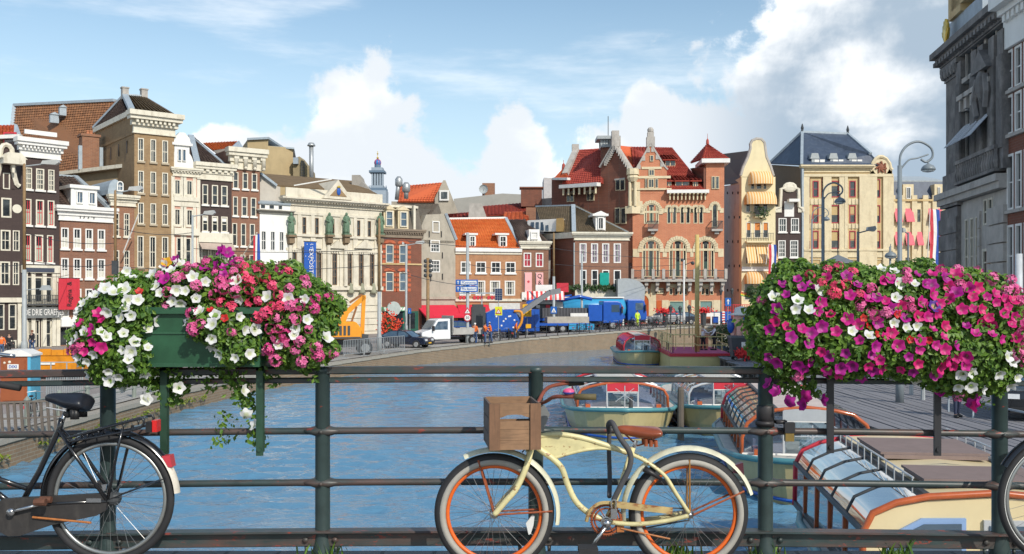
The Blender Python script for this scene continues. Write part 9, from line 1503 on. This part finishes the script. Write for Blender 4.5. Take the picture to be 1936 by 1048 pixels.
# curved lamps on the right bank
LG=paint('lamp_grey',(.20,.235,.26),.4,.1)
def crook(label,px,Y,pyt,pxl,pyl,base,side=1,r=.085,dome=.45,ring2=False):
 x=PX(px,Y); t=thing('street_lamp',label,'street lamp',(x,Y,base)); h=PZ(pyt,Y)-base; dx=PX(pxl,Y)-x; zl=PZ(pyl,Y)-base; R_=abs(dx)*.62; s_=1 if dx>0 else -1; mb=MB(); zb_=h-R_*1.35
 mb.lathe([(r*1.9,0),(r*1.8,1.0),(r*1.2,1.2),(r,zb_)],10); mb.build('post',LG,t,True); mb=MB(); mb.tube(smooth([(0,0,zb_-.1),(s_*R_*.05,0,zb_+R_*.6),(s_*R_*.45,0,h-R_*.2),(s_*R_*1.1,0,h),(s_*R_*1.75,0,h-R_*.35),(s_*R_*1.85,0,h-R_*.85),(s_*R_*1.5,0,h-R_*1.15),(s_*R_*1.2,0,h-R_*1.0)]),r*.55,8); mb.tube(smooth([(0,0,zb_-.2),(s_*R_*.5,0,zb_+R_*.3),(s_*R_*1.0,0,zb_+R_*.42),(abs(dx)*s_,0,zl+.45+dome*.6)]),r*.4,6); mb.tube([(dx,0,zl+dome*1.5),(dx,0,zl+dome*.5)],r*.4,6); mb.build('crook',LG,t,True)
 mb=MB(); mb.lathe([(dome,zl),(dome*.95,zl+dome*.3),(dome*.7,zl+dome*.65),(dome*.3,zl+dome*.85),(.04,zl+dome*.95)],16,(dx,0,0)); mb.build('dome_shade',LG,t,True); mb=MB(); mb.lathe([(dome*.2,zl-dome*.32),(dome*.75,zl-dome*.2),(dome*.9,zl-.01)],14,(dx,0,0)); mb.build('glass_bowl',paint('lamp_bowl',(.62,.66,.66),.3),t,True); return t
crook('tall crook topped lamp with hanging dome before the right sandstone building',1701,37,268,1755,322,TZ,dome=.27,r=.085); crook('crook lamp with dome shade before the sandstone bank',1556,55,346,1588,383,TZ,dome=.32,r=.09); crook('smaller crook lamp behind, its dome below the bank lamp',1535,75,392,1562,416,TZ,dome=.28,r=.06)
t=crook('short lamp with round dome rising over the right flowers',1683,45,466,1684,486,TZ,dome=.28,r=.05)
for px,Y,pyt,dx,lb in ((1622,60,438,1.0,'slim lamp post with flat head left of the curled lamp'),(1717,70,440,-.4,'thin camera mast among the right bank lamps')):
 x=PX(px,Y); t=thing('street_lamp',lb,'street lamp',(x,Y,TZ)); h=PZ(pyt,Y)-TZ; mb=MB(); mb.lathe([(.1,0),(.07,h)],8); mb.build('post',LG,t); arm(t,h-.1,dx,mat=LG)
t=thing('hut','small dark hut with peaked roof before the sandstone bank','hut',(PX(1584,70),70,TZ)); mb=MB(); z=PZ(486,70)-TZ; mb.box(-.8,.8,-.8,.8,0,z-.5); mb.build('walls',paint('hut_brown',(.09,.06,.055),.7),t); mb=MB(); mb.lathe([(1.5,z-.5),(1.4,z-.42),(.05,z+.15)],4); mb.v=[tuple(Matrix.Rotation(pi/4,3,'Z')@V(p))for p in mb.v]; mb.build('roof',paint('hut_roof',(.16,.18,.20),.6),t); mb=MB(); mb.tube([(0,0,z),(0,0,z+1.2)],.04,5); mb.build('finial',DARKM,t)
t=thing('street_lamp','pale grey pole beside the parked black car','pole',(PX(1926,36),36,TZ)); mb=MB(); mb.lathe([(.17,0),(.13,PZ(480,36)-TZ)],10); mb.build('post',paint('pale_pole',(.5,.53,.56),.5),t,True)
# flags
def flag(label,p,h,cols,ang=.2,w=.8,L_=1.6,hang=True):
 t=thing('flag',label,'flag',p); mb=MB(); mb.tube([(0,0,0),(sin(ang)*h,0,cos(ang)*h)],.04,6); mb.build('pole',WHITE,t); tp=V((sin(ang)*h,0,cos(ang)*h))
 for i,c in enumerate(cols):mb=MB(); mb.add([(tp.x-.02+i*w/3+.06*sin(j*.9),.05*sin(j*1.3+i),tp.z-L_*j/6)for j in range(7)]+[(tp.x-.02+(i+1)*w/3+.06*sin(j*.9+.4),.05*sin(j*1.3+i+1),tp.z-L_*j/6-.12)for j in range(7)],[(j,j+1,8+j,7+j)for j in range(6)]); mb.build('stripe',c,t)
 return t
FR,FWH,FBL=RED,WHITE,paint('flag_blue',(.02,.07,.35),.7); flag('hanging red white and blue flag on the cream gable house',P(1448,500,116.5),2.5,(FR,FWH,FBL),.15,.9,4.2); flag('hanging red white and blue flag before the pale building with pink awnings',P(1753,505,90),5.5,(FR,FWH,FBL),.05,.9,6.5)
t=thing('flag','white flagpole with red blue flag slanting from the ornate frieze house','flag',P(446,505,95)); mb=MB(); a,b=V((0,0,0)),P(486,440,93)-P(446,505,95); mb.tube([a,b],.07,6); mb.build('pole',CREAM,t)
for i,c in enumerate((RED,WHITE,FBL)):mb=MB(); mb.add([(b.x-.35+.2*i,b.y,b.z-.3*(1-i*.3)),(b.x-.15+.2*i,b.y,b.z-.3*(1-i*.3)),(b.x-.1+.2*i,b.y+.1,b.z-2.6),(b.x-.35+.2*i,b.y-.1,b.z-2.8)],[(0,1,2,3)]); mb.build('stripe',c,t)
mb=MB(); p0=P(233,478,87); mb.tube([p0,P(262,405,86)],.06,6); o=tag(mb.build('flagpole',WHITE),'bare white pole slanting from the narrow reddish brick house','flagpole')
# tram wires
mb=MB()
def wire(a,b,sag=.3):mb.tube([V(a).lerp(V(b),i/8)-V((0,0,sag*(1-(i/4-1)**2)))for i in range(9)],.022,4)
for pa,pb in (((46,490,66),(218,500,62)),((218,430,62),(364,440,70)),((46,440,66),(218,460,62)),((218,505,62),(717,502,74)),((364,470,70),(717,470,74)),((717,500,74),(884,540,84)),((717,450,74),(1047,470,100)),((884,500,84),(1047,510,100)),((1047,470,100),(1318,490,108)),((717,480,74),(560,470,97)),((1047,500,100),(1293,500,108)),((46,512,66),(130,520,83)),((46,500,66),(-80,488,70))):wire(P(*pa),P(*pb))
tag(mb.build('tram_wires',DARKM),'thin overhead tram wires strung between the poles on the left quay','wires')
# bicycles parked along the quay, one mesh kit
def small_bike():
 t=thing('parked_bicycle','dark parked bicycle leaning by the near quay, red lamp at its back','bicycle',(PX(62,34),34,street_z(-17,34)),1.75,'bicycles parked on the quay')
 for x in (-.52,.52):mb=MB(); mb.tube([(cos(2*pi*i/16)*.33,0,.35+sin(2*pi*i/16)*.33)for i in range(16)],.024,6,closed=True); w_=mb.build('wheel',RUBBER,t,True,loc=(x,0,0)); mb=MB(); [mb.tube([(0,0,.35),(cos(a*pi/4)*.32,0,.35+sin(a*pi/4)*.32)],.005,3)for a in range(8)]; mb.build('spokes',STEEL,w_,kind='stuff')
 mb=MB(); mb.tube([(-.52,0,.35),(0,0,.32),(-.16,0,.85),(-.52,0,.35)],.018,6); mb.tube([(0,0,.32),(.4,0,.78),(.52,0,.35)],.018,6); mb.tube([(-.16,0,.78),(.38,0,.82),(.36,0,1.0)],.016,6); mb.build('frame',BLACK,t); mb=MB(); mb.ball((-.18,0,.92),.13,.08,.04,8,5); mb.build('saddle',BLACK,t); mb=MB(); mb.tube([(.25,-.27,1.02),(.38,0,1.05),(.25,.27,1.02)],.016,6); mb.build('handlebar',STEEL,t); mb=MB(); mb.box(-.88,-.82,-.05,.05,.55,.65); mb.build('tail_light',RED,t); return t
sb=small_bike(); ch_={}
for o in list(bpy.data.objects):
 if o.parent:ch_.setdefault(o.parent.name,[]).append(o)
class _D(dict):
 def __missing__(s,k):return[]
CHD=_D(ch_)
def bike_at(px,Y,off,rz,label):x=PX(px,Y); return copy_tree(sb,(x,Y,street_z(x,Y)+.02),rz,label,ch=CHD2)
class _C:  # children by object, following copies back to their source names
 def __getitem__(s,k):return ch_.get(k,[])
CHD2=_C()
ORD='first second third fourth fifth sixth seventh eighth ninth tenth eleventh twelfth thirteenth fourteenth fifteenth sixteenth seventeenth eighteenth'.split()
for i,t_ in enumerate([6.62,6.7,6.78,6.86,6.93,7.55,7.65,7.75,7.85,7.95,8.05,8.2,8.3,8.4,8.5,8.6,8.7,8.8]):
 q=qat(t_)+V((-.6,.8,0))*(1.3 if i%2 else 1.9); c=sb.copy(); COL.objects.link(c); c.location=q; c.rotation_euler=(0,0,.5+random.uniform(-.5,.5)+(1.4 if i%3==0 else 0)); c['label']=ORD[i]+' dark bicycle in the rank along the quay railing, counted from the road workers'
 for k in ch_[sb.name]:
  d=k.copy(); COL.objects.link(d); d.parent=c
  for g in ch_.get(k.name,[]):e=g.copy(); COL.objects.link(e); e.parent=d
# plants and small things at the right
def shrub(name,label,p,rx_,ry_,rz_,n,m=LEAFD,sz=.25,cat='shrub'):
 t=thing(name,label,cat,p); mb=MB()
 for _ in range(n):d=V((random.gauss(0,1),random.gauss(0,1),random.gauss(0,1))).normalized()*random.uniform(.6,1.05); leaf(mb,(d.x*rx_,d.y*ry_,rz_+d.z*rz_),d+V((0,0,.4)),sz*random.uniform(.7,1.3),.6)
 mb.build('foliage',m,t,kind='stuff'); mb=MB(); mb.tube([(0,0,0),(0,0,rz_)],.06,6); mb.build('stem',RUSTP,t); return t
shrub('shrub','dark clipped shrub behind the waiter on the barge',(PX(1381,76),76,-2.55),1.7,1.0,1.1,900); shrub('potted_tree','small trained tree before the cream gable house left of the bronze figure',P(1424,566,100),1.0,.8,.75,420); shrub('potted_tree','small trained tree before the cream gable house right of the bronze figure',P(1446,566,100),.95,.8,.75,420)
for px,Y,lb in ((1409,61,'red geranium tub beside the grey waste bin'),(1258,107,'red flower tub below the teal shop window'),(1330,106,'red flower tub near the pale pole')):
 t=thing('flower_tub',lb,'planter',(PX(px,Y),Y,TZ if Y<80 else street_z(PX(px,Y),Y))); k=.5 if Y<80 else .9; mb=MB(); [leaf(mb,(random.gauss(0,.6*k),random.gauss(0,.3),(1.0 if Y<80 else 1.9)*k+random.gauss(0,.16)),(random.gauss(0,1),-1,.5),.2,.8)for _ in range(260)]; mb.build('blooms',paint('red_tub_blooms',(.62,.02,.02),.6,.3,30),t,kind='stuff'); mb=MB(); mb.lathe([(.3*k,0),(.4*k,(.8 if Y<80 else 1.6)*k)],10); mb.build('tub',DARKM,t)
t=thing('statue','painted fairground elephant statue with white hat and blue ear by the waste bin','statue',P(1402,640,64)); PK=paint('pink_statue_paint',(.72,.36,.30),.35,.1); mb=MB(); mb.ball((0,0,1.15),.62,.6,.72,12,8); mb.tube([(-.1,-.3,1.0),(-.3,-.62,.6),(-.28,-.6,.1),(-.2,-.62,-.2)],[.28,.2,.15,.14],8); mb.tube([(.35,-.25,.9),(.42,-.4,.4),(.38,-.38,-.4)],[.25,.2,.2],8); mb.tube([(-.5,.1,.8),(-.52,.1,-.4)],.2,8); mb.build('body',PK,t,True); mb=MB(); mb.lathe([(.85,1.55),(.9,1.62),(.5,1.72),(.45,2.05),(.1,2.15)],12); mb.build('hat',WHITE,t,True); mb=MB(); mb.ball((-.75,-.1,.85),.25,.12,.5,10,7); mb.build('ear',TB,t,True); mb=MB(); mb.ball((.05,-.58,1.35),.11,.06,.11,8,6); mb.build('eye',BLUE,t,True)
t=thing('blue_container','blue metal site box and red mesh fence beside the arrow sign','container',gp(1366,612,114)); mb=MB(); mb.box(-1.2,.9,-.5,.5,.1,1.4); mb.build('box',TB,t);
t=thing('mesh_fence','red mesh safety fence right of the blue site box','fence',gp(1392,608,116)); fence(t,[(-1.8,0,0),(1.6,0,0)],2.2,RED,3.5,(1.0,.7,.4,.1),.05)
t=thing('road_barrier','white road barrier with red striped posts before the salmon building','barrier',gp(1345,612,111)); RS_=striped('red_white_post',(.65,.03,.03),(.8,.8,.78),.3,2);
for x in (-1.5,1.4):mb=MB(); mb.box(x-.15,x+.15,-.1,.1,0,1.5); mb.build('striped_post',RS_,t)
mb=MB(); mb.box(-1.1,1.0,-.06,.06,.9,1.35); mb.box(-1.1,-.9,-.06,.06,0,.9); mb.box(.8,1.0,-.06,.06,0,.9); mb.box(-.1,.05,-.06,.06,0,.9); mb.build('board',WHITE,t)
rb=thing('flag','small rainbow flag by the potted trees before the cream gable house','flag',P(1400,556,100));
for i,c in enumerate((RED,paint('flag_orange',(.8,.25,.02),.7),paint('flag_yellow',(.8,.65,.03),.7),paint('flag_green',(.03,.35,.08),.7))):mb=MB(); mb.add([(0+.2*j,.05*sin(j),.25-.11*i-.05*j)for j in range(6)]+[(0+.2*j,.05*sin(j),.15-.11*i-.05*j)for j in range(6)],[(j,j+1,7+j,6+j)for j in range(5)]); mb.build('stripe',c,rb)
mb=MB(); mb.tube([(0,0,.3),(0,0,-2.6)],.03,5); mb.build('pole',DARKM,rb)
